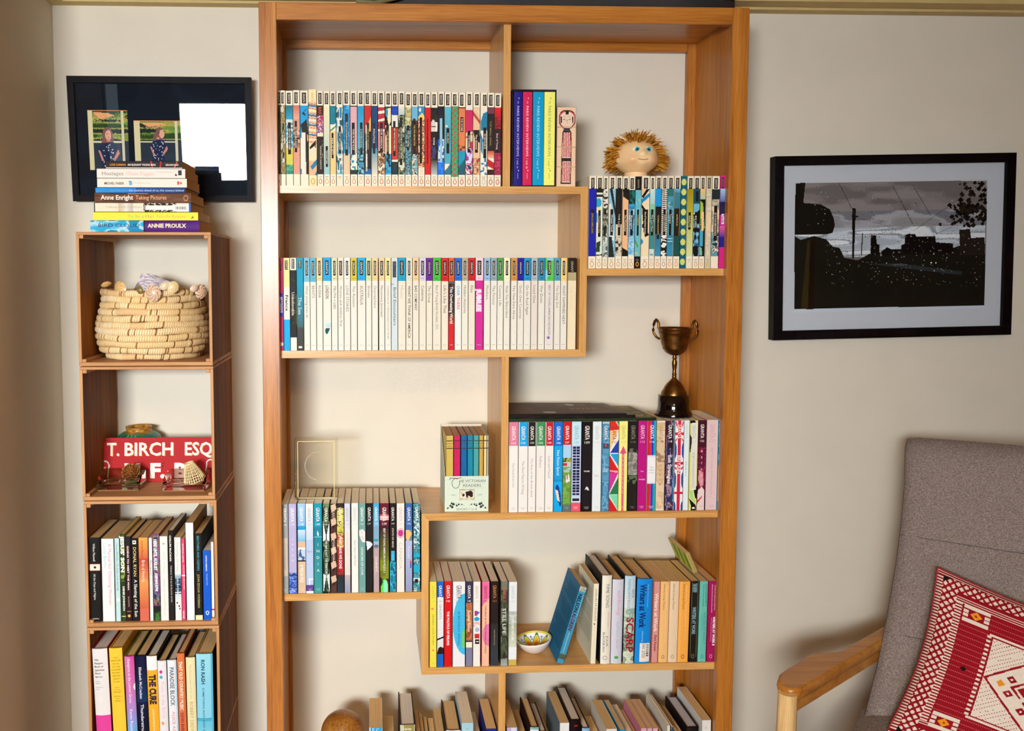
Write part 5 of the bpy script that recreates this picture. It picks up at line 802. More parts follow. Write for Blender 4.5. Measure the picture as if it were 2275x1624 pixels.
# ---- crate four: hardbacks
CZ4=C4[3]
def cr4(label,uL,uR,vt,base,ops,**k):
    k.setdefault('lref',1.0)
    return book(label,'hardbacks in the lowest visible crate',at(uL,vt,YC).x,at(uR,vt,YC).x,YC,CZ4+.0002,at((uL+uR)/2,vt,YC).z,ops,base,pages=k.pop('pages',M_PGT),depth=k.pop('depth',.155),**k)
JP=['The','Penguin','Book of','Japanese','Short','Stories']
h1=cr4('fat white hardback with a hot pink foot, leaning left in the lowest crate',204.5,238,1441,'e4e0dc',[B(.66,1,'d84494')],hard=True,side='9c1848',pages=M_PGW,lean=-.03,depth=.16)
tb=MB(); _w=(at(238,1441,YC).x-at(204.5,1441,YC).x); _h=at(221,1441,YC).z-CZ4
for i,t in enumerate(JP): put_text(tb,t,(-_w*.36,-.0042,_h*(.885-.0335*i)),(1,0,0),(0,0,1),.0042,None,'3a3438')
for i,t in enumerate(['Edited by','Jay Rubin','','Introduced by','Haruki']): put_text(tb,t,(-_w*.34,-.0042,_h*(.675-.019*i)),(1,0,0),(0,0,1),.002,None,'8a8488') if t else None
tb.build('lettering',M_INK,h1)
h2=cr4('egg-yolk yellow hardback beside the fat white one',242,271,1439.5,'eec43c',[],hard=True,side='d8a428',pages=M_PGT,lean=-.03,depth=.16)
tb=MB(); _w=(at(271,1439.5,YC).x-at(242,1439.5,YC).x)
for i,t in enumerate(['THE','PENGUIN','BOOK','OF THE','CONTEM-','PORARY','BRITISH','SHORT','STORY']): put_text(tb,t,(0,-.0042,_h*(.905-.03*i)),(1,0,0),(0,0,1),.0034,None,'b88c1c',0,True)
for i,t in enumerate(['FROM','ALI SMITH','ZADIE SMITH','','EDITED BY','PHILIP','HENSHER']): put_text(tb,t,(0,-.0042,_h*(.61-.022*i)),(1,0,0),(0,0,1),.0022,None,'b88c1c',0,True) if t else None
tb.build('lettering',M_INK,h2)
cr4('hardback with pink to sky blue spine and italic white lettering',276,297.5,1458,'c868a0',[G(0,.4,'d050a0','c874b0'),G(.4,.62,'c078b8','a08ccc'),G(.62,.9,'9c90d0','40b4e0'),B(0,.3,'d078a8',0,.5),E(.98,.33,.16,.035,'f0ecd8'),V('Vampires in the Lemon Grove',.02,.50,'f4e4f0',.3,.5),V('Karen Russell',.57,.82,'f4ecf4',.3,.5)],hard=True,side='7c8c20',lean=-.025)
cr4('navy black hardback with white author lettering',300,324,1456.5,'0e1230',[G(.1,.5,'101430','142c54'),G(.5,1,'101430','0a0a14'),V('Elizabeth McCracken',.12,.46,'f0f0f4',.24,.45,.01),V('Thunderstruck',.52,.86,'f0f0f4',.28,.5,.01)],hard=True,side='14100f',lean=-.022)
cr4('yellow hardback with white top and ornate black letters',325.3,348,1457,'f0a828',[B(0,.15,'f0ece8'),V('THE CURE',.20,.52,'2c2430',.6,.52,.05),V('JOHN PATRICK McHUGH',.57,.9,'f8e4c0',.18,.5,.02)],hard=True,side='14110f',pages=M_PGW,lean=-.02)
cr4('white hardback with coloured diamonds and pale pink lettering',349.5,369,1467.5,'e6e0e2',[P_('c8308c',(.4,.10),(.62,.125),(.4,.15),(.18,.125)),P_('3cb0c4',(.4,.16),(.62,.185),(.4,.21),(.18,.185)),P_('e0a468',(.4,.69),(.62,.715),(.4,.74),(.18,.715)),V('Picnic in the Storm',.24,.66,'dcb0b8',.36,.55)],hard=True,side='1c2818',lean=-.018)
cr4('white hardback with grey condensed capitals lettered PARADISE BLOCK',371.2,391.5,1466,'e4e8ea',[B(0,1,'b8dcec',.85,1),V('PARADISE BLOCK',.08,.52,'5c6c78',.44,.5,.02),V('ALICE ASH',.58,.85,'d88c98',.3,.55,.01)],hard=True,side='1c1824',pages=M_PGW,lean=-.016)
cr4('terracotta hardback with white art-nouveau lettering',392.7,409.5,1451,'d4703c',[V('THAT OLD COUNTRY MUSIC',.08,.60,'f4ece0',.44,.5,.02),V('KEVIN BARRY',.63,.86,'8c2848',.4,.5,.02)],hard=True,side='7c2c14',lean=-.015)
cr4('cream hardback with green sides and faint brown lettering',412.5,433,1460,'e8dcac',[V('The True Colour of the Sea',.07,.46,'c0b488',.2,.5),V('ROBERT DREWE',.49,.86,'b89c60',.36,.5)],hard=True,side='1c2438',lean=-.012)
cr4('wide aqua hardback with dark teal capitals at the right end',435.5,472,1452,'88ccE0'.lower(),[G(0,.3,'98d4e4','8cccdc'),B(.685,.72,'48a8c4'),G(.72,1,'68bcd4','88d0e0'),B(0,1,'58b0cc',.88,1),V('RON RASH',.06,.32,'20546c',.22,.42,.03),V('SOMETHING RICH AND STRANGE',.36,.98,'2c6c84',.12,.42,.01)],hard=True,side='b89850',side2='2c2c14',lean=-.004)

# ---- lying stack on top of the crates
ZT=C1[4]
g='paperbacks lying stacked on top of the crates'
def lie(label,uL,uR,vT,vB,base,ops,Y=.004,Z0=None,**k):
    um=(uL+uR)/2
    X0=at(uL,(vT+vB)/2,Y).x; X1=at(uR,(vT+vB)/2,Y).x
    z0=at(um,vB,Y).z if Z0 is None else Z0; z1=at(um,vT,Y).z
    book(label,g,X0,X1,Y,z0,z1-.0002,ops,base,flat=True,depth=k.pop('depth',.15),pages=k.pop('pages',M_PGT),**k); return z1
z=lie('lowest book of the lying stack, sky blue and purple spine',201,443,489.8,512,'2c9ccc',[Nz(0,.495,['30a0cc','58bcdc','b8d8e4','1c88b8'],3,5,111),B(.495,1,'4c1470'),B(.485,.5,'202040'),V('BIRD CLOUD',.075,.45,'1c2c44',.3,.58,.0),V('ANNIE PROULX',.525,.88,'f0d8b8',.34,.55,.04)],Y=.002,Z0=ZT,hard=False,rnd=.002,side='1c1418')
z=lie('bright yellow book, second from the bottom of the lying stack',206.7,440,471,489,'f4e040',[V('To Be a Man',.33,.575,'b0a878',.34,.5),V('Nicole Krauss',.61,.88,'e0ac60',.34,.5),P_('7c7030',(.2,.93),(.6,.95),(.3,.96))],Z0=z,pages=M_PG,Y=.004)
z=lie('white book with dark collage half and barcode, in the lying stack',208.8,424,450.5,471,'e8dcc4',[B(0,.01,'1c1010'),G(.25,.33,'c8b494','e4dccc'),G(.33,.4,'e4dccc','b8ac98'),Nz(.51,.85,['1c120e','3c2818','e8dcc0','1c120e'],6,14,112),B(.53,.98,'ece8e0',.25,.7),B(.81,.98,'f0ece4',.05,.8),B(.98,1,'2454a8'),V('Talking with Children',.12,.5,'b0a48c',.2,.55)]+[B(.845+.011*k,.85+.011*k,'3c3028',.3,.6) for k in range(10)],Z0=z,pages=M_PGT,Y=.002,side='180c0a')
z=lie('brown book with white and orange serif lettering, in the lying stack',210,424.8,428.6,450,'5c3820',[Nz(0,1,['5c3820','6c4428','4c2c1c'],3,8,113),E(.935,.45,.02,.12,'d89870'),V('Anne Enright',.065,.40,'f4ece0',.46,.55,.02),V('Taking Pictures',.425,.745,'e0a478',.42,.55,.01),E(.5,.945,.3,.025,'d08c60'),E(.5,.945,.22,.018,'5c3820')],Z0=z,side='2c1410',rnd=.001)
z=lie('thin bright blue book under the two white ones',212,412,416.7,429,'1464bc',[G(0,.45,'1c90d4','1870c8'),G(.45,1,'144c98','102c68'),V('GUTERSON',.16,.355,'58b0e0',.34,.45),V('the country ahead of us, the country behind',.37,.98,'b8d4f0',.36,.5,.01)],Z0=z)
z=lie('off-white book with small red mark, third from the top of the stack',215.9,415,396,417,'ece4d4',[V('MICHEL FABER',.08,.30,'5c544c',.26,.45,.02),P_('68a8d0',(.2,.36),(.7,.35),(.75,.385),(.3,.39)),V('The Fahrenheit Twins',.405,.6,'d0b8b0',.16,.5),P_('dc3844',(.3,.895),(.7,.895),(.62,.945),(.38,.945)),B(.915,.925,'ece4d4')],Z0=z)
z=lie('off-white book lettered Hostages, second from the top of the stack',215,411.4,374.5,396,'ece2d6',[V('Hostages',.06,.30,'8c8480',.4,.5),V('Oisin Fagan',.33,.64,'ecb8b0',.4,.5),V('The best new young writer in Ireland',.675,.85,'d0b8b4',.12,.68),P_('2c2424',(.25,.88),(.5,.89),(.3,.915)),B(.92,.96,'2c2838',.3,.85)],Z0=z)
z=lie('thin black book on top of the lying stack',235,405,357.6,374.5,'201010',[B(0,1,'201010'),B(.2,.3,'201010'),P_('b82c20',(0,.6),(1,.58),(1,.6),(0,.62)),P_('a82820',(0,.7),(1,.71),(1,.73),(0,.72)),P_('d84c30',(0,.88),(1,.93),(1,.94),(0,.9)),V('LUKE CARMAN',.055,.26,'d89028',.26,.5,.02),V('AN ELEGANT YOUNG MAN',.285,.65,'f0e8e0',.26,.5,.02),V('GIRAMONDO',.78,.95,'f0e8e0',.24,.5,.01),B(0,1,'f0e8dc',0,.12)],Z0=z,Y=.004)

# ================================================================ OTHER OBJECTS
def V3(*a): return Vector(a)
# ---- framed pictures
def raster_pic(w,h,base,ops,cell=.0018): return raster(w,h,base,ops,cell)
M_MATC=m_attr('mat_and_photograph',.6,.05,.02)
M_PANE=m_pane('picture_glass')
def picture(label,c4,base_z_tilt,fw,fd,mat,ops,name,roll=0.0,extra=None,cell=.0018,matw=None):
    pass
def framed(label,uTL,vTL,uBR,vBR,fw,fd,basecol,ops,tilt,cell,gap=.004,lab2=None,roll=0.0,Yw=None):
    Yf=YB-fd-.012
    a=at(uTL,vTL,Yf); b=at(uBR,vBR,Yf); cx=(a.x+b.x)/2; cz=(a.z+b.z)/2; w=b.x-a.x; h=a.z-b.z
    r=thing('framed_picture',label,'picture',(cx,YB-.002,cz-h/2),None,(tilt,roll,0))
    m=MB(); y0=-fd-.004; y1=-.004
    o=[(-w/2,0),(w/2,0),(w/2,h),(-w/2,h)]; i=[(-w/2+fw,fw),(w/2-fw,fw),(w/2-fw,h-fw),(-w/2+fw,h-fw)]
    for k in range(4):
        k2=(k+1)%4; O1,O2,I1,I2=o[k],o[k2],i[k],i[k2]
        m.face([(O1[0],y0,O1[1]),(O2[0],y0,O2[1]),(I2[0],y0,I2[1]),(I1[0],y0,I1[1])])
        m.face([(O1[0],y0,O1[1]),(O1[0],y1,O1[1]),(O2[0],y1,O2[1]),(O2[0],y0,O2[1])])
        m.face([(I1[0],y0,I1[1]),(I2[0],y0,I2[1]),(I2[0],y1,I2[1]),(I1[0],y1,I1[1])])
        m.face([(O1[0],y1,O1[1]),(O2[0],y1,O2[1]),(I2[0],y1,I2[1]),(I1[0],y1,I1[1])])
    m.build('frame',M_BLACK,r)
    iw=w-2*fw; ih=h-2*fw
    m=MB(); A=raster(iw,ih,basecol,ops,cell); yp=y0+.011
    put_raster(m,A,lambda u,v:(-iw/2+iw*u,yp,fw+ih*(1-v)))
    m.build('mounted_photograph',M_MATC,r)
    m=MB(); m.box(-iw/2-.001,iw/2+.001,y1-.003,y1,fw-.001,h-fw+.001,'302820'); m.build('backing_board',M_BLACK,r)
    g=MB(); g.face([(-iw/2,y0+.004,fw),(iw/2,y0+.004,fw),(iw/2,y0+.004,h-fw),(-iw/2,y0+.004,h-fw)]); g.build('glass',M_PANE,r)
    return r,w,h
# left: three small photographs on a dark mat
def girl(cx,top,s,lean=0.0,hands=True):
    # printed portrait of a child in a spotted dress, in mat fractions (aspect-corrected by kx)
    kx=.62*s; o=[]
    o+= [E(cx+lean*.01,top+.16*s,.115*kx,.15*s,'7c5450'),P_('7c5450',(cx-.11*kx,top+.16*s),(cx+.11*kx,top+.16*s),(cx+.14*kx,top+.38*s),(cx+.07*kx,top+.40*s),(cx-.11*kx,top+.40*s),(cx-.15*kx,top+.36*s))]
    o+= [E(cx+.015*kx+lean*.02,top+.19*s,.072*kx,.115*s,'dca48c'),B(top+.28*s,top+.33*s,'c88c78',cx-.03*kx,cx+.045*kx)]
    o+= [P_('1c2848',(cx-.13*kx,top+.36*s),(cx+.15*kx,top+.35*s),(cx+.25*kx,top+.5*s),(cx+.18*kx,top+.56*s),(cx+.16*kx,top+.95*s),(cx-.17*kx,top+.95*s),(cx-.17*kx,top+.58*s),(cx-.24*kx,top+.52*s))]
    o+= [P_('c88478',(cx-.24*kx,top+.52*s),(cx-.19*kx,top+.54*s),(cx-.10*kx,top+.78*s),(cx-.16*kx,top+.76*s)),P_('c88478',(cx+.24*kx,top+.5*s),(cx+.27*kx,top+.6*s),(cx+.14*kx,top+.78*s),(cx+.13*kx,top+.7*s))]
    rs=random.Random(int(cx*1000))
    for k in range(26):
        o.append(E(cx+(rs.random()-.5)*.28*kx,top+.4*s+rs.random()*.5*s,.008*kx+.001,.012*s,'e8e4dc'))
    o+= [B(top+.155*s,top+.17*s,'3c2420',cx-.02*kx,cx-.002*kx),B(top+.155*s,top+.17*s,'3c2420',cx+.03*kx,cx+.048*kx),B(top+.235*s,top+.25*s,'b84848',cx-.002*kx,cx+.034*kx)]
    return o
def veranda(u0,u1,v0,v1,k=0):
    w_=u1-u0; h_=v1-v0
    o=[B(v0-.006,v0+.0,'d88858',u0,u1),B(v0,v1,'283440',u0,u1),Nz(v0,v0+.5*h_,['2c4420','688c38','a8a050','1c2c28'],5,6,120+k,u0+.12*w_,u1),P_('e0a070',(u0+.12*w_,v0+.02*h_),(u0+.5*w_,v0+.03*h_),(u0+.7*w_,v0+.08*h_),(u0+.3*w_,v0+.14*h_))]
    o+=[B(v0,v1,'d8cca0',u0,u0+.12*w_),B(v0,v1,'d4ccb0',u0+.84*w_,u0+.90*w_),B(v0+.5*h_,v0+.535*h_,'d4ccb0',u0+.12*w_,u1),B(v0+.5*h_,v1,'343c48',u0+.9*w_,u1)]
    return o
opsL=[Nz(0,1,['0a121c','0c1520','08101a'],4,4,5)]
opsL+=veranda(.065,.30,.245,.775,1)+girl(.178,.385,.40)
opsL+=veranda(.335,.62,.335,.69,2)+girl(.475,.385,.33,1)
opsL+=veranda(.655,.945,.25,.775,3)+girl(.81,.36,.42)+[B(0,1,'0a121c',.945,.96)]
framed('small black-framed picture with three photographs of a child in a spotted dress',153,169,563,446,.0155,.02,'0a121c',opsL,.088,.0016)
# right: rainy street through a windscreen, wide white mat
kx=lambda x:(x-220)/(1905-220); 
def qx(x,y):   # zoom-crop pixel of the photograph -> mat fraction (perspective corrected roughly)
    L=218+(192-218)*(y-145)/(1470-145); R=1906+(1843-1906)*(y-123)/(1425-123); u=(x-L)/(R-L)
    T=145-22*u; Bm=1472-47*u; return (u,(y-T)/(Bm-T))
def qp(c,*pts): return P_(c,*[qx(*p) for p in pts])
opsR=[G(0,1,'c0bec0','c4d0dc'),qp('706864',(316,282),(1768,265),(1742,1262),(296,1296))]
def clipn(v0,v1,cols,fx,fy,sd,u0=.063,u1=.922): return Nz(v0,v1,cols,fx,fy,sd,u0,u1)
opsR+=[clipn(.11,.3,['6c6664','7c7674','888280'],9,5,131),clipn(.28,.42,['8c8a8c','a0a0a4','74747a'],9,4,132),clipn(.38,.56,['a8b0b8','c4ccd4','8c949c','dce0e4'],8,6,133)]
opsR+=[qp('16120c',(316,282),(390,280),(372,440),(500,450),(570,490),(600,560),(608,620),(590,680),(540,692),(304,697)),
 qp('18150e',(304,705),(350,735),(450,705),(540,730),(590,790),(640,800),(676,880),(780,900),(860,850),(900,840),(1100,830),(1110,780),(1500,800),(1560,780),(1742,720),(1742,1262),(296,1296)),
 qp('100c08',(878,700),(918,700),(922,770),(942,775),(942,850),(872,850)),qp('100c08',(955,830),(1000,795),(1030,812),(1100,812),(1104,860),(955,860)),
 qp('0e0a08',(1112,775),(1132,770),(1135,700),(1160,688),(1215,690),(1222,712),(1365,705),(1370,755),(1500,765),(1500,840),(1112,850)),
 qp('241c18',(1550,655),(1632,650),(1638,722),(1740,715),(1740,860),(1552,860)),
 qp('14100c',(742,480),(768,485),(748,885),(734,885)),qp('1c1814',(736,540),(785,545),(785,556),(736,552)),qp('2c2824',(812,680),(820,680),(808,860),(800,860)),qp('14100c',(1395,600),(1415,600),(1415,626),(1397,626)),
 qp('2c3034',(870,930),(1100,925),(1560,990),(1560,1020),(1100,960)),qp('4c5054',(1010,935),(1110,925),(1130,945)),qp('181410',(850,1100),(1400,1180),(850,1180)),
 qp('302810',(345,1296),(400,740),(420,740),(398,1296)),qp('1c0c04',(400,1296),(430,740),(455,740),(440,1296))]
for (a,b) in (((640,282),(760,540)),((1045,300),(1195,610)),((1200,300),(1330,540)),((1200,665),(1560,400)),((785,560),(1180,680)),((785,570),(1400,615)),((1340,700),(1500,630)),((820,720),(1000,670))):
    opsR.append(qp('3c3834',a,(a[0]+5,a[1]),(b[0]+5,b[1]),b))
rs=random.Random(5)
for k in range(170):
    cx_,cy_=1660+(rs.random()-.5)*200,280+rs.random()*300
    if k>95: cx_,cy_=1480+rs.random()*270,450+rs.random()*180
    if cx_>1755 : cx_=1750
    a=8+rs.random()*18; opsR.append(qp(['14100a','241c14','0e0a06'][k%3],(cx_,cy_-a),(cx_+a*.9,cy_),(cx_,cy_+a*.8),(cx_-a,cy_+2)))
for k in range(420):
    x,y=(540+rs.random()*1190, 690+rs.random()**1.3*420) if k>90 else (400+rs.random()*1150,290+rs.random()*420)
    a=1.5+rs.random()*2.6; opsR.append(qp(['98948c','6c6860','c0bcb4','80745c'][k%4] if k>90 else ['4c4844','a8a4a4'][k%2],(x-a,y-a),(x+a,y-a),(x+a,y+a),(x-a,y+a)))
opsR+=[qp('f4ecd0',(1328,915),(1338,915),(1338,925),(1328,925)),qp('f4ecd0',(1362,915),(1372,915),(1372,925),(1362,925))]
opsR+=[B(0,.1,'c2c6cc',0,1),B(.892,1,'c2c6cc',0,1),B(0,1,'c2c6cc',0,.058),B(0,1,'c2c6cc',.925,1)]
framed('large black-framed black and white photograph of a rainy tram street on the right wall',1732,341,2250,749,.0235,.03,'c4c8cc',opsR,.006,.0013,roll=-.02)

# ---- the lying case on top of the bookcase
cL=at(822,10,.02).x; r=thing('instrument_case','long black soft case lying on top of the bookcase','case',((cL+1.088)/2,.03,ZO+.0006))
m=MB(); Lc=(1.088-cL)/2
P=[]
for k in range(13):
    t=-1+2*k/12; e=1-abs(t)**10*.35; hh=.072*e; wv=.105*e; x=t*Lc
    P.append([(x,.12+wv*math.copysign(abs(math.cos(a))**.35,math.cos(a)),.036+hh/2*math.copysign(abs(math.sin(a))**.35,math.sin(a))) for a in [2*math.pi*j/28 for j in range(28)]])
m.grid(P,None,'ffffff',True,True); m.add(P[0],[tuple(range(28))]); m.add(P[-1],[tuple(range(28))])
m.build('case_body',M_CLOTHB,r)
m=MB(); m.tube([(-Lc*.98,.02,.036),(-Lc*.5,.012,.036),(Lc*.5,.012,.036),(Lc*.98,.02,.036)],.0028,8); m.build('zip',m_plain('zip_tape','3a3430',.5),r)
m=MB(); m.tube([(-Lc-.03,.0,.012),(-Lc+.01,-.006,.006),(-Lc+.05,.004,.02),(-Lc+.09,.01,.03)],.006,8); m.build('carry_strap',m_plain('olive_webbing','6c6440',.8),r)

# ---- boxed set of four interview books
YP=YS+.004; g='boxed set of four interview books'
bx0=at(1137,300,YP).x; bx1=at(1235.5,300,YP).x; bz1=at(1186,199,YP).z
r=thing('slipcase','black slipcase holding four brightly coloured tall books','slipcase',((bx0+bx1)/2,YP,Z1+.0002)); w_=(bx1-bx0)/2; h_=bz1-Z1
m=MB(); t=.0028
m.box(-w_,-w_+t,0,.15,0,h_,'140c14'); m.box(w_-t,w_,0,.15,0,h_,'140c14'); m.box(-w_+t,w_-t,0,.15,0,t,'140c14'); m.box(-w_+t,w_-t,0,.15,h_-t-.002,h_,'140c14'); m.box(-w_+t,w_-t,.147,.15,t,h_-t,'140c14'); m.build('box',M_PRINT,r)
cols=[(1142,1160.5,'180a70','d8d8f0','navy blue'),(1162,1182,'c81c50','f4dce4','crimson'),(1184.5,1208,'0898c4','b0e4f4','turquoise'),(1209.5,1233,'f4f478','8c8c5c','lemon yellow')]
for i,(a,b2,c,tc_,nm) in enumerate(cols):
    book('%s tall book in the black slipcase'%nm,g,at(a,300,YP).x,at(b2,300,YP).x,YP+.002,Z1+t+.0004,at((a+b2)/2,204,YP).z,
      [V('“',.06,.075,tc_,.3,.48,.03),V('THE',.095,.125,tc_,.14,.48),V('PARIS REVIEW INTERVIEWS',.15,.69,tc_,.26,.48,.0),V('/ vol. %s'%['iv','iii','ii','i'][i],.71,.82,tc_,.22,.48),V('”',.835,.85,tc_,.3,.48,.03)]+[B(.86,.91,c)]+[V('PICADOR',.87,.93,tc_,.1,.5)],c,depth=.14,pages=M_PGW,rnd=.0005)

# ---- four stacked kokeshi picture blocks
M_BLK=m_attr('painted_wood_block',.6,.3,.05); g='wooden picture blocks stacked on the top shelf'
kx0=at(1237.5,320,YP).x; kx1=at(1279.5,320,YP).x; kz=[Z1+.0002+(at(1258,238,YP).z-Z1)/4*i for i in range(5)]
kw=kx1-kx0; kh=kz[4]-kz[0]
ko=[]
U_=lambda x:(x-740)/(992-740); V_=lambda y:(y-338)/(1362-338)
def kp(c,*p): return P_(c,*[(U_(x),V_(y)) for x,y in p])
def rr(x0,x1,y0,y1,rad,n=8):
    out=[]
    for cx_,cy_,a0 in ((x1-rad,y0+rad,-90),(x1-rad,y1-rad,0),(x0+rad,y1-rad,90),(x0+rad,y0+rad,180)):
        for i in range(n+1):
            a=math.radians(a0+90*i/n); out.append((cx_+rad*math.cos(a),cy_+rad*math.sin(a)))
    return out
ko+=[kp('1c1014',*rr(756,986,372,608,88)),kp('b82030',*rr(764,978,380,600,82)),kp('f0d0b4',*rr(776,968,396,600,78)),kp('e8ccb0',*rr(788,956,430,597,60))]
ko+=[kp('1c1014',(846,380),(896,380),(890,430),(870,432),(850,430)),kp('1c1014',(780,460),(800,460),(798,545),(780,548)),kp('1c1014',(940,460),(958,460),(958,548),(942,545)),
 kp('5c4438',(815,465),(830,456),(845,462),(832,460)),kp('5c4438',(890,460),(905,456),(920,465),(905,460)),kp('3c2420',(812,498),(830,492),(848,500),(830,503)),kp('3c2420',(888,500),(906,492),(922,498),(906,503)),kp('3c2420',(868,500),(872,500),(872,525),(866,525)),kp('b84048',(864,545),(880,545),(872,553))]
for i in range(6): ko+=[kp('f0dcd0',(766+2*i,420+22*i),(778+i,424+22*i),(776+i,430+22*i),(766,428+22*i)),kp('f0dcd0',(976-2*i,420+22*i),(964-i,424+22*i),(966-i,430+22*i),(976,428+22*i))]
ko+=[kp('1c1014',(830,606),(905,606),(932,660),(938,850),(932,1330),(790,1330),(800,850),(808,660)),kp('484850',(826,622),(908,622),(914,634),(820,634)),kp('f0d4c0',(822,658),(918,658),(928,850),(926,990),(808,990),(808,850)),kp('f0d4c0',(812,1035),(926,1035),(922,1310),(806,1310))]
for s0,y0,y1 in ((0,660,988),(0,1040,1305)):
    for k in range(5):
        xb=816+k*23
        for j in range(int((y1-y0)/20)):
            yy=y0+j*20; off=4*math.sin(j*1.7+k*2); sp=(k-2)*(-.02)*(yy-y0)/10
            ko.append(kp('b01c28',(xb+off,yy),(xb+12+off,yy),(xb+13-off*.6,yy+21),(xb+1-off*.6,yy+21)))
A=raster(kw,kh,'ecc8a4',ko,.0006); ny=A.shape[0]
cuts=[int(ny*i/4) for i in range(5)]
names=['lowest kokeshi picture block with the foot of the striped kimono','second kokeshi picture block from the bottom, black sash across it','third kokeshi picture block from the bottom with collar and kimono','top kokeshi picture block with the smiling painted face']
for i in range(4):
    r=thing('picture_block',names[i],'block',((kx0+kx1)/2,YP,kz[i]+.00005),g,(0,0,[.0,.02,-.015,.01][i]))
    m=MB(); hh=kz[i+1]-kz[i]-.0004; m.bbox(-kw/2,kw/2,.0,kw,0,hh,.0008,'ecc8a4'); m.build('block',M_BLK,r)
    m=MB(); Ai=A[cuts[3-i]:cuts[4-i]]; put_raster(m,Ai,lambda u,v:(-kw/2+.0008+(kw-.0016)*u,-.0003,.0008+(hh-.0016)*(1-v))); m.build('printed_picture',M_BLK,r)

# ---- doll head
ZB_=at(1415,391,YS+.002).z; c=at(1413,345,.10)
r=thing('doll_head','round vinyl doll head with orange yarn hair standing on the paperbacks','doll',(c.x,.10,ZB_+.0006))
M_VINYL=m_attr('doll_vinyl',.45,.4,.03,.1)
sc_=.00106
m=MB(); nu,nv=56,40; P=[]
cz=.0505
def hv(th,ph):
    # th azimuth: -pi/2 is towards the viewer; ph polar from top
    x=math.sin(ph)*math.cos(th); y=math.sin(ph)*math.sin(th); z=math.cos(ph)
    rx,ry,rz=.0500,.046,.0425
    low=max(0,-z); rx*=1+.10*math.exp(-((z+.35)/.3)**2); ry*=1+.06*math.exp(-((z+.3)/.3)**2)
    X=rx*x; Y=ry*y; Z=rz*z
    front=max(0,-y)
    def bmp(x0,z0,s,a): return a*math.exp(-(((X-x0)/s)**2+((Z-z0)/s)**2))*(front>0.2)
    d=bmp(.004,.006,.0055,.0065)+bmp(-.023,-.010,.014,.006)+bmp(.027,-.010,.014,.006)+bmp(.003,-.021,.009,.005)
    d-=bmp(-.010,.012,.006,.0022)+bmp(.016,.012,.006,.0022)
    d-= .0022*math.exp(-((Z+.0085+ .25*abs(X-.003))/.0016)**2)*(1 if abs(X-.003)<.011 and front>.2 else 0)
    return (X, Y-d, cz+Z)
for i in range(nv+1):
    ph=math.pi*i/nv; P.append([hv(2*math.pi*j/nu,ph) for j in range(nu)])
def vc(i,j):
    x,y,z=P[i][j]; zz=z-cz
    if y<-.02 and abs(zz+.0085)<.0012 and abs(x-.003)<.011: return 'b87850'
    ch=math.exp(-(((x+.024)/.012)**2+((zz+.010)/.01)**2))+math.exp(-(((x-.028)/.012)**2+((zz+.010)/.01)**2))
    a=lin('f0cc98'); b_=lin('e8a878'); t=min(1,ch*.6); return tuple(a[k]*(1-t)+b_[k]*t for k in range(3))
m.grid(P,vc,None,True,True)
m.build('face',M_VINYL,r)
m=MB(); m.lathe([(.028,0),(.0285,.006),(.0265,.010),(.027,.014)],32,0,.0,'f0cc9c'); m.build('neck',M_VINYL,r)
for sx in (-.0105,.0165):
    e=MB(); yz=-.0405 if sx<0 else -.039
    e.add(*(lambda: ([( sx+.0088*math.cos(a)*rr_, yz-.0016*(1-rr_), cz+.0135+.0066*math.sin(a)*rr_) for rr_ in (1,.01) for a in [2*math.pi*k/20 for k in range(20)]],[(k,(k+1)%20,20+(k+1)%20,20+k) for k in range(20)]))(),'e8ecdc',True)
    for rad,cc,dy in ((.0058,'2898b0',.0014),(.0026,'141c20',.0020)):
        e.face([(sx+.001+rad*math.cos(a),yz-dy-.0008,cz+.0135+rad*math.sin(a)) for a in [2*math.pi*k/16 for k in range(16)]],cc)
    e.build('eye',M_PAINT,r)
mm_=MB(); mm_.tube([(.003+x,-.0500+.10*abs(x),cz-.0105+ (abs(x)/.012)**2*.0022) for x in (-.012,-.008,-.004,0,.004,.008,.012)],.0007,6,'9c5c38'); mm_.build('mouth',M_VINYL,r)
hm=MB(); rs=random.Random(12)
def strand(p,d,L,rad,col):
    pts=[]; q=Vector(p); dd=Vector(d).normalized()
    for k in range(5):
        pts.append(q.copy()); q=q+dd*L/4; dd=(dd+Vector((rs.uniform(-.25,.25),rs.uniform(-.25,.25),rs.uniform(-.28,.12)))).normalized()
    hm.tube(pts,[rad,rad*1.1,rad*1.15,rad*1.1,rad*.7],5,col)
for k in range(900):
    th=rs.uniform(0,2*math.pi); ph=math.acos(rs.uniform(-.55,1))
    x,y,z=math.sin(ph)*math.cos(th),math.sin(ph)*math.sin(th),math.cos(ph)
    if y<-.35 and z<.70 and abs(x)<.80: continue
    if y<-.1 and z<.15 and abs(x)<.86: continue
    p=hv(th,ph); d=Vector((x*1.0,y*.6-(.35 if z>.5 and y<.2 else 0),z*.55+.05)); 
    d.x*=1.3; d.z-=.25*abs(x)**2
    strand(p,d,.015+rs.random()*.015,.0010,['c48426','ac6c14','d89a3c','905a10','d09030'][k%5])
hm.build('yarn_hair',m_attr('yarn',.95,.1,.12),r)['kind']='stuff'

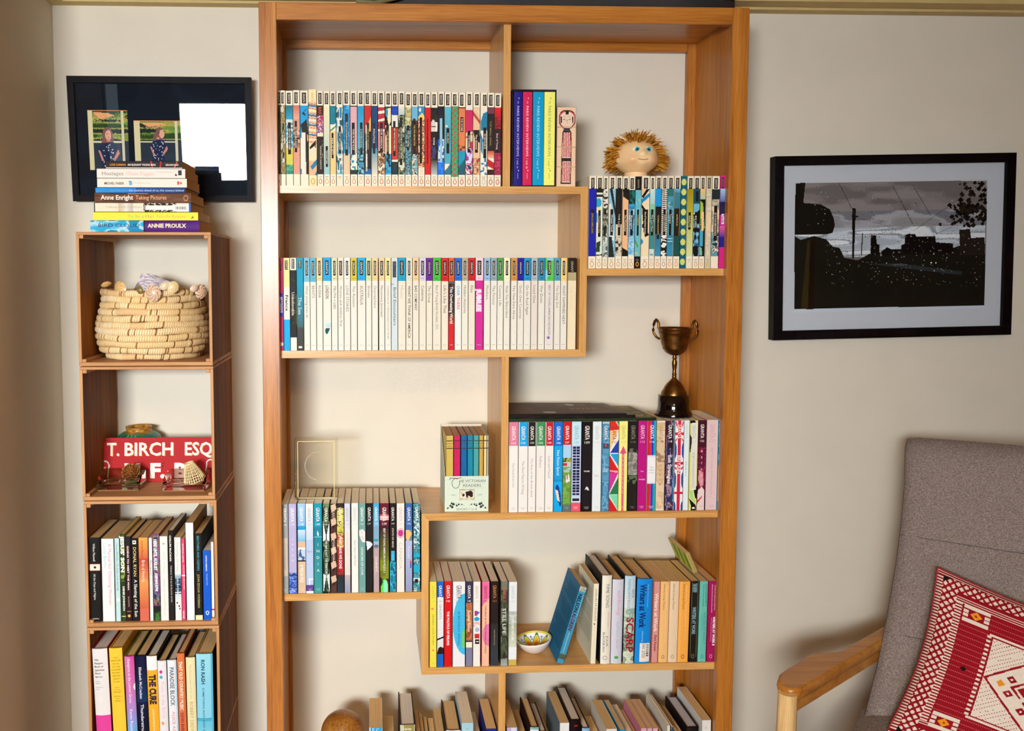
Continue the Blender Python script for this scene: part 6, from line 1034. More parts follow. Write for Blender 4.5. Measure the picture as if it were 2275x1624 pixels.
# ---- trophy cup
ZD=at(1500,934.5,YS+.003).z; tc_=at(1496,931,.092)
r=thing('trophy_cup','tarnished bronze two-handled trophy cup on a black plinth','trophy',(tc_.x,.092,ZD+.0008))
M_BRZ=m_plain('tarnished_bronze','7a5528',.34,.95,nscale=55,namp=.45,bumpf=.3); M_PLI=m_plain('black_bakelite','0c0606',.12,coat=.6)
q=.00106
m=MB(); m.lathe([(.044,0),(.0445,.003),(.0425,.009),(.0385,.015),(.0375,.022),(.0365,.050),(.030,.0505)],48); m.build('plinth',M_PLI,r)
m=MB(); m.lathe([(.0300,.0508),(.0298,.056),(.0245,.064),(.022,.070),(.0165,.078),(.0085,.086),(.0055,.090)],40); m.build('foot',M_BRZ,r)
m=MB(); m.lathe([(.0050,.0895),(.0048,.092),(.0062,.0935),(.0048,.095),(.0046,.098),(.0062,.0995),(.0046,.1015),(.0044,.110),(.0060,.122),(.0062,.128),(.0045,.134),(.0044,.137),(.0062,.1385),(.0046,.1405),(.0048,.146)],24); m.build('stem',M_BRZ,r)
m=MB(); m.lathe([(.004,.1445),(.012,.146),(.0215,.152),(.0275,.160),(.0285,.1605),(.0282,.163),(.0325,.175),(.0352,.190),(.0362,.197),(.0375,.198),(.0378,.2005),(.0385,.205),(.0412,.2095),(.0418,.2110),(.0405,.2110),(.0370,.205),(.0345,.190),(.031,.175),(.026,.163),(.012,.149),(.0005,.147)],56,cap=False); m.build('cup',M_BRZ,r)
ha=math.radians(-38)
for s in (1,-1):
    dx,dy=math.cos(ha)*s,math.sin(ha)*s
    prof=[(.0400,.209),(.0410,.220),(.0445,.2270),(.0495,.2260),(.0530,.216),(.0540,.205),(.0520,.195),(.0460,.187),(.0390,.183),(.0335,.184)]
    m=MB(); m.tube([(dx*a,dy*a,b2) for a,b2 in prof],[.0030,.0030,.0034,.0034,.0032,.0030,.0030,.0028,.0028,.0026],10)
    m.tube([(dx*.0470,dy*.0470,.2265),(dx*.0475,dy*.0475,.2315)],[.0022,.0030],8); m.build('handle',M_BRZ,r)

# ---- painted bowl
bc=atz(1192,1455,Z5); r=thing('painted_bowl','small ceramic bowl painted inside with orange and yellow petals','bowl',(bc.x,bc.y+.020,Z5+.0012),None,(0,-.13,0))
prof=[(.004,.0015),(.014,.0),(.018,.0008),(.027,.007),(.036,.017),(.0415,.0265),(.0438,.032),(.0428,.0325)]
m=MB(); m.lathe(prof,72,col='ece6de',cap=False); m.add([(.0145*math.cos(2*math.pi*j/24),.0145*math.sin(2*math.pi*j/24),.0004) for j in range(24)],[tuple(range(24))],'d8d0c8'); m.build('outer_glaze',M_PAINT,r)
inn=[(.0428,.0325)]+[(.0428*(1-k/22)**.62,.0325-.0275*(1-(1-k/22)**1.7)) for k in range(1,22)]+[(.0005,.005)]
def bcol(i,j):
    a=2*math.pi*j/120; rho=inn[i][0]/.0428; ph=(a*8/(2*math.pi))%1; d=abs(ph-.5)*2     # 8 petals
    if rho>.965: return 'd8c850'
    edge=.90-.42*d**1.6
    if rho>edge+.05:
        return '1c38a0' if (d>.8 and .72<rho<.88 and (j*7+i*3)%5<3) else 'ecece8'
    if rho>edge: return '1c5468'
    if rho>edge-.10: return 'c8cc38'
    if rho>edge-.20: return 'e0a428'
    if rho>.42: return 'e08a24' if (j+i)%3 else 'd06c1c'
    h_=(i*31+j//7*17)%7
    return ['e8d0b8','c87858','b8c040','f0dcc8','302860','d89c38','e0b8a0'][h_]
P=[[(rr_*math.cos(2*math.pi*j/120),rr_*math.sin(2*math.pi*j/120),z) for j in range(120)] for rr_,z in inn]
m=MB(); m.grid(P,bcol,None,True,True); m.build('painted_inside',M_PAINT,r)

# ---- clear acrylic block with a gold border
ya=.052; a0=at(655,1111,ya); a1=at(750,1111,ya); at1=at(702,976,ya).z; ZE=at(702,1119,YS+.003).z
r=thing('acrylic_block','clear acrylic award block with a thin gold border line','award',((a0.x+a1.x)/2,ya,ZE+.0008)); w_=(a1.x-a0.x)/2; h_=at1-ZE
M_ACR=m_pane('clear_acrylic','fcfaf5',1.0)
m=MB(); m.bbox(-w_,w_,0,.030,0,h_,.0012); m.build('block',M_ACR,r)
m=MB(); i_=.007; t_=.0012; ii=w_-i_
for b4 in ((-ii,ii,i_-.002,i_-.002+t_),(-ii,ii,h_-.005-t_,h_-.005),(-ii,-ii+t_,i_-.002,h_-.005),(ii-t_,ii,i_-.002,h_-.005)): m.box(b4[0],b4[1],-.0005,-.0001,b4[2],b4[3],'f4e4a8')
m.build('gold_border',m_plain('gold_foil','f0dc98',.35,.1),r)
m=MB()
for k in range(30):
    a,b2=[math.pi*(.45+1.0*(k+o)/30) for o in (0,1)]; 
    m.face([(R_*math.cos(t)+.004,-.0003,h_*.56+R_*1.1*math.sin(t)) for R_,t in ((.030,a),(.030,b2),(.0287,b2),(.0287,a))],'c8bca4')
m.build('etched_arc',m_plain('etching','b8ac98',.8),r)

# ---- cased set of school readers
yv=.036; v0=at(988,1100,yv); v1=at(1085,1100,yv); zt=at(1035,968,yv).z; zf=at(1035,1058,yv).z
r=thing('card_slipcase','pale green card slipcase lettered THE VICTORIAN READERS, with ivy sprigs','slipcase',((v0.x+v1.x)/2,yv-.0012,Z3+.0004),None,(0,0,0)); w_=(v1.x-v0.x)/2; dp=.136; hf=zf-Z3; ht=zt-Z3+.004
m=MB(); t=.0012; cc='d4e0cc'
m.box(-w_,w_,0,t,0,hf,cc)
for s in (-1,1):
    xa,xb=(-w_,-w_+t) if s<0 else (w_-t,w_)
    vs=[(xa,t,0),(xb,t,0),(xb,dp,0),(xa,dp,0),(xa,t,hf),(xb,t,hf),(xb,dp,ht),(xa,dp,ht)]
    m.add(vs,[(0,3,2,1),(4,5,6,7),(0,1,5,4),(1,2,6,5),(2,3,7,6),(3,0,4,7)],'c8ccb8')
m.box(-w_+t,w_-t,dp-t,dp,0,ht,'d8d0bc'); m.box(-w_+t,w_-t,t,dp-t,0,t,cc)
m.build('card_box',M_MATTE,r)
m=MB(); e_=-.0004
put_text(m,'HE VICTORIAN',(-w_*.32,e_,hf*.83),(1,0,0),(0,0,1),.0062,w_*1.18,'4c5450',.0)
put_text(m,'READERS',(-w_*.16,e_,hf*.70),(1,0,0),(0,0,1),.0062,w_*.82,'4c5450',.0)
put_text(m,'BOOKS 1 to 8',(-w_*.45,e_,hf*.035),(1,0,0),(0,0,1),.0052,w_*.92,'6c7874')
def stroke(pts,wd,col,yy=e_):
    for a,b2 in zip(pts[:-1],pts[1:]):
        d=Vector((b2[0]-a[0],b2[1]-a[1])); n=Vector((-d.y,d.x)).normalized()*wd/2
        m.face([(a[0]+n.x,yy,a[1]+n.y),(b2[0]+n.x,yy,b2[1]+n.y),(b2[0]-n.x,yy,b2[1]-n.y),(a[0]-n.x,yy,a[1]-n.y)],col)
stroke([(-w_*.78,hf*.9),(-w_*.74,hf*.955),(-w_*.6,hf*.945),(-w_*.42,hf*.94),(-w_*.24,hf*.96)],.0014,'343c3c')
stroke([(-w_*.5+.009*math.cos(a),hf*.80+.0115*math.sin(a)) for a in [math.radians(60+27*k) for k in range(13)]],.0011,'343c3c')
for zz,x_ in ((.955,-.25),(.80,-.3),(.665,-.45)): m.face([(w_*x_,e_,hf*zz),(w_*.82,e_,hf*zz),(w_*.82,e_,hf*zz+.0004),(w_*x_,e_,hf*zz+.0004)],'a8b0a0')
m.face([(-w_*.33,e_,hf*.33),(w_*.36,e_,hf*.33),(w_*.36,e_,hf*.63),(-w_*.33,e_,hf*.63)],'948c5c')
A=raster(w_*.66,hf*.28,'e8e0cc',[Nz(0,.3,['d8d8c8','b8b4a0'],4,2,3),E(.25,.55,.09,.16,'2c1814'),E(.5,.35,.10,.18,'2c1814'),E(.5,.6,.07,.2,'1c1412'),E(.72,.4,.2,.28,'2c1814'),E(.8,.62,.12,.16,'3c2018'),P_('a83c2c',(.46,.95),(.55,.72),(.6,.74),(.52,.95)),E(.14,.45,.07,.14,'c8b8a0'),Nz(.8,1,['e8e0cc','c8b890','b8c0a0'],8,2,5)],.0009)
put_raster(m,A,lambda u,v:(-w_*.315+w_*.66*u,e_-.0002,hf*.34+hf*.28*(1-v)))
for s in (-1,1):
    pts=[(s*w_*(.95-.85*k/10),hf*(.06+.16*math.sin(k/10*2.4))) for k in range(11)]; stroke(pts,.0005,'5c6860')
    for k,(x_,z_,a_) in enumerate(((.86,.10,.0034),(.74,.17,.0042),(.66,.13,.0052),(.60,.21,.0050),(.45,.17,.0040),(.36,.20,.0034),(.22,.20,.0026),(.68,.235,.004))):
        X_=s*w_*x_; Zz=hf*z_
        m.face([(X_,e_-.0001,Zz-a_*.7),(X_+a_*.8,e_-.0001,Zz),(X_+a_*.35,e_-.0001,Zz+a_*.2),(X_,e_-.0001,Zz+a_*.9),(X_-a_*.35,e_-.0001,Zz+a_*.2),(X_-a_*.8,e_-.0001,Zz)],'242c2c')
    stroke([(s*w_*(.72-.02*k),hf*(.47+.02*math.sin(k*1.9))) for k in range(12)],.0006,'7c8880')
m.build('printed_front',M_INK,r)
vr=[(991,1007,'c8ac54','EIGHTH'),(1008,1022.5,'bc1c54','SEVENTH'),(1024,1037.5,'105c94','SIXTH'),(1038.5,1051,'18809c','FIFTH'),(1052,1063.5,'489c98','FOURTH'),(1064.5,1073.5,'c09c4c','THIRD'),(1075,1081,'eccc88','2'),(1082,1084.2+.6,'c4dcec','1')]
for i,(a,b2,c_,t_) in enumerate(vr):
    nm=['mustard','crimson','deep blue','petrol blue','sea green','tan','thin cream','thin ice blue'][i]
    book('%s school reader in the pale green card slipcase'%nm,'school readers in the card slipcase',at(a,1000,yv+.002).x,at(b2,1000,yv+.002).x,yv+.0008,Z3+.0018,zt,[B(.065,.072,'3c3424',.05,.95),B(.165,.172,'3c3424',.05,.95),H(t_,.105,'4c4028',.8 if len(t_)>1 else .3,.01)]+([H('BOOK',.14,'4c4028',.6,.01)] if len(t_)>1 else []),c_,depth=.128,pages=m_pages('reader_pages','b08c6c','c8a484') if i==0 else bpy.data.materials['reader_pages'])

# ---- large books lying over the numbered paperbacks
g='large books lying on the numbered paperbacks'
def slab(name,label,pts,z0,th,col,ops,pg,cell=.0025,edge='2a1c18',ttext=None):
    # pts: plan corners front-left, front-right, back-right, back-left
    cx_=sum(p[0] for p in pts)/4; cy_=sum(p[1] for p in pts)/4
    r=thing(name,label,'book',(cx_,pts[0][1],z0),g); L=[(p[0]-cx_,p[1]-pts[0][1]) for p in pts]
    m=MB(); A=raster((Vector(L[1])-Vector(L[0])).length,(Vector(L[3])-Vector(L[0])).length,col,ops,cell)
    def pt(u,v,z=th):
        v=1-v; a=Vector(L[0])*(1-u)+Vector(L[1])*u; b_=Vector(L[3])*(1-u)+Vector(L[2])*u; p=a*(1-v)+b_*v; return (p.x,p.y,z)
    put_raster(m,A,pt); c0=.0007
    for zz0,zz1 in ((0,c0),(th-c0,th-.00002)):
        for k in range(4):
            a=L[k]; b_=L[(k+1)%4]; m.face([(a[0],a[1],zz0),(b_[0],b_[1],zz0),(b_[0],b_[1],zz1),(a[0],a[1],zz1)],edge)
    m.face([(a[0],a[1],0) for a in L][::-1],edge); m.face([(a[0],a[1],c0) for a in L],edge); m.face([(a[0],a[1],th-c0) for a in L][::-1],edge)
    m.face([(L[0][0],L[0][1],0),(L[1][0],L[1][1],0),(L[1][0],L[1][1],th),(L[0][0],L[0][1],th)],edge)   # spine at the front
    m.build('cover',M_PRINT,r)
    p_=MB(); q_=[(a[0]*.985,a[1]*.985+.001) for a in L]
    for k in range(4):
        a=q_[k]; b_=q_[(k+1)%4]; p_.face([(a[0],a[1],c0),(b_[0],b_[1],c0),(b_[0],b_[1],th-c0),(a[0],a[1],th-c0)])
    p_.build('pages',pg,r)
    if ttext:
        tb=MB()
        for (t,u0,v0_,u1,hh,c_) in ttext:
            a=Vector(pt(u0,v0_,th+.0004)); b_=Vector(pt(u1,v0_,th+.0004)); up=(Vector(pt(u0,v0_-.1,th+.0004))-a).normalized(); ex=(b_-a); L_=ex.length; put_text(tb,t,a,ex.normalized(),up,hh,L_,c_,.01)
        tb.build('lettering',M_INK,r)
    return r
xD=XD1+.0012; zs=ZD+.0012
xr1=at(1459,931,.02).x; xr2=at(1413,921,.02).x; xr3=at(1394,921,.02).x
slab('photo_magazine','thin magazine with mottled green and brown cover at the bottom of the lying pile',[(xD,.022),(xr1,.022),(xr1-.012,.20),(xD,.215)],zs,.0065,'5c5c28',[Nz(0,1,['4c5018','786c28','988440','3c3c14','a89458'],14,9,141),B(0,.5,'6c5a20',.55,.8)],M_PGW,edge='1c2c14',ttext=None)
m=MB()
slab('art_book','black book in the middle of the lying pile',[(xD,.024),(xr2,.024),(xr2-.03,.205),(xD,.212)],zs+.0067,.0065,'6c665c',[B(0,1,'746c62')],M_PG,edge='120a0a')  # black cover greyed in its colour to stand for sheen
slab('novel','book with sheen-lightened brown-grey cover and pale title letters on top of the lying pile',[(xD,.026),(xr3,.026),(xr3-.045,.19),(xD,.205)],zs+.0134,.0032,'6c5a4a',[Nz(0,1,['6c5848','745f4e','625042'],6,4,142),E(.71,.21,.045,.085,'d8ccb0'),B(.80,.95,'c8c0ac',.32,.42)],M_PG,edge='201410',  # cover colour lightened to carry the sheen on it
  ttext=[('GH',.57,.30,.65,.020,'b8a890'),('ST',.77,.30,.86,.020,'b8a890'),('RIVER',.62,.63,.88,.020,'b8a890'),('TONY BIRCH',.64,.88,.90,.010,'a89880')])

# ---- straw basket with shells
zf1=C1[3]; bcx=at(343,790,.128).x; r=thing('straw_basket','coiled straw basket with seashells sewn round its rim','basket',(bcx,.133,zf1+.0006))
M_STRAW=m_attr('straw',.8,.25,.10)
nc=11; Hb=.158; rs=random.Random(7)
def prad(t): # t 0..1 bottom to top
    return [.104,.1185,.1235,.1265,.1270,.1255,.1225,.1190,.1150,.1120,.1110][min(10,int(t*10+.5))]
for k in range(nc):
    z=.0085+k*(Hb-.015)/(nc-1); R_=prad(k/(nc-1)); n=300; P=[]; rc=.0088
    ccs=[]; cur='ecd09c'
    for j in range(n):
        a=2*math.pi*j/n
        if rs.random()<.05: cur=rs.choice(['f0d6a4','f2dcae','ecce94','f4e0b8','f0d6a4','f2daa8','e0b888','eacb94'])
        wob=1+rs.uniform(-.05,.05); zz=z+.0012*math.sin(a*3+k)+.0008*math.sin(a*7+k*2)
        gap=rs.random()<.05; ccs.append('7c4c20' if gap else (cur if j%2 else 'd8b680'))  # alternate stitches darkened to paint groove shading into the straw
        sr_=rc*wob*(.84 if gap else 1)*(1 if j%2 else .90)
        P.append([((R_+sr_*.82*math.cos(t))*math.cos(a+.012*math.sin(t)),(R_+sr_*.82*math.cos(t))*math.sin(a+.012*math.sin(t)),zz+sr_*math.sin(t)*.98) for t in [2*math.pi*q/10 for q in range(10)]])
    P.append(P[0])
    m=MB(); m.grid(P,lambda i,j:ccs[i%n],None,True,True); m.build('coil',M_STRAW,r)
m=MB(); m.lathe([(.0,.002),(.105,.002),(.106,.005),(.0,.005)],40,col='d8b47c',cap=False); m.build('basket_base',M_STRAW,r)
M_SHELL=m_attr('sea_shell',.35,.5,.08,.2)
for (u,v,sz,cl,cl2,tilt) in ((341,652,.0170,'dcc0a0','b88c70',0),(384,639,.0125,'e8d0a0','d8b478',.5),(366,636,.0105,'ecdcbc','d8b080',-.6),(431,641,.0100,'ecd8c0','c89c70',-.3),(446,648,.0150,'e4c8a8','a86c50',.3),(311,645,.0095,'8c7838','5c4c20',1.2),(268,642,.0160,'e0bc80','c89c58',-.9),(236,632,.0120,'d8b070','b88848',-.4),(228,650,.0110,'dcb880','c09460',.2)):
    ry=.133-.118*math.sqrt(max(.02,1-((u-343)/122)**2)); p=at(u,v,ry-.004)
    m=MB(); n=22; P=[]
    for i in range(7):
        rr_=sz*i/6; P.append([(rr_*math.cos(a)*(1+.04*math.cos(a*11)),-.35*sz*(1-(i/6)**2)-.001,rr_*math.sin(a)*(1.15 if sz>.012 else .8)) for a in [2*math.pi*j/n for j in range(n)]])
    m.grid(P,lambda i,j:(cl if (j+i)%3 else cl2),None,True,True)
    o=m.build('shell',M_SHELL,r); o.location=(p.x-bcx,p.y-.133,p.z-zf1); o.rotation_euler=(0,tilt,(u-343)/122*.8)
    if u in (236,): o.rotation_euler=(.9,tilt,0)
# cloth peeping out of the basket
def cloth(name,label,pts,th,mat,cat):
    c=sum((Vector(p) for p in pts),Vector())/len(pts); r2=thing(name,label,cat,c)
    m=MB(); n=14
    a,b_,cc_,d=[Vector(p)-c for p in pts]; P=[]
    for i in range(n+1):
        row_=[]
        for j in range(n+1):
            u=i/n; v=j/n; p=(a*(1-u)+b_*u)*(1-v)+(d*(1-u)+cc_*u)*v; p=p+Vector((0,.006*math.sin(u*7+v*3),.004*math.sin(u*5)*v)); row_.append(p)
        P.append(row_)
    m.grid(P,lambda i,j:['d4cacc','b8aab4','e0d8d8','a89cac','ccc0c4'][(i*5+j*3+(i*j)//4)%5],None)
    Pb=[[p+Vector((0,th,0)) for p in rw] for rw in P]; m.grid(Pb,None,'c8bcc0')
    m.build('folded_cloth',mat,r2); return r2
zb=zf1
cloth('folded_cloth','pale lilac-grey marbled cloth sticking up out of the straw basket',[at(290,655,.12),at(402,645,.12),at(385,624,.14),at(314,607,.13)],.006,M_MATTE,'cloth')

# ---- glazed vase, painted sign
vz=C2[3]; vc_=at(309,985,.215); r=thing('glazed_vase','squat green and gold glazed vase behind the red sign','vase',(vc_.x,.2165,vz+.0006))
vt=at(309,947,.2165).z-vz; k_=vt/.118
def vcol(i,j):
    z=vp[i][1]/vt
    if z>.885: return ['a8742c','b8843c','8c5c1c'][(j//3+i)%3]
    if z>.82: return ['6c6c30','8c7830','547848'][(j//4+i*3)%3]
    return ['2c7c68','3c9078','20604c','489880','386c40','1c6c6c'][(j//3*5+i*3+(j*i)//11)%6]
vp=[(.030,0),(.031,.004*k_),(.041,.020*k_),(.0490,.042*k_),(.0530,.068*k_),(.0540,.086*k_),(.0500,.096*k_),(.041,.103*k_),(.0325,.1065*k_),(.0305,.108*k_),(.0305,.113*k_),(.0320,.1165*k_),(.0318,.118*k_),(.0285,.117*k_),(.0265,.108*k_),(.024,.100*k_)]
m=MB(); m.lathe(vp,60,cols=vcol,cap=False); m.add([(.030*math.cos(2*math.pi*j/60),.030*math.sin(2*math.pi*j/60),0) for j in range(60)],[tuple(range(60))[::-1]],'8c5c1c')
m.build('vase_body',M_PAINT,r)
m=MB(); m.add([(-.012+.0055*math.cos(a),-.0475,.0925*k_+.0035*math.sin(a)) for a in [2*math.pi*j/14 for j in range(14)]],[tuple(range(14))],'1c1a14'); m.build('dark_glaze_spot',M_PAINT,r)

sy=.137; sb=at(218.5,1069,sy); s0=Vector((sb.x,sy,vz+.0008)); st=at(229,973,sy+.012)
ln=Vector((C2[2]-.0075-sb.x-.001,0,0)); upv=Vector((0,st.y-sy,st.z-s0.z)); SH=upv.length; SW=ln.x
r=thing('painted_sign','red enamel sign painted with large white capitals shadowed in gold','sign',s0,None,(-math.atan2(upv.y,upv.z),0,0))
m=MB(); cut=.009; xs=st.x-sb.x
out=[(0,0),(SW,0),(SW,SH),(xs+cut,SH),(xs*.9,SH-cut)]
m.prism(out,0,.0022,'a81014')
m.build('sign_plate',m_attr('enamel',.5,.12,.08,.0),r)
m=MB()
def st_text(t,x,z,h,L,c1='f4ece0',sh='e8a050',b_=.018):
    put_text(m,t,(x+.0016,-.0004,z-.0012),(1,0,0),(.0,0,1),h,L,sh,b_); put_text(m,t,(x,-.0008,z),(1,0,0),(0,0,1),h,L,c1,b_)
fx=lambda px_:(px_-219)/(2000/(sy-CAM.y))
st_text('T.',fx(237),SH*.60,SH*.29,fx(264)-fx(237)); st_text('BIRCH',fx(276),SH*.60,SH*.29,fx(383)-fx(276)); st_text('ESQ',fx(409),SH*.60,SH*.29,fx(470)-fx(409)-.001)
for t,a,b2 in (('M',276,311),('F.',333,366),('B',386,414),):
    put_text(m,t,(fx(a),-.0006,SH*.10),(1,0,0),(0,0,1),SH*.31,fx(b2)-fx(a),'f4ece0',.05)
def arcs(cx_,cz_,R_,a0,a1,wd):
    n=10
    for k in range(n):
        a=math.radians(a0+(a1-a0)*k/n); b2=math.radians(a0+(a1-a0)*(k+1)/n)
        m.face([(cx_+(R_+s*wd/2)*math.cos(t),-.0006,cz_+(R_+s*wd/2)*math.sin(t)) for s,t in ((1,a),(1,b2),(-1,b2),(-1,a))],'f4ece0')
arcs(fx(231),SH*.40,.0075,-60,-330+20,.0024); arcs(fx(233),SH*.40,.0085,0,150,.0026); m.face([(fx(241),-.0006,SH*.40),(fx(244),-.0006,SH*.40),(fx(241),-.0006,SH*.10),(fx(239),-.0006,SH*.10)],'f4ece0')
arcs(fx(466),SH*.40,.0095,60,180,.0028); m.face([(fx(456.5),-.0006,SH*.40),(fx(459),-.0006,SH*.40),(fx(455),-.0006,SH*.05),(fx(452),-.0006,SH*.05)],'f4ece0')
for (a,z_) in ((234,.94),(360,.35),(362,.42)): m.face([(fx(a)+.0018*math.cos(t),-.0007,SH*z_+.0018*math.sin(t)) for t in [math.pi*k/5 for k in range(10)]],'2a0c0c')
m.build('sign_lettering',M_INK,r)

# ---- glass desk trays, pinecone, tiny woven basket
def tray(label,uL,uR,v,mat,name='glass_tray'):
    p0=atz(uL,v,vz); p1=atz(uR,v,vz); w_=(p1.x-p0.x)/2; r=thing(name,label,'tray',((p0.x+p1.x)/2,p0.y,vz+.0006)); D=.072
    m=MB(); hb=.014
    m.bbox(-w_,w_,0,D,0,hb,.003)
    m.build('tray_base',mat,r)
    w2=MB() # back rail and two curved wings
    w2.bbox(-w_*.93,w_*.93,D-.007,D-.001,hb,hb+.024,.002); w2.build('back_rail',mat,r)
    for s in (-1,1):
        q=MB(); pts=[]
        pr=[(D*.16,hb),(D*.24,hb+.009),(D*.4,hb+.017),(D*.6,hb+.014),(D*.88,hb+.021),(D*.88,hb)]
        x0=s*w_*.98; x1=s*w_*.80
        n=len(pr); q.add([(x0,y,z) for y,z in pr]+[(x1,y,z) for y,z in pr],[tuple(range(n)),tuple(range(2*n-1,n-1,-1))]+[(k,(k+1)%n,n+(k+1)%n,n+k) for k in range(n)],'ffffff'); q.build('wing',mat,r)
    for cx_ in (-w_*.45,w_*.45):
        q=MB(); q.lathe([(.0175,hb+.0003),(.0185,hb+.0022),(.0200,hb+.0022),(.0205,hb+.0003)],36,cx_,D*.45,cap=False); q.build('well_ring',mat,r)
    return r,w_,p0.y
M_GG=m_glass('green_glass','dce8c8',.02,1.35); M_GP=m_glass('pinkish_glass','f6e8e2',.02,1.35)
t1=tray('green glass pen tray holding a pinecone, left in the crate',211,309,1092,M_GG); t2=tray('clear pinkish glass pen tray holding a tiny woven basket',358,455.5,1093,M_GP)
pc=t1[0].location+Vector((t1[1]*.40,.034,.0165)); r=thing('pinecone','open brown pinecone sitting in the green glass tray','pinecone',pc,None,(0.15,.1,0))
M_CONE=m_attr('pinecone_scales',.6,.35,.15)
m=MB(); m.lathe([(.002,0),(.014,.006),(.016,.016),(.012,.028),(.002,.038)],14,col='3c200c'); m.build('core',M_CONE,r)
def scale_mesh():
    m=MB(); vs=[(0,0,0),(.0055,.006,.0012),(.0042,.0105,.0030),(0,.0122,.0036),(-.0042,.0105,.0030),(-.0055,.006,.0012),(0,.0075,.0045)]
    m.add(vs,[(0,1,6),(1,2,6),(2,3,6),(3,4,6),(4,5,6),(5,0,6),(0,5,4,3,2,1)],None,False,0,['5c3010','c88c4c','a86830','d89c58','b07034','7c4418','8c5020']); return m
sm=scale_mesh().build('scale',M_CONE,r); first=True
for k in range(74):
    t=k/74; z=.002+.032*t; R_=.012*math.sin(math.pi*min(.93,.18+t*.75))**.6; a=k*2.39996
    o=sm if first else sm.copy(); 
    if not first: COL.objects.link(o)
    first=False
    s_=.62+.5*math.sin(math.pi*min(1,.1+t)); o.scale=(s_,s_,s_); o.location=(R_*math.cos(a),R_*math.sin(a),z); o.rotation_euler=(.25+.95*t,0,a-math.pi/2)
wb=t2[0].location+Vector((t2[1]*.42,.034,.017)); r=thing('woven_basket','tiny open-weave cane basket lying upside down in the glass tray','basket',wb,None,(.10,-.30,0))
M_CANE=m_attr('cane',.75,.25,.08)
def wr(z): return .0245-.0155*(z/.046)**1.25
m=MB(); 
for k in range(8):
    z=.001+.0062*k; n=64; m.tube([(wr(z)*math.cos(2*math.pi*j/n)*(1+.03*math.sin(j*3.14+k)),wr(z)*math.sin(2*math.pi*j/n)*(1+.03*math.sin(j*3.14+k)),z+.0004*math.sin(j)) for j in range(n+1)],.00085 if k<7 else .0022,5,'ecdca8',cap=False)
m.build('weaver',M_CANE,r)
for k in range(26):
    a=2*math.pi*k/26; m=MB(); m.tube([((wr(z)+.0006)*math.cos(a+z*3),(wr(z)+.0006)*math.sin(a+z*3),z) for z in (0,.012,.024,.036,.046)],[.0012,.0010,.0009,.0009,.0009],5,['f0e0b0','e4cc90'][k%2]); m.build('stake',M_CANE,r)

# ---- wooden ball-topped gourd on the bottom shelf
gc_=at(762,1650,.09); Rg=.053; r=thing('wooden_gourd','round polished wooden gourd on the bottom shelf, only its dome in view','ornament',(gc_.x,.09,Z6+.0004))
topz=at(762,1599,.05).z-Z6
pr=[(.034,0),(.036,.006),(.030,.02)]
cz_=topz-Rg
a0=math.asin(min(.98,.036/Rg)); 
pr+=[(.026,cz_*.35),(.030,cz_-Rg*.86)]+[(Rg*math.sin(t),cz_-Rg*math.cos(t)) for t in [0.62+k*(math.pi-.62)/22 for k in range(23)]]
m=MB(); m.lathe([(max(a,.0003),b_) for a,b_ in pr],48,cap=False); m.build('gourd_body',m_wood('dark_turned_wood','z',[(.3,'4c2408'),(.5,'8c541c'),(.7,'b8843c')],.6,.3),r)

# ================================================================ ARMCHAIR
EYE=CAM.z
def pd(u,v,drop):   # point on the pixel's ray at a given drop below the eye
    return atz(u,v,EYE-drop)
M_FAB,nt,b_=newmat('tweed_upholstery')
tc__=N_(nt,'ShaderNodeTexCoord'); n1=N_(nt,'ShaderNodeTexNoise',Scale=420.0,Detail=2.0); n2=N_(nt,'ShaderNodeTexNoise',Scale=650.0,Detail=1.0); nt.links.new(tc__.outputs['Object'],n1.inputs['Vector'])
mp=N_(nt,'ShaderNodeMapping'); mp.inputs['Scale'].default_value=(.35,.35,2.2); nt.links.new(tc__.outputs['Object'],mp.inputs['Vector']); nt.links.new(mp.outputs[0],n2.inputs['Vector'])
r1=ramp(nt,[(.25,'3c3434'),(.42,'68605c'),(.5,'7e726c'),(.58,'8c8480'),(.72,'bcb0a4')]); r2=ramp(nt,[(.3,'5c5258'),(.5,'947f74'),(.7,'aca498')])
nt.links.new(n1.outputs[0],r1.inputs[0]); nt.links.new(n2.outputs[0],r2.inputs[0]); mx=N_(nt,'ShaderNodeMix'); mx.data_type='RGBA'; mx.inputs[0].default_value=.5
nt.links.new(r1.outputs[0],mx.inputs[6]); nt.links.new(r2.outputs[0],mx.inputs[7]); nt.links.new(mx.outputs[2],b_.inputs['Base Color']); b_.inputs['Roughness'].default_value=.95; b_.inputs['Specular IOR Level'].default_value=.1
bump(nt,b_,n1.outputs[0],.5,.0012)
LAT=Vector((.78,-.625,0)).normalized(); FAC=Vector((-LAT.y*-1*-1,0,0)); FAC=Vector((LAT.y,-LAT.x,0))   # facing: towards the viewer and left
org=Vector((1.393,.06,0)); r=thing('armchair','high-backed lounge armchair in grey-brown tweed with oak arms','armchair',org)
edge=[(2016,974,.410),(2013,1010,.435),(2011,1080,.512),(2003,1170,.605),(1991,1260,.696),(1972,1370,.806),(1950,1480,.912),(1930,1560,.985),(1919,1606,1.030)]
E3=[pd(*e) for e in edge]
W_b=.56; T_b=.065
m=MB(); P=[]
nrm=[]
for i,p in enumerate(E3):
    a=E3[max(0,i-1)]; b2=E3[min(len(E3)-1,i+1)]; up=(a-b2).normalized(); nrm.append(LAT.cross(up).normalized())
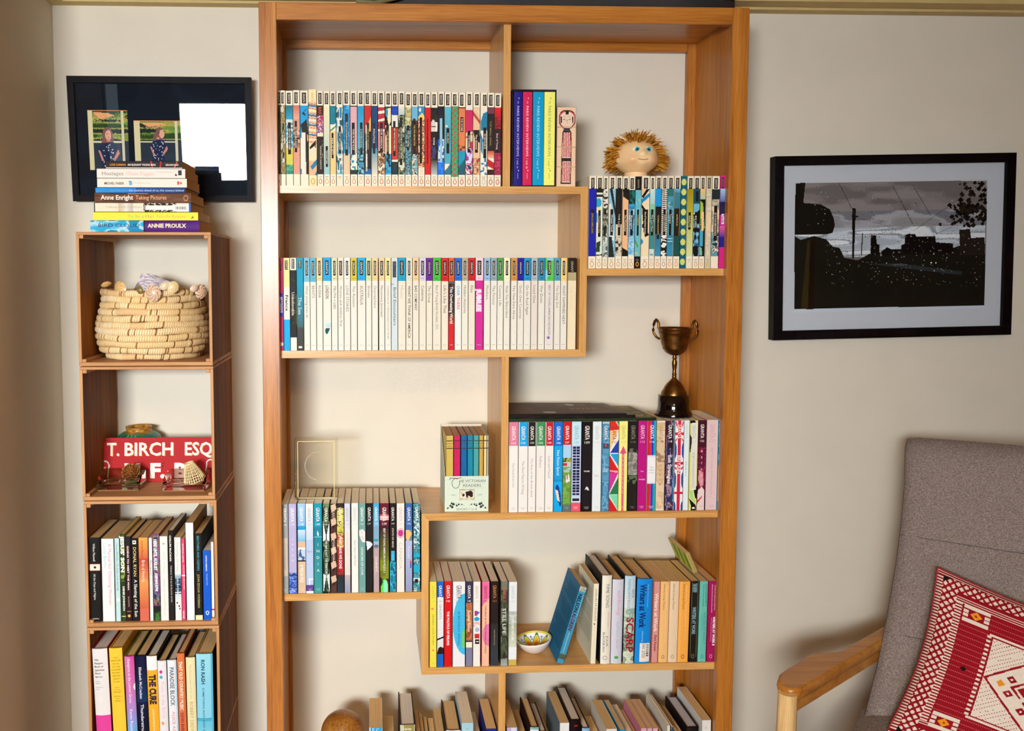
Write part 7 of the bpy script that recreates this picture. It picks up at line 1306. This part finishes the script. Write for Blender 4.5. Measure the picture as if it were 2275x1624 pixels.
for i,p in enumerate(E3):
    n_=nrm[i]; 
    if n_.y>0: n_=-n_
    row_=[]
    for k in range(9):
        row_.append(p-n_*(T_b*(1-k/8))+LAT*(.006*math.sin(math.pi*k/8)*-1))
    for k in range(1,24):
        t=k/24; row_.append(p+LAT*(W_b*t)+n_*(.010*math.sin(math.pi*t)**.4))
    for k in range(9): row_.append(p+LAT*W_b-n_*(T_b*k/8))
    P.append([q-org for q in row_])
top=[]
n_=nrm[0] if nrm[0].y<0 else -nrm[0]
m.grid(P,None,'ffffff',True)
up0=(E3[0]-E3[1]).normalized()
nb=len(P[0]); 
mid=[]
for k in range(nb): mid.append(Vector(P[0][k])+up0*(.006*math.sin(math.pi*k/(nb-1))))
m.add([Vector(x) for x in P[0]],[tuple(range(nb))],'ffffff',True)
m.grid([[P[i][0] for i in range(len(P))],[P[i][-1] for i in range(len(P))]],None,'ffffff')
m.build('backrest',M_FAB,r)
sm2=MB()   # top-stitched seams across the back
for tI in (3.2,5.3):
    i=int(tI); f_=tI-i; p=E3[i]*(1-f_)+E3[i+1]*f_; nn=nrm[i] if nrm[i].y<0 else -nrm[i]
    sm2.tube([p+LAT*(W_b*k/12)+nn*(.010*math.sin(math.pi*k/12)**.4+-.0002)-org for k in range(13)],.0010,5)
sm2.build('seam',m_plain('dark_seam','544a4c',.9),r)
# seat cushion
sp=E3[-2]; SD=.52
m=MB(); P=[]
for i in range(13):
    t=i/12; d=FAC*(SD*t-.04); row_=[]
    zt=.485-.055*t+.012*math.sin(math.pi*t)-(0 if t<.93 else .02)
    for k in range(21):
        s=k/20; row_.append(Vector((sp.x,sp.y,0))+d+LAT*(-.02+(W_b+.04)*s)+Vector((0,0,zt-.03*(abs(2*s-1)**8)))-org)
    P.append(row_)
Pl=[[Vector((p.x,p.y,p.z-.095)) for p in rw] for rw in P]
m.grid(P,None,'ffffff'); m.grid(Pl,None,'ffffff')
for A_,B_ in ((P[0],Pl[0]),(P[-1],Pl[-1]),([x[0] for x in P],[x[0] for x in Pl]),([x[-1] for x in P],[x[-1] for x in Pl])): m.grid([A_,B_],None,'ffffff')
m.build('seat_cushion',M_FAB,r)
M_ARM=m_wood('oak_arm','x',[(.3,'8c5014'),(.48,'b47428'),(.62,'c88a38'),(.8,'dca054')],1.0,.35); M_LEG=m_wood('ash_leg','z',[(.3,'b88844'),(.48,'dcb478'),(.62,'ecc88c'),(.8,'f4dcac')],1.4,.4)
ZA=EYE-.862
ol=[(1727,1509),(1731,1497),(1745,1486),(1775,1468),(1797,1453),(1806,1450),(1830,1449),(1852,1447),(1868,1444),(1915,1417),(1966,1389),(2010,1365),(2012,1392),(1966,1420),(1920,1447),(1870,1476),(1820,1507),(1790,1524),(1776,1530),(1758,1531),(1738,1524),(1729,1517)]
O3=[atz(u,v,ZA)-org for u,v in ol]
m=MB(); cc_=sum(O3,Vector())/len(O3)
rings=[]
def off(P_,d):
    n=len(P_); out=[]
    for i in range(n):
        a=P_[i-1]; b2=P_[(i+1)%n]; t=(b2-a); t.z=0; t.normalize(); nn=Vector((t.y,-t.x,0)); 
        out.append(P_[i]+nn*d)
    return out
area_=sum(O3[i].x*O3[(i+1)%len(O3)].y-O3[(i+1)%len(O3)].x*O3[i].y for i in range(len(O3))); sg=1 if area_>0 else -1
for d,z in ((-.006*sg,0),(-.002*sg,-.0012),(0,-.005),(.001*sg,-.012),(-.001*sg,-.022),(-.006*sg,-.029),(-.012*sg,-.034)):
    rings.append([p+Vector((0,0,z)) for p in off(O3,d)])
m.grid([rg+[rg[0]] for rg in rings],None,'ffffff'); m.add(rings[0],[tuple(range(len(O3)))],'ffffff'); m.add(rings[-1],[tuple(range(len(O3)))],'ffffff')
m.build('armrest',M_ARM,r)
# side rail under the armrest, leg
a_=atz(1778,1530,ZA)-org; b2_=atz(2008,1398,ZA)-org; m=MB(); d_=(b2_-a_); d_.z=0; L_=d_.length; d_.normalize(); nn=Vector((-d_.y,d_.x,0))
if nn.y<0: nn=-nn
vs=[]
for (s,z0,z1) in ((0,-.050,-.02),(L_,-.046,-.02)):
    for w__ in (.006,.026):
        for z in (z0,z1): vs.append(a_+d_*s+nn*w__+Vector((0,0,z)))
m.add(vs,[(0,1,3,2),(4,6,7,5),(0,4,5,1),(2,3,7,6),(1,5,7,3),(0,2,6,4)],'ffffff'); m.build('side_rail',M_ARM,r)
lt=atz(1761,1530,ZA)-org+nn*.010; lb=Vector((lt.x-.035,lt.y-.01,-ZA))
m=MB(); m.tube([lt+Vector((0,0,-.01)),lt*.7+lb*.3+Vector((0,0,ZA*0)),lt*.35+lb*.65,Vector((lb.x,lb.y,0.0-lb.z*0))*1.0],[.0185,.020,.018,.0135],24) if False else None
top_=Vector((lt.x,lt.y,ZA-.012)); bot_=Vector((lt.x-.012,lt.y-.004,0.0))
m.tube([top_,top_*.66+bot_*.34,top_*.33+bot_*.67,bot_],[.0190,.0200,.0180,.0135],24); m.build('leg',M_LEG,r)
for dd,hh in ((LAT*(W_b+.06)+Vector((0,0,0)),ZA-.012),(-FAC*.34+LAT*.20,.40),(-FAC*.34+LAT*(W_b+.03),.40)):
    b3=Vector((lt.x,lt.y,0))+dd*1.0
    # keep the rear legs clear of the wall
    if b3.y+org.y>YB-.03: b3.y=YB-.04-org.y
    m=MB(); m.tube([Vector((b3.x,b3.y,.40 if hh<ZA-.02 else hh)),Vector((b3.x,b3.y,.2)),Vector((b3.x,b3.y,0))],[.018,.017,.013],20); m.build('leg',M_LEG,r)
m=MB(); m.add([p+LAT*(W_b+.07) for p in rings[0]]+[p+LAT*(W_b+.07) for p in rings[-1]],[tuple(range(len(O3))),tuple(range(2*len(O3)-1,len(O3)-1,-1))]+[(i,(i+1)%len(O3),len(O3)+(i+1)%len(O3),len(O3)+i) for i in range(len(O3))],'ffffff'); m.build('armrest',M_ARM,r)

# ---- patterned cushion
nb_=nrm[4] if nrm[4].y<0 else -nrm[4]
n_c=(nb_+Vector((0,0,.12))).normalized(); pp=E3[5]+nb_*.075
c0=atp(2084,1262,pp,n_c); cU=atp(2275,1325,pp,n_c); cV=atp(1970,1628,pp,n_c)
eu=(cU-c0).normalized(); ev=(cV-c0); S_=ev.length; ev.normalize(); eu=(eu-ev*eu.dot(ev)*.6).normalized(); S_=max(.36,S_)
n_o=eu.cross(ev).normalized()
if n_o.y>0: n_o=-n_o
r=thing('cushion','square red woven cushion with white geometric pattern and orange diamonds','cushion',c0+ev*S_)
o0=c0-(c0+ev*S_)
NC=230
A=np.empty((NC,NC,3)); RED=lin('8c0a18'); WHT=lin('ece0d0'); ORG=lin('e89420'); BLK=lin('1c0a0c')
A[:]=RED; ar=np.arange(NC); U,Vv=np.meshgrid((ar+.5)/NC,(ar+.5)/NC)
def pat(mask,c): A[mask]=c
e1=.032; e2=.100; e3=.132
m_=np.minimum(np.minimum(U,1-U),np.minimum(Vv,1-Vv))
# outer stripes
vert=(U<e1)|(U>1-e1); horz=((Vv<.028)|(Vv>1-.028))
pat(vert&((Vv*NC).astype(int)//2%2==0),WHT); pat(horz,RED); pat(horz&(((Vv*NC).astype(int)%3)==1),WHT)
# diamond lattice band
band=(m_>=.028)&(U>=e1)&(U<=1-e1)&((U<e2)|(U>1-e2)|(Vv<e2*.85)|(Vv>1-e2*.85))
pat(band,RED)
dd=.044; a1=((U*1.22+Vv)/dd); a2=((U*1.22-Vv)/dd+100)
pat(band&((a1%1)>.38)&((a2%1)>.38),WHT)
pat((m_>=.028)&(U>=e1)&(U<=1-e1)&(((U-e1)+(Vv-.028))<.035),BLK)
pat((m_>=.028)&(U>=e1)&(U<=1-e1)&(((U-e1)+((1-Vv)-.028))<.035),BLK)
# inner stripe columns / rows
colm=(((U>=e2)&(U<e3))|((U<=1-e2)&(U>1-e3)))&(Vv>.107)&(Vv<.893); pat(colm,RED); pat(colm&((Vv*NC).astype(int)//2%2==0),WHT)
rowm=(((Vv>=.107)&(Vv<.14))|((Vv<=.893)&(Vv>.86)))&(U>=e2)&(U<=1-e2); pat(rowm,RED); pat(rowm&((Vv*NC).astype(int)%3==1),WHT)
field=(U>=e3)&(U<=1-e3)&(Vv>=.14)&(Vv<=.86); pat(field,RED)
PINK=lin('c87478'); fl=field&((Vv*NC).astype(int)%7==3)&((U*NC).astype(int)%2==0); pat(fl,PINK)
# corner lozenge boxes
for cu in (.195,1-.195):
    for cv in (.185,1-.165):
        bx=(abs(U-cu)<.055)&(abs(Vv-cv)<.045); pat(bx,RED)
        pat((abs(U-cu)<.055)&(abs(abs(Vv-cv)-.038)<.010),WHT); pat((abs(abs(U-cu)-.045)<.010)&(abs(abs(Vv-cv)-.012)<.008),WHT)
        pat((abs(U-cu)+abs(Vv-cv))<.026,ORG); pat((abs(U-cu)+abs(Vv-cv))<.007,RED)
for cu in (.195,1-.195): pat((abs(U-cu)+abs(Vv-.5))<.014,BLK)
# central panel
x0,x1,y0,y1=.265,.735,.255,.755
pn=(U>x0)&(U<x1)&(Vv>y0)&(Vv<y1)
fr=(((abs(U-x0)<.008)|(abs(U-x1)<.008))&((Vv*NC).astype(int)//3%2==0)&(Vv>y0)&(Vv<y1))|(((abs(Vv-y0)<.006)|(abs(Vv-y1)<.006))&(U>x0)&(U<x1)); pat(fr,WHT)
pin=(U>x0+.016)&(U<x1-.016)&(Vv>y0+.014)&(Vv<y1-.014); pat(pin,WHT); 
pat(pin&(((U+Vv)*NC/1.0).astype(int)%6==0)&((U*NC).astype(int)%2==0),RED)
cx_,cy_=.5,.5; hx=(x1-x0)/2-.016; hy=(y1-y0)/2-.014
dm=np.abs(U-cx_)/hx+np.abs(Vv-cy_)/hy
pat(pin&(dm<1.0),RED); pat(pin&(dm<.93),WHT)
a_d=((U-cx_)/hx+(Vv-cy_)/hy)/2; b_d=((U-cx_)/hx-(Vv-cy_)/hy)/2     # rotated axes -0.5..0.5
ins=(dm<.86)
for (qa,qb) in ((.33,.33),(-.33,.33),(.33,-.33),(-.33,-.33)):
    pat(ins&(abs(a_d-qa)<.045)&(abs(b_d-qb)<.045),ORG)
for (qa,qb) in ((.15,.33),(-.15,.33),(.33,.15),(.33,-.15),(-.33,.15),(-.33,-.15),(.15,-.33),(-.15,-.33)):
    pat(ins&(abs(a_d-qa)<.05)&(abs(b_d-qb)<.05),RED); pat(ins&(abs(a_d-qa)<.018)&(abs(b_d-qb)<.018),WHT)
ring=np.maximum(abs(a_d),abs(b_d)); pat(ins&(ring<.24)&(ring>.205),RED); pat(ins&(ring<.17)&(ring>.10),RED); pat(ins&(ring<.24)&((abs(a_d)<.03)|(abs(b_d)<.03))&(ring>.10),WHT); pat(ins&(ring<.045),BLK)
m=MB()
def cpt(u,v,s=1):
    b=(16*u*(1-u)*v*(1-v))**.45; ed=.018*math.sin(math.pi*v)*(1-2*u)+0; ed2=.018*math.sin(math.pi*u)*(1-2*v)
    return o0+eu*(S_*1.22*u+ed)+ev*(S_*v+ed2)+n_o*(s*.055*b)
def put_cush(sd,AA):
    ny=AA.shape[0]; idx={}
    G_=[[cpt(j/NC,i/NC,sd) for j in range(NC+1)] for i in range(NC+1)]
    vs=[p for rw in G_ for p in rw]; fs=[]; cs=[]
    for i in range(NC):
        for j in range(NC):
            fs.append((i*(NC+1)+j,i*(NC+1)+j+1,(i+1)*(NC+1)+j+1,(i+1)*(NC+1)+j)); cs.append(tuple(AA[i,j]))
    m.add(vs,fs,None,True,0,cs)
put_cush(1,A)
n=24; G_=[[cpt(j/n,i/n,-.8) for j in range(n+1)] for i in range(n+1)]; m.grid(G_,None,'8c0a18')
M_CUSH=m_attr('woven_cotton',.9,.15,.10); m.build('cushion_cover',M_CUSH,r)
m=MB(); ring_=[cpt(k/20,0,0) for k in range(21)]+[cpt(1,k/20,0) for k in range(1,21)]+[cpt(1-k/20,1,0) for k in range(1,21)]+[cpt(0,1-k/20,0) for k in range(1,21)]
m.tube(ring_,.0022,6,'a83038',cap=False); m.build('piping',M_CUSH,r)
